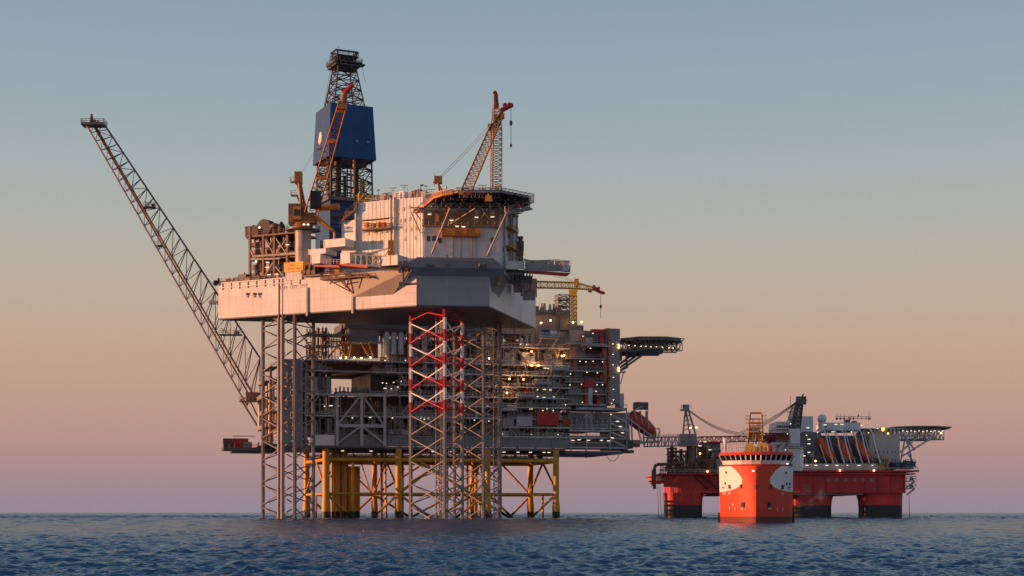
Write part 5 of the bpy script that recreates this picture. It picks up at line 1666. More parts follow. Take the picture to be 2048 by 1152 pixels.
# ---- free-fall lifeboat in its frame, right end
lb = thing('freefall_lifeboat', 'dark red free-fall lifeboat pointing down at the bridge end of the platform', 'lifeboat', T.p(1285, 860, -3))
a, b = T.p(1256, 830, -4), T.p(1312, 873, -4)
mb = MB()
ax = (b - a).normalized(); up = ax.cross(Vector((0, 1, 0))).normalized(); up = up if up.z > 0 else -up
prof = [(0, .8), (.05, 1.7), (.2, 2.25), (.6, 2.2), (.85, 1.7), (.96, .8), (1, .1)]
n = 12; vs = []; fs = []
for (f, r) in prof:
    c = a.lerp(b, f)
    for i in range(n):
        t = 2 * math.pi * i / n
        vs.append(c + Vector((0, 1, 0)) * (r * .95 * math.cos(t)) + up * (r * math.sin(t) * (1.5 if math.sin(t) > 0 else 1.15)))
for j in range(len(prof) - 1):
    for i in range(n): fs.append((j * n + i, j * n + (i + 1) % n, (j + 1) * n + (i + 1) % n, (j + 1) * n + i))
mb.add(vs, fs, True); mb.add(vs, [tuple(range(n))[::-1], tuple(range((len(prof) - 1) * n, len(prof) * n))]); mb.build('hull', paint('lifeboat red shell', (0.55, 0.05, 0.025), .4, var=.15), lb)
mb = MB(); c = a.lerp(b, .2) + up * 2.1; mb.box(c, (3, 1.6, 1.4)); mb.build('cockpit', RED, lb)
mb = MB()
for dy in (-2.4, 2.4):
    o = V(0, dy, 0)
    mb.tube(a + o + up * -1.2, b + o + up * -1.2, .3, 6); mb.tube(T.p(1256, 825, -4) + o, T.p(1258, 886, -4) + o, .3, 6)
    for (x, y) in ((1268, 888), (1279, 888), (1290, 888), (1302, 878)): mb.tube(a.lerp(b, (x - 1262) / 48) + o - up * .4, T.p(x + (4 if x % 2 else -3), y, -4) + o, .17, 5)
    mb.tube(T.p(1258, 886, -4) + o, T.p(1318, 883, -4) + o, .3, 6)
    for x in (1268, 1280, 1293): mb.tube(T.p(x, 822, -4) + o, T.p(x + 3, 840 + (x - 1268) * .7, -4) + o, .22, 5)
    mb.tube(T.p(1262, 824, -4) + o, T.p(1295, 808, -4) + o, .3, 6); mb.path([T.p(1306, 872, -4) + o, T.p(1310, 860, -4) + o, T.p(1316, 856, -4) + o, T.p(1320, 862, -4) + o, T.p(1315, 876, -4) + o], .16, 5)
single('launch_cradle', mb, LSTEEL, 'pale tubular launch frame holding the dark red free-fall lifeboat', 'launch frame')
mb = MB(); mb.box(T.p(1281, 812, -4), (5.5, 5, 2.6)); mb.tube(T.p(1277, 810, -4), T.p(1277, 804, -4), .8, 8); mb.tube(T.p(1285, 812, -4), T.p(1285, 805, -4), .9, 8)
single('launch_winch', mb, DSTEEL, 'dark winch house on top of the lifeboat launch frame', 'winch')
mb = MB(); mb.lattice(T.p(1293, 845, -4), T.p(1294, 808, -4), (.9, .9), (.9, .9), 7, .08, .06, (1, 0, 0), 'z'); single('ladder_cage', mb, LSTEEL, 'slim caged ladder right of the lifeboat winch house', 'ladder')

# ---- flare boom
fb = thing('flare_boom', 'long slender lattice flare boom slanting up left from the platform', 'flare boom', P(505, 800, 612))
Af, At = P(494, 812, 607), P(174, 252, 603)
Bf, Bt = P(507, 790, 615), P(188, 250, 606)
Cf, Ct = P(520, 716, 612), P(208, 248, 606)
for p0, p1, r, m_ in ((Af, At, .36, PINKISH), (Bf, Bt, .36, BROWN), (Cf, Ct, .34, DSTEEL)):  # sunlit and shaded sides of one boom put into the chord colours
    mb = MB(); mb.tube(p0, p1, r, 8); mb.build('chord', m_, fb)
mb = MB(); mb2 = MB()
N = 24
fr_ = [1 - (1 - i / N) ** 1.18 for i in range(N + 1)]
for i in range(N):
    f0, f1 = fr_[i], fr_[i + 1]
    a0_, a1_, b0_, b1_, c0_, c1_ = Af.lerp(At, f0), Af.lerp(At, f1), Bf.lerp(Bt, f0), Bf.lerp(Bt, f1), Cf.lerp(Ct, f0), Cf.lerp(Ct, f1)
    mb.tube(a0_, b0_, .16, 5); mb.tube(a0_, b1_, .16, 5)
    mb2.tube(b0_, c0_, .18, 5); mb2.tube(a0_, c0_, .15, 5)
    if i % 2: mb2.tube(b0_, c1_, .14, 5)
    else: mb2.tube(c0_, b1_, .14, 5)
mb.build('lattice_bracing', PINKISH, fb); mb2.build('lattice_bracing', DSTEEL, fb)  # bracing likewise coloured as lit lower face and shaded upper faces
mb = MB(); o1 = V(.9, .8, .5); mb.tube(Af.lerp(Bf, .4) + o1, At.lerp(Bt, .4) + o1, .3, 7); mb.tube(Af.lerp(Bf, .7) + o1, At.lerp(Bt, .7) + o1 , .2, 6); mb.build('flare_pipe', BROWN, fb)
mb = MB(); c = P(188, 250, 604); mb.box(c, (8.4, 5.5, .9)); mb.rail([c + V(-4.2, -2.7, .45), c + V(4.2, -2.7, .45), c + V(4.2, 2.7, .45), c + V(-4.2, 2.7, .45), c + V(-4.2, -2.7, .45)], 1.3, .09, 1.4); mb.build('tip_platform', DSTEEL, fb)
mb = MB(); c = P(183, 247, 604); mb.tube(c, c + V(0, 0, 2.6), .65, 8); mb.tube(c + V(0, 0, 2.6), c + V(0, 0, 3.5), .4, 8, .55); mb.box(c + V(1.2, 0, .8), (1, 1, 1.2)); mb.box(c + V(2.4, 0, .6), (.6, .6, 1.1)); mb.build('flare_tip', BROWN, fb)
for px, py, w, lean in ((300, 415, 4.5, 1), (462, 670, 8.2, 1), (318, 492, 2.4, 0), (497, 803, 6.5, 0)):
    mb = MB(); c = P(px, py, 608); mb.box(c, (w, 3.4, .4)); mb.rail([c + V(-w / 2, -1.7, .2), c + V(w / 2, -1.7, .2)], 1.3, .08, 1.3)
    if w > 4: mb.tube(c, c + V(-w * .45, 0, 2.5), .14, 5); mb.box(c + V(w * .3, 0, .8), (1.3, 1.3, 1.2))
    mb.build('walkway', DSTEEL if px < 480 else BROWN, fb)
mb = MB(); mb.tube(P(481, 798, 611), P(520, 860, 611), .36, 7); mb.tube(P(497, 795, 611), P(516, 835, 611), .3, 7); mb.tube(P(520, 718, 612), P(505, 770, 612), .25, 7); mb.tube(P(505, 770, 612), P(498, 800, 612), .3, 7); mb.tube(P(520, 716, 612), P(520, 790, 612), .25, 6); mb.box(P(505, 793, 612), (4.5, 4, 3)); mb.build('root_frame', BROWN, fb)

# ---- bridge to the flotel
mb = MB()
B0, B1 = P(1288, 875, 606), P(1392, 873, 618)
for dy in (-1.6, 1.6): mb.truss(B0 + V(0, dy, 0), B1 + V(0, dy, 0), 3.4, 15, .2, .13)
for i in range(16):
    a = B0.lerp(B1, i / 15); mb.tube(a + V(0, -1.6, -3.4), a + V(0, 1.6, -3.4), .14, 5); mb.tube(a + V(0, -1.6, 0), a + V(0, 1.6, 0), .12, 5)
mb.hexa([B0 + V(0, -1.5, -3.5), B1 + V(0, -1.5, -3.5), B1 + V(0, 1.5, -3.5), B0 + V(0, 1.5, -3.5), B0 + V(0, -1.5, -3.2), B1 + V(0, -1.5, -3.2), B1 + V(0, 1.5, -3.2), B0 + V(0, 1.5, -3.2)])
mb.rail([B0 + V(0, -1.6, 0), B1 + V(0, -1.6, 0)], .9, .07)
single('gangway_bridge', mb, STEEL, 'grey truss gangway bridge linking the platform with the red flotel', 'bridge')

# ---- crowded process equipment in every bay: skids of pipes, vessels, cabinets
DECKN = {30.6: 'lowest deck', 37.4: 'second deck', 45.2: 'third deck', 53.6: 'fourth deck', 57.4: 'lamp deck', 34.2: 'lower mezzanine', 41.6: 'mid mezzanine', 49.2: 'upper mezzanine', 64.0: 'top deck', 26.2: 'cellar deck'}
def where(px):
    for x, t in ((560, 'beside the left lattice leg'), (620, 'behind the left lattice leg'), (672, 'right of the left lattice leg'), (770, 'behind the pale K-braced frame'), (815, 'left of the red-white leg'),
                 (925, 'behind the red-white leg'), (982, 'between red-white and right legs'), (1006, 'behind the right lattice leg'), (1072, 'right of the right lattice leg'), (1142, 'left of the grey tower')):
        if px < x: return t
    return 'on the grey tower'
MANI = [STEEL, LSTEEL, DSTEEL, LSTEEL, BROWN, STEEL, PINKISH, STEEL]
CN = {id(DSTEEL): 'dark', id(STEEL): 'grey', id(LSTEEL): 'pale grey', id(BROWN): 'rusty', id(PINKISH): 'salmon', id(OCHRE): 'ochre'}
def manifold(px0, px1, z0, z1, d, m_):
    mb = MB(); s0, s1 = T.s(px0, d), T.s(px1, d); H = z1 - z0
    nh = rnd.randint(3, 5)
    zs = sorted(rnd.uniform(z0 + .4, z1 - .5) for _ in range(nh))
    for z in zs:
        a, b = s0 + rnd.uniform(0, .25) * (s1 - s0), s1 - rnd.uniform(0, .25) * (s1 - s0)
        dd = d - rnd.uniform(0, 2.2)
        mb.tube(T.w(a, dd, z), T.w(b, dd, z), rnd.choice([.14, .2, .3, .42]), 6)
        for k in range(rnd.randint(1, 4)):
            s = rnd.uniform(a, b); mb.tube(T.w(s, dd, z), T.w(s, dd, rnd.choice([z0 + .1, z1 - .5])), rnd.choice([.12, .18, .26]), 6)
            if rnd.random() < .6:
                s = rnd.uniform(a, b); mb.tube(T.w(s - .12, dd, z), T.w(s + .12, dd, z), .5, 8); mb.tube(T.w(s, dd, z), T.w(s, dd + .1, z + .9), .1, 5); mb.tube(T.w(s - .3, dd + .1, z + .9), T.w(s + .3, dd + .1, z + .9), .3, 8)
    for k in range(rnd.randint(2, 4)):
        s = rnd.uniform(s0, s1); mb.tube(T.w(s, d + .2, z0), T.w(s, d + .2, z1 - .4), .11, 5)
    mb.fbox(T, s0, s1, d - 2.4, d + .3, z0 + .02, z0 + .3)
    w = where((px0 + px1) / 2); c = CN[id(m_)]
    return single('pipe_manifold', mb, m_, None, 'pipework', 'pipe skids filling the decks of the production platform', '%s pipe skid, %s, %s' % (c, DECKN.get(z0, 'deck'), w))
def vessel(px, z0, z1, d, r, horiz, m_):
    mb = MB(); s = T.s(px, d); L = (z1 - z0)
    if horiz:
        Ln = rnd.uniform(4, 7); zc = z0 + r + .7
        pr = [(-.5, .1), (-.47, .6), (-.4, 1), (.4, 1), (.47, .6), (.5, .1)]
        for (f0, k0), (f1, k1) in zip(pr[:-1], pr[1:]): mb.tube(T.w(s + f0 * Ln, d, zc), T.w(s + f1 * Ln, d, zc), r * k0, 12, r * k1)
        for f in (-.28, .28): mb.fbox(T, s + f * Ln - .3, s + f * Ln + .3, d - r * .7, d + r * .7, z0, zc)
        mb.tube(T.w(s, d, zc + r * .8), T.w(s, d, min(zc + r + 1.3, z1 - .3)), .3, 7)
    else:
        h = L * rnd.uniform(.6, .85); mb.lathe(T.w(s, d, z0), [(r * .8, 0), (r * .8, .5), (r, .6), (r, h - r * .5), (r * .7, h - .15), (.12, h)], 12); mb.tube(T.w(s, d, z0 + h * .4), T.w(s, d, z0 + h * .4 + .2), r * 1.12, 12); mb.tube(T.w(s + r, d, z0 + h * .7), T.w(s + r + 1.4, d, z0 + h * .7), .2, 6)
    single('pressure_vessel', mb, m_, None, 'vessel', 'pressure vessels on the decks of the production platform', '%s %s vessel, %s, %s' % ('lying' if horiz else 'upright', CN[id(m_)], DECKN.get(z0, 'deck'), where(px)))
def cabinet(px, z0, d, w, h, m_):
    mb = MB(); s = T.s(px, d); mb.fbox(T, s - w / 2, s + w / 2, d - 1.4, d, z0 + .15, z0 + h); mb.fbox(T, s - w / 2 - .1, s + w / 2 + .1, d - 1.5, d + .1, z0 + h, z0 + h + .12)
    mb.fbox(T, s - w / 2, s + w / 2, d - 1.3, d - .1, z0, z0 + .15); mb.fbox(T, s - .03, s + .03, d, d + .05, z0 + .3, z0 + h - .2); mb.fbox(T, s + .1, s + .2, d, d + .12, z0 + h * .45, z0 + h * .6)
    single('equipment_cabinet', mb, m_, None, 'cabinet', 'equipment cabinets on the decks of the production platform', '%s equipment cabinet, %s, %s' % (CN.get(id(m_), 'white'), DECKN.get(z0, 'deck'), where(px)))
levels = [(26.2, 30.0, 563, 622), (30.6, 37.2, 612, 1000), (30.6, 34.0, 1000, 1140), (34.2, 37.2, 1000, 1140), (37.4, 41.4, 772, 1140), (37.4, 45.0, 612, 770), (41.6, 45.0, 830, 1140),
          (45.2, 49.0, 772, 1140), (45.2, 53.2, 612, 655), (49.2, 53.2, 800, 1140), (53.6, 57.0, 612, 655), (53.6, 57.0, 745, 1140), (57.4, 63.6, 612, 650), (57.4, 63.6, 815, 1140), (64.0, 69, 930, 1064)]
for z0, z1, x0, x1 in levels:
    x = x0
    while x < x1 - 10:
        w = rnd.uniform(18, 38); xe = min(x + w, x1)
        manifold(x, xe, z0, z1, rnd.choice([-1.6, -2.6, -3.6]), rnd.choice(MANI))
        if rnd.random() < .42: vessel((x + xe) / 2, z0, z1, -6, rnd.uniform(.8, 1.3), z1 - z0 < 5 and rnd.random() < .7, rnd.choice([STEEL, LSTEEL, PINKISH, STEEL]))
        if rnd.random() < .45: cabinet(rnd.uniform(x + 2, xe - 2), z0, -1.2, rnd.uniform(1, 2.6), rnd.uniform(1.3, 2.3), rnd.choice([LSTEEL, DSTEEL, STEEL, BROWN]))
        x = xe + rnd.uniform(-4, 6)
for i in range(7):
    x = 1136 + i * 10
    for z0, z1 in ((tz(1170, 808), tz(1170, 789)), (tz(1170, 741), tz(1170, 720)), (tz(1170, 763), tz(1170, 744))):
        if rnd.random() < .7: manifold(x, x + 16, z0, z1, rnd.choice([-.6, -1.4]), rnd.choice([STEEL, DSTEEL, BROWN]))

for z0, z1, x0, x1 in levels:
    x = x0 + 6
    while x < x1 - 14:
        w = rnd.uniform(12, 24); xe = min(x + w, x1)
        if rnd.random() < .8: manifold(x, xe, z0, z0 + (z1 - z0) * rnd.uniform(.55, 1), rnd.choice([-.5, -.9, -5.5]), rnd.choice([LSTEEL, DSTEEL, BROWN, PINKISH, LSTEEL, STEEL, OCHRE, PINKISH]))
        x = xe + rnd.uniform(2, 14)
DECKN[57.5] = 'hull underside bay'
for x0, x1, n_ in ((612, 655, 3), (655, 700, 2), (758, 812, 3), (812, 990, 9)):
    for i in range(n_):
        x = x0 + (x1 - x0) * i / n_
        manifold(x, x + (x1 - x0) / n_ * 1.15, 57.5, 70.5 + rnd.uniform(-3, 0), rnd.choice([-2, -4, -7]), rnd.choice([BROWN, DSTEEL, STEEL, PINKISH, PINKISH]))
mb = MB()
for x0, x1, y in ((612, 700, 668), (612, 660, 690), (758, 990, 662), (815, 990, 690)): mb.pbox(T, x0, y, x1, y + 2.5, -1.5, -9)
mb.build('intermediate_deck', DSTEEL, top)
mb = MB()
for i in range(22):
    x = 815 + i * 8; mb.tube(T.p(x, 662, -2), T.p(x + (8 if i % 2 else -8), 690, -2), .25, 5)
mb.build('truss_bracing', STEEL, top)

for z0, z1, x0, x1 in levels:
    x = x0 + rnd.uniform(4, 12)
    while x < x1 - 6:
        if rnd.random() < .55: vessel(x, z0, z1, rnd.uniform(-6, -3), rnd.uniform(.5, .9), rnd.random() < .35, rnd.choice([LSTEEL, PINKISH, STEEL, BROWN, LSTEEL]))
        else: cabinet(x, z0, rnd.uniform(-3.5, -1.8), rnd.uniform(1, 2.8), rnd.uniform(1.4, min(3.2, z1 - z0 - .6)), rnd.choice([PINKISH, LSTEEL, STEEL, BROWN, OCHRE]))
        x += rnd.uniform(14, 30)
def scaffold(px0, px1, z0, z1, d, m_):
    mb = MB(); s0, s1 = T.s(px0, d), T.s(px1, d); n_ = max(2, int((s1 - s0) / 1.9)); r = .075
    hs = [z0 + 1.1, z0 + (z1 - z0) * .5, z1 - .5]
    for z in hs: mb.tube(T.w(s0, d, z), T.w(s1, d, z), r, 4)
    for i in range(n_ + 1):
        s = s0 + (s1 - s0) * i / n_
        mb.tube(T.w(s, d, z0), T.w(s, d, z1 - .2), r, 4)
        if i < n_ and rnd.random() < .5:
            t = s0 + (s1 - s0) * (i + 1) / n_
            mb.tube(T.w(s, d, z0 + .1), T.w(t, d, hs[1]), r, 4)
    single('access_scaffold', mb, m_, None, 'scaffold', 'access scaffolds on the fronts of the decks', 'thin tube scaffold, %s, %s' % (DECKN.get(z0, 'deck'), where((px0 + px1) / 2)))
for z0, z1, x0, x1 in levels:
    x = x0 + rnd.uniform(0, 12)
    while x < x1 - 16 :
        xe = min(x + rnd.uniform(20, 46), x1)
        if rnd.random() < .75: scaffold(x, xe, z0, z1, rnd.choice([-.35, -.8, -1.3]), rnd.choice([LSTEEL, STEEL, PINKISH, LSTEEL]))
        x = xe + rnd.uniform(2, 20)

for x0, x1, z0, z1 in scaff_later: scaffold(x0, x1, z0, z1, .5, STEEL)
zq0, zq1 = tz(1190, 862, -1.5), tz(1190, 826, -1.5)
for x in (1146, 1166, 1190): manifold(x, x + 20, zq0, zq1, -.9, rnd.choice([STEEL, BROWN, LSTEEL]))
for x in (1160, 1184, 1200, 1208):
    mb = MB(); mb.pbox(T, x, 838, x + 5, 846, -1.3, -1.6); f_ = mb.build('window', STEEL, top)
    mb = MB(); mb.pbox(T, x + .8, 839, x + 4.2, 845, -1.2, -1.35); mb.build('pane', GLASS, f_)
scaffold(1142, 1216, zq0, zq0 + 4, .6, LSTEEL)

# ---- lamps
BULB = {}
def lamp(p, kind, label, group):
    if kind not in BULB:
        a = MB()
        if kind == 'flood': a.sphere((0, 0, 0), .34, 8, 6)
        elif kind == 'white': a.box((0, 0, 0), (.36, .3, .18)); a.box((0, .1, .14), (.5, .45, .08))
        else: a.box((0, 0, 0), (1.0, .3, .17)); a.box((0, .1, .14), (1.2, .45, .1))
        BULB[kind] = a.build('deck_lamp', {'flood': WARM, 'white': COOL, 'tube': TUBE}[kind])
        o = BULB[kind]
    else:
        o = BULB[kind].copy(); COL.objects.link(o)
    o.location = p
    tag(o, label, 'lamp', group)
    if kind == 'flood' and 'platform' in group or 'drill bay' in group:
        ld = bpy.data.lights.get('sodium_light') or bpy.data.lights.new('sodium_light', 'POINT')
        ld.energy = 230; ld.color = (1.0, .43, .13); ld.shadow_soft_size = .12
        lo = bpy.data.objects.new('sodium_light', ld); COL.objects.link(lo); lo.parent = o; lo.location = (0, -.6, .3)
for px, py in ((681, 716), (692, 716), (709, 715), (723, 716), (741, 715)): lamp(T.p(px, py, -1.6), 'flood', 'round amber flood lamp glowing at the foot of the lit drill bay', 'amber lamps along the lit drill bay')
for px, py in ((978, 717), (998, 665), (1063, 703), (1063, 731), (1077, 731), (1019, 758), (1047, 759), (1000, 784), (1014, 786), (1082, 646), (1101, 641), (1146, 645), (1163, 644), (1000, 652), (1066, 597), (1124, 712), (1128, 711)):
    lamp(T.p(px, py, 1.6), 'flood', 'round amber flood lamp shining on the right half of the platform', 'amber lamps on the right half of the platform')
for px, py in ((1181, 697), (1160, 723), (1172, 724), (1186, 723), (1205, 724), (1174, 745), (1195, 746), (1140, 770), (1163, 769), (1194, 770), (1205, 770), (1192, 783), (1165, 805), (1131, 810), (1223, 807), (1141, 748), (1186, 667), (1166, 673), (1226, 688), (1226, 709), (1226, 730), (1227, 755), (1227, 779), (1227, 800), (1222, 829)):
    lamp(T.p(px, py, 2.1), 'white', 'small white lamp on a deck edge of the grey tower', 'white lamps on the grey tower')
for px in (1235.5,):
    for py in (690, 695, 736, 741): lamp(T.p(px + 2, py, .9), 'flood', 'small amber lamp pair on the tower corner beside the helideck', 'amber lamps on the tower corner')
for px, py in ((1146, 881), (1158, 880), (1177, 881), (1203, 881), (1217, 882), (1241, 853), (1235, 843), (1225, 876), (1245, 866)): lamp(T.p(px, py, 1.2), 'tube', 'bright strip lamp on the lower right wall of the platform', 'strip lamps on the lower right wall')
for px in (685, 742, 800, 936, 1008, 1036, 1061, 1088, 1098, 866, 900): lamp(T.p(px, 902 + (px - 685) * .008, -1), 'tube', 'white strip lamp under the cellar deck of the platform', 'strip lamps under the cellar deck')
for y, x0, x1, st in ((803, 780, 880, 13), (838, 785, 880, 11), (812, 925, 990, 12), (842, 925, 985, 14), (765, 765, 812, 11), (776, 770, 812, 14), (795, 1005, 1135, 15), (820, 1040, 1130, 13), (737, 1090, 1136, 10), (868, 1005, 1130, 22), (780, 1075, 1135, 16), (690, 1010, 1060, 16), (722, 770, 815, 9), (835, 690, 765, 15), (812, 640, 690, 13)):
    x = x0
    while x < x1:
        if rnd.random() < .55:
            lamp(T.p(x, y + rnd.uniform(-2, 2), rnd.uniform(-1.0, .4)), rnd.choice(['white', 'white', 'tube']), 'small white lamp among the pipe decks of the platform', 'white lamps among the pipe decks')
        x += st * rnd.uniform(.6, 1.4)
for px, py in ((1258, 691), (1270, 692), (1282, 693), (1292, 693), (1302, 694), (1313, 694), (1325, 695), (1338, 696), (1346, 697), (1242, 692)): lamp(P(px, py, hY - 12.6), 'white', 'small white lamp in the truss under the right helideck', 'lamps under the right helideck')
for px, py in ((859, 429), (903, 441), (914, 453), (927, 454), (953, 435), (985, 434)): lamp(AF.p(px, py, 1.5), 'tube', 'white strip lamp in the gallery below the rig helideck', 'strip lamps below the rig helideck')
for px, py in ((535, 525), (534, 535), (575, 490), (608, 492), (600, 520), (538, 550), (553, 549)): lamp(JL.p(px, py, -3), 'tube', 'white strip lamp inside the mud module on the rig', 'strip lamps in the mud module')

# ------------------------------------------------------------------ the red semi-submersible flotel
FY = 622.0
def q5(px, py, dy=0.0): return P(px, py, FY + dy)
def xz(px): return (px - 1024) * FY / F
def zz(py): return CH + (HZ - py) * FY / F
fl = thing('semisubmersible_flotel', 'red semi-submersible accommodation flotel on thick black-footed columns', 'floating hotel', q5(1570, 1030, 20))
def qbox(mb, x0, y0, x1, y1, dy0, dy1):
    mb.box(((xz(x0) + xz(x1)) / 2, FY + (dy0 + dy1) / 2, (zz(y0) + zz(y1)) / 2), (abs(xz(x1) - xz(x0)), abs(dy1 - dy0), abs(zz(y0) - zz(y1))))
def ffun(name, m_, par, *boxes):
    mb = MB()
    for b in boxes: qbox(mb, *b)
    return mb.build(name, m_, par)
def column_loft(name, secs, par=fl):
    """rounded rectangular column from a list of (z, x0, x1, y0, y1, corner)"""
    vs, fs = [], []
    n = 24
    for (z, x0, x1, y0, y1, r) in secs:
        cx, cy, hx, hy = (x0 + x1) / 2, (y0 + y1) / 2, (x1 - x0) / 2, (y1 - y0) / 2
        for i in range(n):
            t = 2 * math.pi * (i + .5) / n
            e = .45
            c, s = math.cos(t), math.sin(t)
            vs.append((cx + hx * math.copysign(abs(c) ** e, c), cy + hy * math.copysign(abs(s) ** e, s), z))
    for j in range(len(secs) - 1):
        for i in range(n): fs.append((j * n + i, j * n + (i + 1) % n, (j + 1) * n + (i + 1) % n, (j + 1) * n + i))
    mb = MB(); mb.add(vs, fs, True); mb.add(vs, [tuple(range(n))[::-1], tuple(range((len(secs) - 1) * n, len(secs) * n))])
    return mb.build(name, FLRED, par)
def col_at(xa, xb, xta, xtb, dy=0.0, k=0.0, zt_=None):
    zt_ = zt_ or zz(985)
    sh = k * dy
    rows = []
    for f, m_ in ((-8, 0), (0, 0), (.45, 0), (.7, .18), (.86, .5), (1, 1)):
        z = -8 if f == -8 else f * zt_
        x0 = xz(xa) + (xz(xta) - xz(xa)) * m_ + sh; x1 = xz(xb) + (xz(xtb) - xz(xb)) * m_ + sh
        rows.append((z, x0, x1, FY + dy + 1.6, FY + dy + 15.6, 3))
    return column_loft('column', rows)
col_at(1333, 1408, 1332, 1412); col_at(1592, 1668, 1586, 1676); col_at(1730, 1811, 1722, 1812)
for (a, b) in ((1333, 1408), (1592, 1668), (1730, 1811)):
    k = ((a + b) / 2 - 1024) / F
    c = col_at(a + 4, b - 4, a + 4, b - 4, 46, k)
mb = MB()
qbox(mb, 1440, 943, 1812, 986, .5, 58); qbox(mb, 1325, 948, 1440, 962, 2, 58); qbox(mb, 1357, 949, 1440, 986, 2.2, 58)
hull2 = mb.build('deck_box', FLRED, fl)
mb = MB(); qbox(mb, 1440, 987, 1727, 990, .6, 57); mb.build('deck_underside', DSTEEL, hull2)
mb = MB(); qbox(mb, 1318, 946.5, 1830, 949, -1.2, 60); qbox(mb, 1588, 940.5, 1837, 943.5, -1.5, 60); mb.build('deck_edge', RED, hull2)
mb = MB(); mb.hexa([q5(1327, 974, 1), q5(1357, 974, 1), q5(1357, 974, 8), q5(1327, 974, 8), q5(1327, 961, 1), q5(1362, 961, 1), q5(1362, 961, 8), q5(1327, 961, 8)]); mb.hexa([q5(1343, 974, -.4), q5(1352, 966, -.4), q5(1352, 966, 1), q5(1343, 974, 1), q5(1345, 961, -.4), q5(1360, 950, -.4), q5(1360, 950, 1), q5(1345, 961, 1)]); mb.build('bracket', FLRED, hull2)
mb = MB(); mb.tube(q5(1392, 952, 1.6), q5(1418, 976, 1.6), .9, 6); mb.tube(q5(1408, 952, 1.6), q5(1436, 976, 1.6), .6, 6); mb.build('brace', DRED, hull2)
for i in range(6):
    px = 1655.5 + i * 17.7
    mb = MB(); c = q5(px, 960, .5); mb.tube(c + V(0, -.18, 0), c + V(0, .1, 0), .62, 12); mb.build('porthole', LSTEEL, hull2)
    mb = MB(); mb.tube(c + V(0, -.24, 0), c + V(0, -.19, 0), .36, 10); mb.build('porthole_glass', GLASS, hull2)
for i in range(9):
    mb = MB(); px = 1600 + i * 26; qbox(mb, px, 945, px + 1.2, 985, .15, .55); mb.build('stiffener', FLRED, hull2)
mb = MB()
mb.rail([q5(1590, 941, -1.3), q5(1836, 941, -1.3)], 1.2, .08, 1.8); mb.rail([q5(1320, 946, -1), q5(1440, 946, -1)], 1.2, .08, 1.8); mb.build('handrail', LSTEEL, hull2)
# grey plinth with lamps along the right deck, tan lower house
ffun('plinth', CREAM, fl, (1590, 927, 1757, 940, 1, 20))
ffun('dark_house', WALLD, fl, (1600, 862, 1650, 927, 8, 40))
ffun('dark_house', WALLD, fl, (1636, 868, 1745, 927, 12, 40))
hw = ffun('accommodation_wall', CREAM, fl, (1745, 866, 1806, 938, 5, 45))
for px in (1755, 1763, 1771, 1780, 1790, 1796):
    for py in (901, 917):
        mb = MB(); qbox(mb, px, py, px + 2.6, py + 4.4, 4.85, 5.05); f_ = mb.build('window', LSTEEL, hw)
        mb = MB(); qbox(mb, px + .4, py + .5, px + 2.2, py + 3.9, 4.78, 4.86); mb.build('pane', GLASS, f_)
uh = ffun('upper_house', WHITE, fl, (1672, 840, 1741, 856, 18, 40)); ffun('upper_house', WHITE, fl, (1604, 828, 1640, 862, 14, 34))
mb = MB(); mb.rail([q5(1672, 840, 18), q5(1741, 840, 18)], 1.3, .1, 1.6)
mb.build('handrail', STEEL, uh)
wh = ffun('wheelhouse', WHITE, fl, (1556, 842, 1590, 850, 4, 22), (1553, 862, 1592, 866, 3, 24)); ffun('wheelhouse_base', CREAM, fl, (1556, 856, 1590, 900, 5, 22)); ffun('white_house', WHITE, fl, (1546, 884, 1592, 905, 3, 22))
mb = MB(); qbox(mb, 1555.5, 850, 1590.5, 854.5, 3.8, 22); mb.build('window_band', GLASS, wh)
mb = MB()
for i in range(8): qbox(mb, 1556 + i * 4.7, 850, 1556.8 + i * 4.7, 855, 3.7, 3.9)
qbox(mb, 1555, 854.5, 1591, 857, 3.7, 22.2); mb.build('window_frame', WHITE, wh)
ffun('funnel', BLUE if False else LSTEEL, fl, (1518, 848, 1541, 872, 25, 32))
ffun('red_house', DRED, fl, (1541, 868, 1592, 884, 6, 22)); ffun('grey_house', WALLG, fl, (1410, 881, 1446, 915, 8, 20)); ffun('door_frame', LSTEEL, fl, (1412, 884, 1424, 908, 7.6, 8)); ffun('dark_deckhouse', BROWN, fl, (1392, 915, 1440, 947, 4, 40)); ffun('dark_deckhouse', WALLD, fl, (1440, 905, 1590, 943, 6, 40))
# left end pipework
mb = MB()
mb.path([q5(1309, 978, 0), q5(1309, 935, 0), q5(1313, 929, 0), q5(1345, 928, 0), q5(1368, 926, 0)], .62, 8); mb.path([q5(1306, 972, 3), q5(1306, 940, 3)], .55, 8)
for i in range(16): mb.tube(q5(1322 + i * 4.2, 947, 1), q5(1322 + i * 4.2, 931 + (i % 3), 1), .22, 5)
mb.tube(q5(1318, 940, 1), q5(1390, 940, 1), .3, 6); mb.tube(q5(1298, 963, 0), q5(1328, 963, 0), .35, 6); mb.tube(q5(1318, 948, 0), q5(1330, 965, 0), .3, 6); qbox(mb, 1302, 966, 1322, 968, -1, 3)
mb.path([q5(1421, 946, 2), q5(1421, 922, 2), q5(1430, 912, 2), q5(1440, 912, 2)], .6, 8)
mb.build('deck_pipe', BROWN, fl)
for px, a in ((1318, 1028), (1323, 1033), (1333, 1033)):
    mb = MB(); mb.tube(q5(px - 3, 972, 1), q5(px, 1045, 1), .09, 5); mb.build('mooring_line', BLACK, fl)
mb = MB(); mb.tube(q5(1818, 992, 3), q5(1819, 1042, 3), .12, 5); mb.build('mooring_line', BLACK, fl)
ffun('fender_block', DSTEEL, fl, (1675, 985, 1686, 995, 6, 14), (1715, 985, 1722, 993, 6, 14)) if False else None
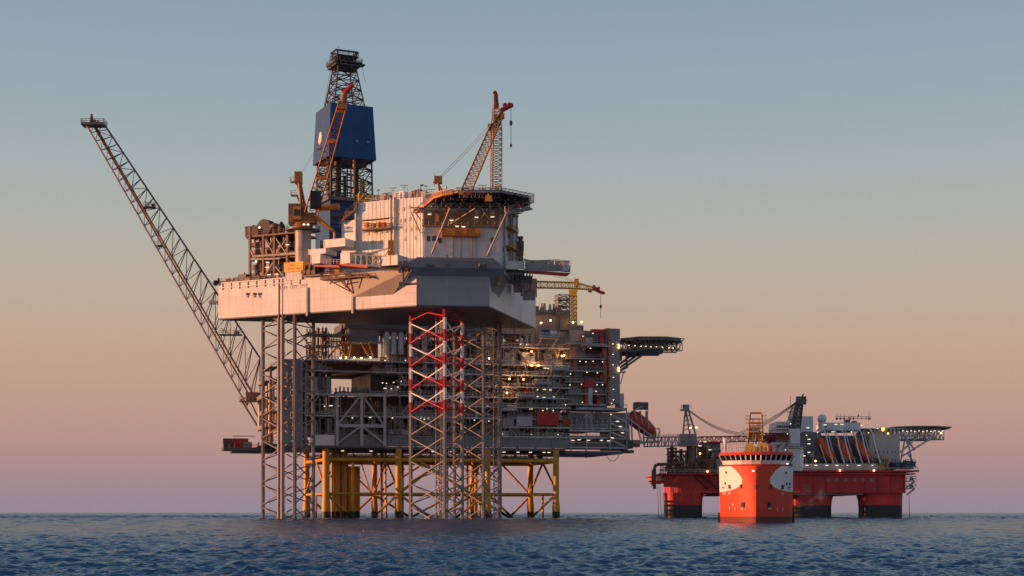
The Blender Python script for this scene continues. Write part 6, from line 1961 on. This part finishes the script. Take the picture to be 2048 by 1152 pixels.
for y in (961, 976):
    mb = MB(); qbox(mb, 1812, y, 1832, y + 1.6, 2, 12); mb.tube(q5(1813, y + 14, 3), q5(1830, y + 1, 3), .3, 6); mb.rail([q5(1813, y, 2.1), q5(1832, y, 2.1)], 1.6, .12, 1.5); mb.hexa([q5(1818, y, 3), q5(1828, y, 3), q5(1828, y, 8), q5(1818, y, 8), q5(1820, y - 7, 3), q5(1826, y - 7, 3), q5(1826, y - 7, 8), q5(1820, y - 7, 8)]); mb.build('side_platform', PINKISH, fl)
for i in range(80):
    mb = MB(); px = (rnd.uniform(1330, 1438) if i < 42 else rnd.uniform(1438, 1590)) if i < 54 else rnd.uniform(1595, 1760); base = 947 if px < 1590 else 926
    h = rnd.uniform(6, 30) if px < 1590 else rnd.uniform(5, 22); dy = rnd.uniform(1.5, 7)
    qbox(mb, px, base - h, px + rnd.uniform(3, 9), base - h + rnd.uniform(3, 8), dy, dy + 3)
    mb.tube(q5(px + 1, base, dy), q5(px + 1, base - h, dy), rnd.uniform(.15, .5), 6); mb.tube(q5(px - 6, base - h * .6, dy), q5(px + 9, base - h * .6, dy), rnd.uniform(.12, .4), 6); mb.tube(q5(px + 7, base, dy), q5(px + 7, base - h * .8, dy), .2, 6)
    single('deck_machinery', mb, rnd.choice([BROWN, DSTEEL, STEEL, PINKISH, BROWN, LSTEEL]), None, 'machinery', 'machinery along the flotel deck', 'tangle of pipes and boxes on the flotel deck')
for x0, y0, x1, y1, m_, lab in ((1336, 896, 1352, 930, BROWN, 'rusty lattice tower at the left end of the flotel deck'), (1352, 902, 1372, 945, DSTEEL, 'dark lattice tower left of the left flotel crane'), (1396, 893, 1412, 935, BROWN, 'rusty lattice tower right of the left flotel crane'), (1424, 898, 1440, 940, STEEL, 'grey lattice tower beside the supply ship bridge')):
    mb = MB(); xm = (x0 + x1) / 2; w = xz(x1) - xz(x0)
    mb.lattice(q5(xm, y1, 5), q5(xm, y0, 5), (w, 3), (w, 3), 4, .24, .15, (1, 0, 0), 'x')
    for k in range(3): qbox(mb, x0 - 1, y0 + k * (y1 - y0) / 3, x1 + 1, y0 + k * (y1 - y0) / 3 + 1.2, 3, 7)
    qbox(mb, x0 + 3, y1 - 14, x1 - 3, y1 - 3, 4, 6); mb.tube(q5(xm, y1, 5), q5(xm, y0 - 4, 5), .6, 8)
    single('equipment_tower', mb, m_, lab, 'tower')
# helideck of the flotel
fh = thing('helideck', 'flotel helideck cantilevered far right on pale truss struts', 'helideck', q5(1830, 855, 18))
zt = zz(853)
hc5 = (xz(1864), FY + 20)
oc = [(hc5[0] + 11.4 * math.cos(math.radians(22.5 + 45 * i)), hc5[1] + 11.4 * math.sin(math.radians(22.5 + 45 * i))) for i in range(8)]
oc2 = [(hc5[0] + 12.6 * math.cos(math.radians(22.5 + 45 * i)), hc5[1] + 12.6 * math.sin(math.radians(22.5 + 45 * i))) for i in range(8)]
mb = MB(); mb.prism(oc, zt, zt + .5); mb.prism([(xz(1741), FY + 12), (xz(1800), FY + 12), (xz(1800), FY + 28), (xz(1741), FY + 28)], zt - .6, zt - .05); mb.build('deck', GREEN, fh)
mb = MB()
for i in range(8):
    j = (i + 1) % 8; a, b, c_, d_ = Vector((*oc[i], zt - .2)), Vector((*oc[j], zt - .2)), Vector((*oc2[j], zt + .6)), Vector((*oc2[i], zt + .6))
    mb.tube(c_, d_, .15, 5)
    for k in range(7): mb.tube(a.lerp(b, k / 6), d_.lerp(c_, k / 6), .1, 4)
mb.build('safety_net', DSTEEL, fh)
mb = MB()
for yy in (-8, 0, 8):
    w = math.sqrt(10.6 ** 2 - yy * yy)
    mb.truss((xz(1760), hc5[1] + yy, zt - .3), (hc5[0] + w * .93, hc5[1] + yy, zt - .3), 3.9, 16, .22, .16)
for dy in (12, 27):
    for (x0, y0, x1, y1) in ((1805, 912, 1870, 872), (1770, 893, 1800, 880), (1752, 870, 1772, 893), (1772, 893, 1800, 868), (1800, 880, 1835, 866), (1800, 905, 1835, 874), (1818, 895, 1806, 866), (1806, 866, 1829, 900), (1800, 930, 1812, 866), (1815, 905, 1832, 935), (1815, 880, 1826, 932)):
        mb.tube(q5(x0, y0, dy - 6), q5(x1, y1, dy - 3), .34, 6)
mb.build('support_truss', LSTEEL, fh)
mb = MB(); qbox(mb, 1775, 852, 1786, 862, 11, 15); mb.build('foam_station', CREAM, fh)
mb = MB(); qbox(mb, 1742, 858, 1800, 866, 11.5, 27); mb.build('fascia', OCHRE, fh)
mb = MB()
for dy in (11, 29):
    mb.tube(q5(1742, 872, dy), q5(1872, 872, dy), .3, 6)
    for i in range(17): mb.tube(q5(1742 + i * 8, 857, dy), q5(1746 + i * 8, 872, dy), .15, 5); mb.tube(q5(1750 + i * 8, 857, dy), q5(1746 + i * 8, 872, dy), .15, 5)
mb.build('edge_truss', CREAM, fh)
# orange lifeboats in arched davits
def boat(px, par_label):
    b = thing('lifeboat', par_label, 'lifeboat', q5(px, 905, 5), 'orange lifeboats hanging bow-down on the flotel')
    a, e = q5(px - 15, 876, 8), q5(px + 17, 921, 3)
    ax = (e - a).normalized(); sd = ax.cross(Vector((0, 1, .2))).normalized(); up = sd.cross(ax)
    prof = [(0, .4), (.05, 1.1), (.18, 1.6), (.5, 1.9), (.78, 1.8), (.92, 1.25), (.985, .55), (1, .1)]
    vs, fs = [], []; n = 14
    for f, r in prof:
        c = a.lerp(e, f)
        for i in range(n):
            t = 2 * math.pi * i / n; vs.append(c + sd * (r * math.cos(t)) + up * (r * 1.05 * math.sin(t)))
    for j in range(len(prof) - 1):
        for i in range(n): fs.append((j * n + i, j * n + (i + 1) % n, (j + 1) * n + (i + 1) % n, (j + 1) * n + i))
    mb = MB(); mb.add(vs, fs, True); mb.add(vs, [tuple(range(n))[::-1], tuple(range((len(prof) - 1) * n, len(prof) * n))]); mb.build('hull', BOATO, b)
    mb = MB(); mb.box(a.lerp(e, .16) + up * -1.2 , (1.7, 1.4, 1.5), .2); mb.build('cockpit', BOATO, b)
    mb = MB(); mb.tube(a.lerp(e, .05) + sd * 1.0, a.lerp(e, .93) + sd * 1.3, .14, 5); mb.build('fender_strip', DRED, b)
    return b
def davit(px, lab):
    mb = MB()
    for o in (0, 22):
        for dy in (0, 2.4):
            mb.path([q5(px + o - 18, 863 - o * .05, 9 + dy), q5(px + o - 13, 857, 7 + dy), q5(px + o - 5, 858, 5 + dy), q5(px + o + 1, 868, 3 + dy), q5(px + o + 6, 893, 1.2 + dy), q5(px + o + 16, 927, .6 + dy)], .25, 6)
        mb.path([q5(px + o - 18, 863, 9), q5(px + o - 10, 893, 5), q5(px + o + 2, 927, 3)], .2, 6)
        for f in (868, 880, 893, 905): mb.tube(q5(px + o + 1 + (f - 868) * .22, f, 3), q5(px + o + 1 + (f - 868) * .22, f, 5.4), .14, 4)
    mb.tube(q5(px - 13, 857, 7), q5(px + 9, 857, 7), .2, 6)
    single('boat_davit', mb, WHITE, lab, 'davit', 'pale arched boat davits on the flotel')
for px, nm in ((1651, 'leftmost of the three'), (1687, 'middle one of the three'), (1723, 'rightmost of the three')):
    boat(px, 'orange lifeboat hanging bow-down, %s' % nm); davit(px, 'pale arched tube davit over the orange lifeboat, %s' % nm)
# cranes
def fcrane(bx, by, tx, ty, dy, lab, tip):
    c = thing('pedestal_crane', lab, 'crane', q5(bx, by, dy)); return c
fc = fcrane(1383, 940, 1378, 815, 5, 'grey flotel crane tower at the left end with long drooping cables', None)
mb = MB(); mb.tube(q5(1383, 947, 5), q5(1383, 892, 5), 2.0, 12); mb.build('pedestal', DSTEEL, fc)
mb = MB(); qbox(mb, 1362, 867, 1394, 880, 2, 8); qbox(mb, 1364, 880, 1398, 892, 3, 8); mb.rail([q5(1352, 892, 2), q5(1400, 892, 2)], 1.2, .1); mb.build('machinery_house', STEEL, fc)
mb = MB(); mb.tube(q5(1380, 868, 3), q5(1371, 817, 4), .4, 6); mb.tube(q5(1391, 868, 3), q5(1376, 817, 4), .4, 6); mb.tube(q5(1366, 868, 5), q5(1371, 817, 5), .35, 6)
for k in range(5): mb.tube(q5(1379 - k * 1.5, 860 - k * 9, 3), q5(1389 - k * 2.8, 855 - k * 9, 3), .2, 5); mb.tube(q5(1366 + k, 862 - k * 9, 5), q5(1379 - k * 1.5, 856 - k * 9, 3), .18, 5)
qbox(mb, 1363, 817, 1377, 820, 2, 6); mb.box(q5(1372, 814, 4), (2.4, 2, 1.8)); mb.rail([q5(1363, 817, 2), q5(1377, 817, 2)], 1.2, .1, 1); mb.tube(q5(1383, 818, 4), q5(1383, 810, 4), .08, 4); mb.build('gantry_mast', STEEL, fc)
mb = MB(); mb.lattice(q5(1396, 880, 5), q5(1560, 876, 8), (2.6, 2.4), (1.8, 1.8), 18, .2, .12, (0, 1, 0), 'z'); mb.build('boom', RED, fc)
for o in (0, 4, 8):
    mb = MB(); pts = []
    for i in range(15):
        f = i / 14; pts.append(q5(1377 + 112 * f, 819 + o * .4 + (48 + o * .3) * f + 10 * math.sin(math.pi * f), 5))
    mb.path(pts, .1, 4); mb.build('pendant_rope', DSTEEL, fc)
mb = MB(); mb.hexa([q5(1383, 896, 1.5), q5(1390, 896, 1.5), q5(1390, 896, 2), q5(1383, 896, 2), q5(1385, 884, 1.5), q5(1392, 881, 1.5), q5(1392, 881, 2), q5(1385, 884, 2)]); mb.build('red_plate', RED, fc)
fc = fcrane(1591, 940, 1604, 792, 0, 'white flotel crane with dark lattice head behind the ship wheelhouse', None)
mb = MB(); mb.tube(q5(1591, 942, 0), q5(1591, 898, 0), 3.0, 18); mb.tube(q5(1591, 897, 0), q5(1591, 894, 0), 3.6, 18); qbox(mb, 1579, 858, 1598, 893, -2.5, 2.5); mb.build('pedestal', WHITE, fc)
mb = MB(); ring = [q5(1591, 894, 0) + V(4.0 * math.cos(t), 4.0 * math.sin(t), 0) for t in [i * math.pi / 6 for i in range(13)]]; mb.rail(ring, 1.2, .09); mb.tube(q5(1591, 894.6, 0), q5(1591, 893.6, 0), 4.2, 16); mb.build('slew_platform', STEEL, fc)
mb = MB(); mb.lattice(q5(1590, 860, 0), q5(1600, 800, 0), (3.4, 2.6), (2.2, 1.8), 7, .3, .16, (1, 0, 0), 'x'); mb.tube(q5(1598, 905, -1.5), q5(1600, 806, -1.5), .22, 6); mb.tube(q5(1584, 858, 1), q5(1600, 802, 1), .3, 6)
mb.box(q5(1602, 801, 0), (3.6, 2.6, 3.0)); mb.box(q5(1607, 801, 0), (2.4, 2, .4)); mb.tube(q5(1602, 797, 0), q5(1607, 788, 0), .3, 6); mb.rail([q5(1603, 800, -1.2), q5(1612, 800, -1.2)], 1.1, .1, 1); mb.build('gantry_mast', DSTEEL, fc)
for o in (0, 3, 6, 9):
    mb = MB(); a, b = q5(1600, 798 + o * .3, 0), q5(1480 + o, 864 + o * .7, 5); pts = [a.lerp(b, i / 8) + V(0, 0, -1.2 * math.sin(math.pi * i / 8)) for i in range(9)]; mb.path(pts, .1, 4); mb.build('pendant_rope', DSTEEL, fc)
mb = MB(); mb.lattice(q5(1584, 872, 1), q5(1495, 872, 4), (2.4, 2.2), (1.8, 1.8), 12, .2, .12, (0, 1, 0), 'z'); mb.build('boom', DRED, fc)
# masts, radome, antennas
mb = MB(); mb.lattice(q5(1584, 842, 12), q5(1590, 812, 12), (3, 3), (2, 2), 5, .18, .1, (1, 0, 0), 'x'); mb.box(q5(1583, 824, 12), (3, 2, .4)); mb.tube(q5(1581, 812, 12), q5(1581, 793, 12), .09, 5); mb.box(q5(1588, 816, 12), (2.4, 2, .4)); mb.box(q5(1582, 836, 10), (2.2, 1.5, 1.3))
single('signal_mast', mb, CREAM, 'cream lattice signal mast on the flotel wheelhouse', 'mast')
mb = MB(); c = q5(1644, 838, 20); mb.sphere(c, 1.85, 18, 12); mb.lathe(c + V(0, 0, -3.6), [(1.5, 0), (1.5, 1.8), (1.2, 2.3)], 14); single('radome', mb, WHITE, 'big white radome ball on the flotel roof left of the white upper house', 'radome')
for i, (px, h) in enumerate(((1674, 14), (1681, 12), (1688, 13), (1700, 10), (1707, 8), (1738, 18))):
    mb = MB(); a = q5(px, 840, 20); mb.tube(a, a + V(0, 0, h * .19), .1, 5); mb.box(a + V(0, 0, .5), (.6, .6, .9)); single('whip_antenna', mb, STEEL, None, 'antenna', 'whip antennas on the flotel upper house', 'thin whip antenna on the roof of the flotel upper house')
mb = MB(); qbox(mb, 1713, 833, 1722, 840, 20, 24); qbox(mb, 1728, 836, 1736, 840, 20, 24); mb.tube(q5(1717, 833, 22), q5(1717, 829, 22), .3, 6); single('roof_unit', mb, DSTEEL, 'dark radar and fan units on the roof of the flotel upper house', 'roof unit')
mb = MB(); qbox(mb, 1760, 918, 1764, 940, 1, 3); qbox(mb, 1757, 916, 1778, 919, 1, 3); qbox(mb, 1774, 918, 1777, 938, 1, 3); qbox(mb, 1757, 930, 1768, 940, .5, 4); mb.tube(q5(1763, 916, 2), q5(1763, 911, 2), .4, 6); single('deck_gantry', mb, OCHRE, 'small yellow gantry on the flotel deck below its helideck', 'gantry')
for i, px in enumerate((1785, 1803, 1795)):
    mb = MB(); c = q5(px, 930, 2); mb.tube(c + V(-1, 0, 0), c + V(1, 0, 0), 1.05, 12); mb.box(c + V(0, 0, -1.2), (2.2, 1.8, .9)); single('winch_drum', mb, BLACK if i < 2 else GREEN, None, 'winch', 'winch drums on the flotel deck corner', 'dark round winch drum on the flotel deck corner')
mb = MB(); qbox(mb, 1811, 925, 1830, 938, 2, 10); mb.tube(q5(1806, 925, 4), q5(1830, 928, 4), 1.0, 10); mb.rail([q5(1811, 925, 2), q5(1832, 927, 2)], 1.3, .1); single('stern_winch', mb, GREEN, 'grey-green winch frame at the right deck tip of the flotel', 'winch')
for px, py in ((1631, 922), (1592, 940), (1680, 941), (1748, 941), (1776, 867), (1882, 866), (1393, 855), (1381, 856), (1415, 943), (1400, 907)): lamp(q5(px, py, -2), 'flood', 'round amber deck lamp glowing on the red flotel', 'amber lamps on the flotel')
for px, py in ((1614, 931), (1632, 931), (1654, 931), (1674, 931), (1695, 931), (1718, 931), (1745, 931), (1613, 871), (1616, 856), (1618, 879), (1618, 888), (1618, 905), (1608, 912), (1581, 848), (1575, 868), (1571, 900), (1672, 849), (1684, 849), (1723, 851), (1410, 884), (1400, 892), (1420, 900), (1635, 865), (1666, 864), (1703, 864), (1737, 866), (1755, 857), (1650, 850)): lamp(q5(px, py, -1), 'white' if px % 2 else 'tube', 'white deck lamp shining on the red flotel', 'white lamps on the flotel')
for i in range(11): lamp(q5(1806 + i * 8, 862 + (i % 2), 8), 'white', 'small white lamp in the truss under the flotel helideck', 'lamps under the flotel helideck')
mb = MB(); mb.box((0, 0, 0), (1.1, .6, 1.1)); mb.box((0, .2, -.7), (.3, .3, .4)); o = mb.build('signal_light', lamp_mat('yellow beacon glow', (1, .62, .05), 1.3)); o.location = q5(1766, 858, 10); tag(o, 'square yellow signal light below the flotel helideck', 'lamp')

# ------------------------------------------------------------------ the orange and white supply ship, bow on
SY = 340.0
def q6(px, py, dy=0.0): return Vector((X0 + (px - 1512) * (SY + dy) / F, SY + dy, CH + (HZ - py) * (SY + dy) / F))
X0 = (1512 - 1024) * SY / F
def sz(py): return CH + (HZ - py) * SY / F
B = 75 * SY / F
ship = thing('supply_ship', 'orange and white supply ship seen bow-on in front of the red flotel', 'ship', (X0, SY, 0))
def ship_mat():
    m = paint('ship orange and white paint', (0.76, 0.055, 0.014), .62, var=.1, streak=.25, dirt=(0.35, 0.05, 0.02), scale=.25)
    n, l = m.node_tree.nodes, m.node_tree.links
    p = n['Principled BSDF']; src = p.inputs['Base Color'].links[0].from_socket
    geo = n.new('ShaderNodeTexCoord'); sp = n.new('ShaderNodeSeparateXYZ'); l.new(geo.outputs['Object'], sp.inputs[0])
    def mth(op, a, b=0.0):
        q = n.new('ShaderNodeMath'); q.operation = op
        for i, v in enumerate((a, b)):
            if isinstance(v, (int, float)): q.inputs[i].default_value = v
            else: l.new(v, q.inputs[i])
        return q.outputs[0]
    ax = mth('ABSOLUTE', sp.outputs['X'])
    zc = sz(958)
    dz_ = mth('SUBTRACT', sp.outputs['Z'], zc)
    up_ = mth('MAXIMUM', dz_, 0.0); dn_ = mth('MAXIMUM', mth('MULTIPLY', dz_, -1.0), 0.0)
    e1 = mth('POWER', mth('DIVIDE', up_, sz(920) - zc), 1.2)
    e2 = mth('POWER', mth('DIVIDE', dn_, zc - sz(983)), 2.8)
    ex = mth('DIVIDE', mth('SUBTRACT', B + .05, ax), 5.0)
    f = mth('ADD', mth('ADD', mth('POWER', mth('MAXIMUM', ex, 0.0), 1.7), e1), e2)
    mask = mth('LESS_THAN', f, 1.0)
    mx = n.new('ShaderNodeMixRGB'); l.new(mask, mx.inputs['Fac']); l.new(src, mx.inputs['Color1']); mx.inputs['Color2'].default_value = (.78, .77, .75, 1)
    lo = mth('LESS_THAN', sp.outputs['Z'], sz(1033))
    m2 = n.new('ShaderNodeMixRGB'); l.new(lo, m2.inputs['Fac']); l.new(mx.outputs[0], m2.inputs['Color1']); m2.inputs['Color2'].default_value = (.17, .035, .022, 1)
    l.new(m2.outputs[0], p.inputs['Base Color'])
    return m
SHIPM = seams(ship_mat(), 3.4, 1.5, .84, .035)
SHIPR = paint('ship orange paint', (0.76, 0.055, 0.014), .62, var=.1, streak=.2, dirt=(0.35, 0.05, 0.02))
NS, NZ = 26, 22
ztop = sz(931)
vs, fs, zs_ = [], [], []
for j in range(NZ + 1):
    z = -3 + (ztop + 3) * j / NZ
    h = max(0, min(1, z / ztop))
    Lb = 13 - 6.0 * h ** 1.2
    stem = 1.6 * abs(h - .25)
    row = []
    for i in range(NS + 1):
        t = (i / NS)
        y = Lb * 1.0 * t ** 1.4
        k = min(1.0, t)
        b = B * (1 - (1 - k) ** (1.22 + .25 * h)) * (0.985 + .015 * h)
        row.append((b, y + stem))
    row.append((B * (0.985 + .015 * h), 74.0))
    vs.append(row)
    zs_.append(z)
mb = MB()
nr_ = len(vs[0])
for sg in (-1, 1):
    flat = [(X0 + sg * b, SY + y, z) for row, z in zip(vs, zs_) for b, y in row]
    mb.add(flat, [(j * nr_ + i, j * nr_ + i + 1, (j + 1) * nr_ + i + 1, (j + 1) * nr_ + i) for j in range(NZ) for i in range(nr_ - 1)], True)
top_ = [(X0 - b, SY + y, ztop) for b, y in vs[-1][::-1]] + [(X0 + b, SY + y, ztop) for b, y in vs[-1][1:]]
mb.add(top_, [tuple(range(len(top_)))])
mb.add([(X0 - B, SY + 74, -3), (X0 + B, SY + 74, -3), (X0 + B, SY + 74, ztop), (X0 - B, SY + 74, ztop)], [(0, 1, 2, 3)])
sh = mb.build('hull', SHIPM, ship)
try:
    sh.data.set_sharp_from_angle(angle=math.radians(32))
except Exception:
    pass
# wheelhouse: faceted, leaning outwards, windows all round
def ring_at(hw, dep, z, yb):
    pts = [(-hw, yb + 12), (-hw, yb + dep * .95), (-hw * .70, yb + dep * .42), (-hw * .42, yb + dep * .12), (-hw * .14, yb), (hw * .14, yb), (hw * .42, yb + dep * .12), (hw * .70, yb + dep * .42), (hw, yb + dep * .95), (hw, yb + 12)]
    return [Vector((X0 + x, SY + y, z)) for x, y in pts]
def loft(mb, r0, r1, cap=True):
    n = len(r0); mb.add(list(r0) + list(r1), [(i, (i + 1) % n, n + (i + 1) % n, n + i) for i in range(n)])
    if cap: mb.add(list(r0) + list(r1), [tuple(range(n))[::-1], tuple(range(n, 2 * n))])
zA, zB_, zC, zD = sz(927.5), sz(919.5), sz(909), sz(903)
rA, rB, rC = ring_at(7.0, 4.4, zA, 2.6), ring_at(7.25, 4.5, zB_, 2.3), ring_at(7.75, 4.8, zC, 1.6)
mb = MB(); loft(mb, rA, rB); wh = mb.build('wheelhouse', WHITE, ship)
mb = MB(); loft(mb, [p + (Vector((X0, SY + 8, p.z)) - p) * .02 for p in rB], [p + (Vector((X0, SY + 8, p.z)) - p) * .02 for p in rC]); mb.build('window_band', GLASS, wh)
mb = MB()
for i in range(9):
    nsub = 2 if i in (1, 2, 3, 5, 6, 7, 4) else 4
    for k in range(nsub + (1 if i == 8 else 0)):
        a, b = rB[i].lerp(rB[i + 1], k / nsub), rC[i].lerp(rC[i + 1], k / nsub); mb.tube(a, b, .16, 4)
mb.build('window_frame', WHITE, wh)
mb = MB(); rD0, rD1 = ring_at(7.95, 4.9, zC, 1.3), ring_at(7.6, 4.6, zD, 2.0); loft(mb, rD0, rD1); mb.build('roof', SHIPR, ship)
mb = MB(); loft(mb, ring_at(6.6, 4.2, sz(931), 3.2), ring_at(6.9, 4.3, zA, 2.8)); mb.build('bridge_base', SHIPR, ship)
# openings, marks
for dx, py, w, h in ((-53, 972, .55, .75), (-30, 972, .6, .7), (30, 972, .5, .7), (53, 973, .6, .75), (-1, 973, .7, .7), (-26, 1009, 1.0, 1.0), (27, 1009, 1.0, .9), (-60, 943, .3, .4), (60, 944, .3, .4), (-62, 965, .2, .5), (61, 966, .25, .5), (68, 966, .2, .5)):
    bb = abs(dx) * SY / F
    z = sz(py); h_ = max(0, min(1, z / ztop)); Lb = 13 - 6 * h_ ** 1.2
    k = 1 - (1 - min(.999, bb / B)) ** (1 / (1.22 + .25 * h_)); y = Lb * k ** 1.4 + 1.6 * abs(h_ - .25)
    mb = MB(); c = Vector((X0 + math.copysign(bb, dx), SY + y, z))
    ang = math.atan2(Lb * .9, B) * math.copysign(1, dx)
    mb.box(c, (w, .34, h), ang); mb.box(c + V(0, -.1, -h * .55), (w * 1.1, .3, .12), ang); mb.build('hull_opening', BLACK, sh)
for dx, py, w in ((-66, 986, .35), (-63, 986, .3), (-60, 986, .3), (-53, 986, .9), (52, 987, .9), (-45, 1009, .7), (-52, 1017, .25), (-41, 1018, .25), (-27, 1017, 1.1), (27, 1017, 1.0), (42, 1018, .25), (53, 1018, .25), (-3, 942, .6), (-66, 974, .9), (66, 974, 1.3), (32, 944, .5)):
    bb = abs(dx) * SY / F; z = sz(py); h_ = max(0, min(1, z / ztop)); Lb = 13 - 6 * h_ ** 1.2
    k = 1 - (1 - min(.999, bb / B)) ** (1 / (1.22 + .25 * h_)); y = Lb * k ** 1.4 + 1.6 * abs(h_ - .25)
    ang = math.atan2(Lb * .9, B) * math.copysign(1, dx)
    mb = MB(); c = Vector((X0 + math.copysign(bb, dx), SY + y, z)); n_ = max(1, int(w / .3))
    for i in range(n_): mb.box(c + V((i - (n_ - 1) / 2) * .3 * math.cos(ang), (i - (n_ - 1) / 2) * .3 * math.sin(ang), 0), (.2, .3, .34 if w > .3 else .6), ang)
    mb.build('hull_mark', PALE if abs(dx) < 60 or py > 980 else INKB, sh)
for s_ in (-1, 1):
    mb = MB(); mb.box((X0 + s_ * (B + .12), SY + 24, .9), (.5, 20, 2.6)); mb.build('fender', BLACK, sh)
    mb = MB(); mb.box((X0 + s_ * 7.3, SY + 9, sz(931)), (.9, 1.5, 1.1)); mb.tube((X0 + s_ * 7.1, SY + 8, sz(927)), (X0 + s_ * 7.9, SY + 6.5, sz(910)), .12, 5); mb.build('wing_console', DSTEEL, ship)
# superstructure aft and mast
mb = MB(); mb.box((X0, SY + 14, (zD + ztop) / 2 - .3), (12.4, 10, zD - ztop)); mb.build('deckhouse', SHIPR, ship)
mb = MB()
mb.hexa([q6(1487, 905, 8), q6(1545, 905, 8), q6(1545, 905, 13), q6(1487, 905, 13), q6(1489, 893, 8), q6(1540, 893, 8), q6(1540, 893, 13), q6(1489, 893, 13)])
mb.hexa([q6(1490, 893, 8), q6(1508, 893, 8), q6(1508, 893, 12), q6(1490, 893, 12), q6(1493, 887, 8), q6(1506, 886, 8), q6(1506, 886, 12), q6(1493, 887, 12)])
mb.hexa([q6(1514, 893, 8), q6(1536, 893, 8), q6(1536, 893, 12), q6(1514, 893, 12), q6(1518, 885, 8), q6(1533, 886, 8), q6(1533, 886, 12), q6(1518, 885, 12)])
mb.build('mast_base', paint('pale ochre paint', (0.52, 0.33, 0.10), .5, var=.2), ship)
mb = MB()
mb.tube(q6(1496, 890, 10), q6(1500, 828, 10), .24, 6); mb.tube(q6(1526, 890, 10), q6(1523, 828, 10), .24, 6); mb.tube(q6(1500, 826, 10), q6(1523, 826, 10), .24, 6); mb.tube(q6(1512, 888, 10), q6(1512, 868, 10), .2, 6)
for py in (838, 846, 852, 865, 876): mb.tube(q6(1497, py, 10), q6(1525, py, 10), .17 if py != 846 else .26, 6)
mb.tube(q6(1497, 876, 10), q6(1525, 865, 10), .08, 4); mb.tube(q6(1525, 876, 10), q6(1497, 865, 10), .08, 4)
for py in (857, 871): mb.tube(q6(1500, py, 9.8), q6(1522, py, 9.8), .1, 5)
mb.tube(q6(1507, 888, 10), q6(1506, 838, 10), .1, 5); mb.tube(q6(1518, 888, 10), q6(1518, 838, 10), .1, 5)
mast = mb.build('mast', paint('dull ochre mast paint', (0.34, 0.17, 0.045), .5, var=.3), ship)
mb = MB()
for py in (832, 839, 846): 
    for s_ in (-1, 1): mb.tube(q6(1512 + s_ * 10, py, 10), q6(1512 + s_ * 19, py, 10), .05, 4); mb.box(q6(1512 + s_ * 19, py - .8, 10), (.3, .3, .35))
for px, h in ((1503, 2.0), (1514, 1.2), (1520, 1.6)): mb.tube(q6(px, 826, 10), q6(px, 826, 10) + V(0, 0, h * .5), .04, 4)
mb.box(q6(1508, 863, 9.6), (1.9, .3, .25)); mb.box(q6(1514, 853, 9.6), (1.5, .3, .2)); mb.build('navigation_gear', STEEL, mast)
mb = MB()
mb.rail([q6(1535, 902, 2.5), q6(1585, 903, 4)], 1.3, .05, 1); mb.build('handrail', PINKISH, ship); mb = MB(); mb.rail([q6(1443, 903, 4), q6(1490, 902, 2.5)], 1.5, .06, .7)
for i in range(5): mb.tube(q6(1448 + i * 8, 903, 6), q6(1448 + i * 8, 890 - (i % 2) * 3, 6), .07, 4)
mb.build('handrail', PINKISH, ship)
mb = MB(); c = q6(1451, 881, 8); mb.sphere(c, .52, 12, 8, 1, 1, 1.15); mb.lathe(c + V(0, 0, -2.3), [(.32, 0), (.32, 1.4), (.45, 1.9)], 10); mb.build('satellite_dome', WHITE, ship)
mb = MB(); c = q6(1554, 893, 8); mb.sphere(c, .5, 8, 6); mb.tube(c, c + V(1.0, 0, .5), .18, 6); mb.tube(c, c + V(-.2, 0, -1.2), .2, 6); mb.build('fire_monitor', BLACK, ship)
mb = MB(); mb.box(q6(1541, 897, 6), (.7, .6, 1.6)); mb.build('life_raft', RED, ship)
lamp(q6(1579, 928, 3.0), 'white', 'small white lamp at the right wing of the supply ship bridge', 'lamps of the supply ship'); lamp(q6(1508, 942, 1.2), 'white', 'small white lamp on the upper bow of the supply ship', 'lamps of the supply ship')

ship.rotation_euler.z = -math.atan2(X0, SY)

# thin white steam drifting at the flotel columns
m = bpy.data.materials.new('steam'); m.use_nodes = True; MATS['steam'] = m
n, l = m.node_tree.nodes, m.node_tree.links
n.remove(n['Principled BSDF'])
vol = n.new('ShaderNodeVolumePrincipled'); vol.inputs['Color'].default_value = (.9, .85, .85, 1)
tc = n.new('ShaderNodeTexCoord'); nz = n.new('ShaderNodeTexNoise'); nz.inputs['Scale'].default_value = .32; nz.inputs['Detail'].default_value = 4
l.new(tc.outputs['Object'], nz.inputs['Vector'])
mr = n.new('ShaderNodeMapRange'); mr.inputs['From Min'].default_value = .54; mr.inputs['From Max'].default_value = .78; mr.inputs['To Max'].default_value = .5
l.new(nz.outputs['Fac'], mr.inputs['Value']); l.new(mr.outputs[0], vol.inputs['Density']); l.new(vol.outputs[0], n['Material Output'].inputs['Volume'])
mb = MB(); c = q5(1622, 993, -4); mb.sphere(c, 1.0, 16, 10, 7.5, 2.2, 5.5)
o = mb.build('steam', m); o['kind'] = 'stuff'

# ------------------------------------------------------------------ labels of look-alikes: say which one by its place in the row
def finish_labels():
    by = {}
    for o, base in AUTO:
        by.setdefault(base, []).append(o)
    ORD = ['first', 'second', 'third', 'fourth', 'fifth', 'sixth', 'seventh', 'eighth', 'ninth', 'tenth', 'eleventh', 'twelfth', 'thirteenth',
           'fourteenth', 'fifteenth', 'sixteenth', 'seventeenth', 'eighteenth', 'nineteenth', 'twentieth']
    def px(o):
        w = world_loc(o)
        if w.length < 1 and o.type == 'MESH':
            c = sum((Vector(b) for b in o.bound_box), Vector()) / 8
            w = w + c
        return w.x / w.y
    for base, os_ in by.items():
        if len(os_) == 1:
            os_[0]['label'] = base
            continue
        os_.sort(key=px)
        for i, o in enumerate(os_):
            o['label'] = base + (', %s from the left' % ORD[i] if i < len(ORD) else ', number %d from the left' % (i + 1))
finish_labels()
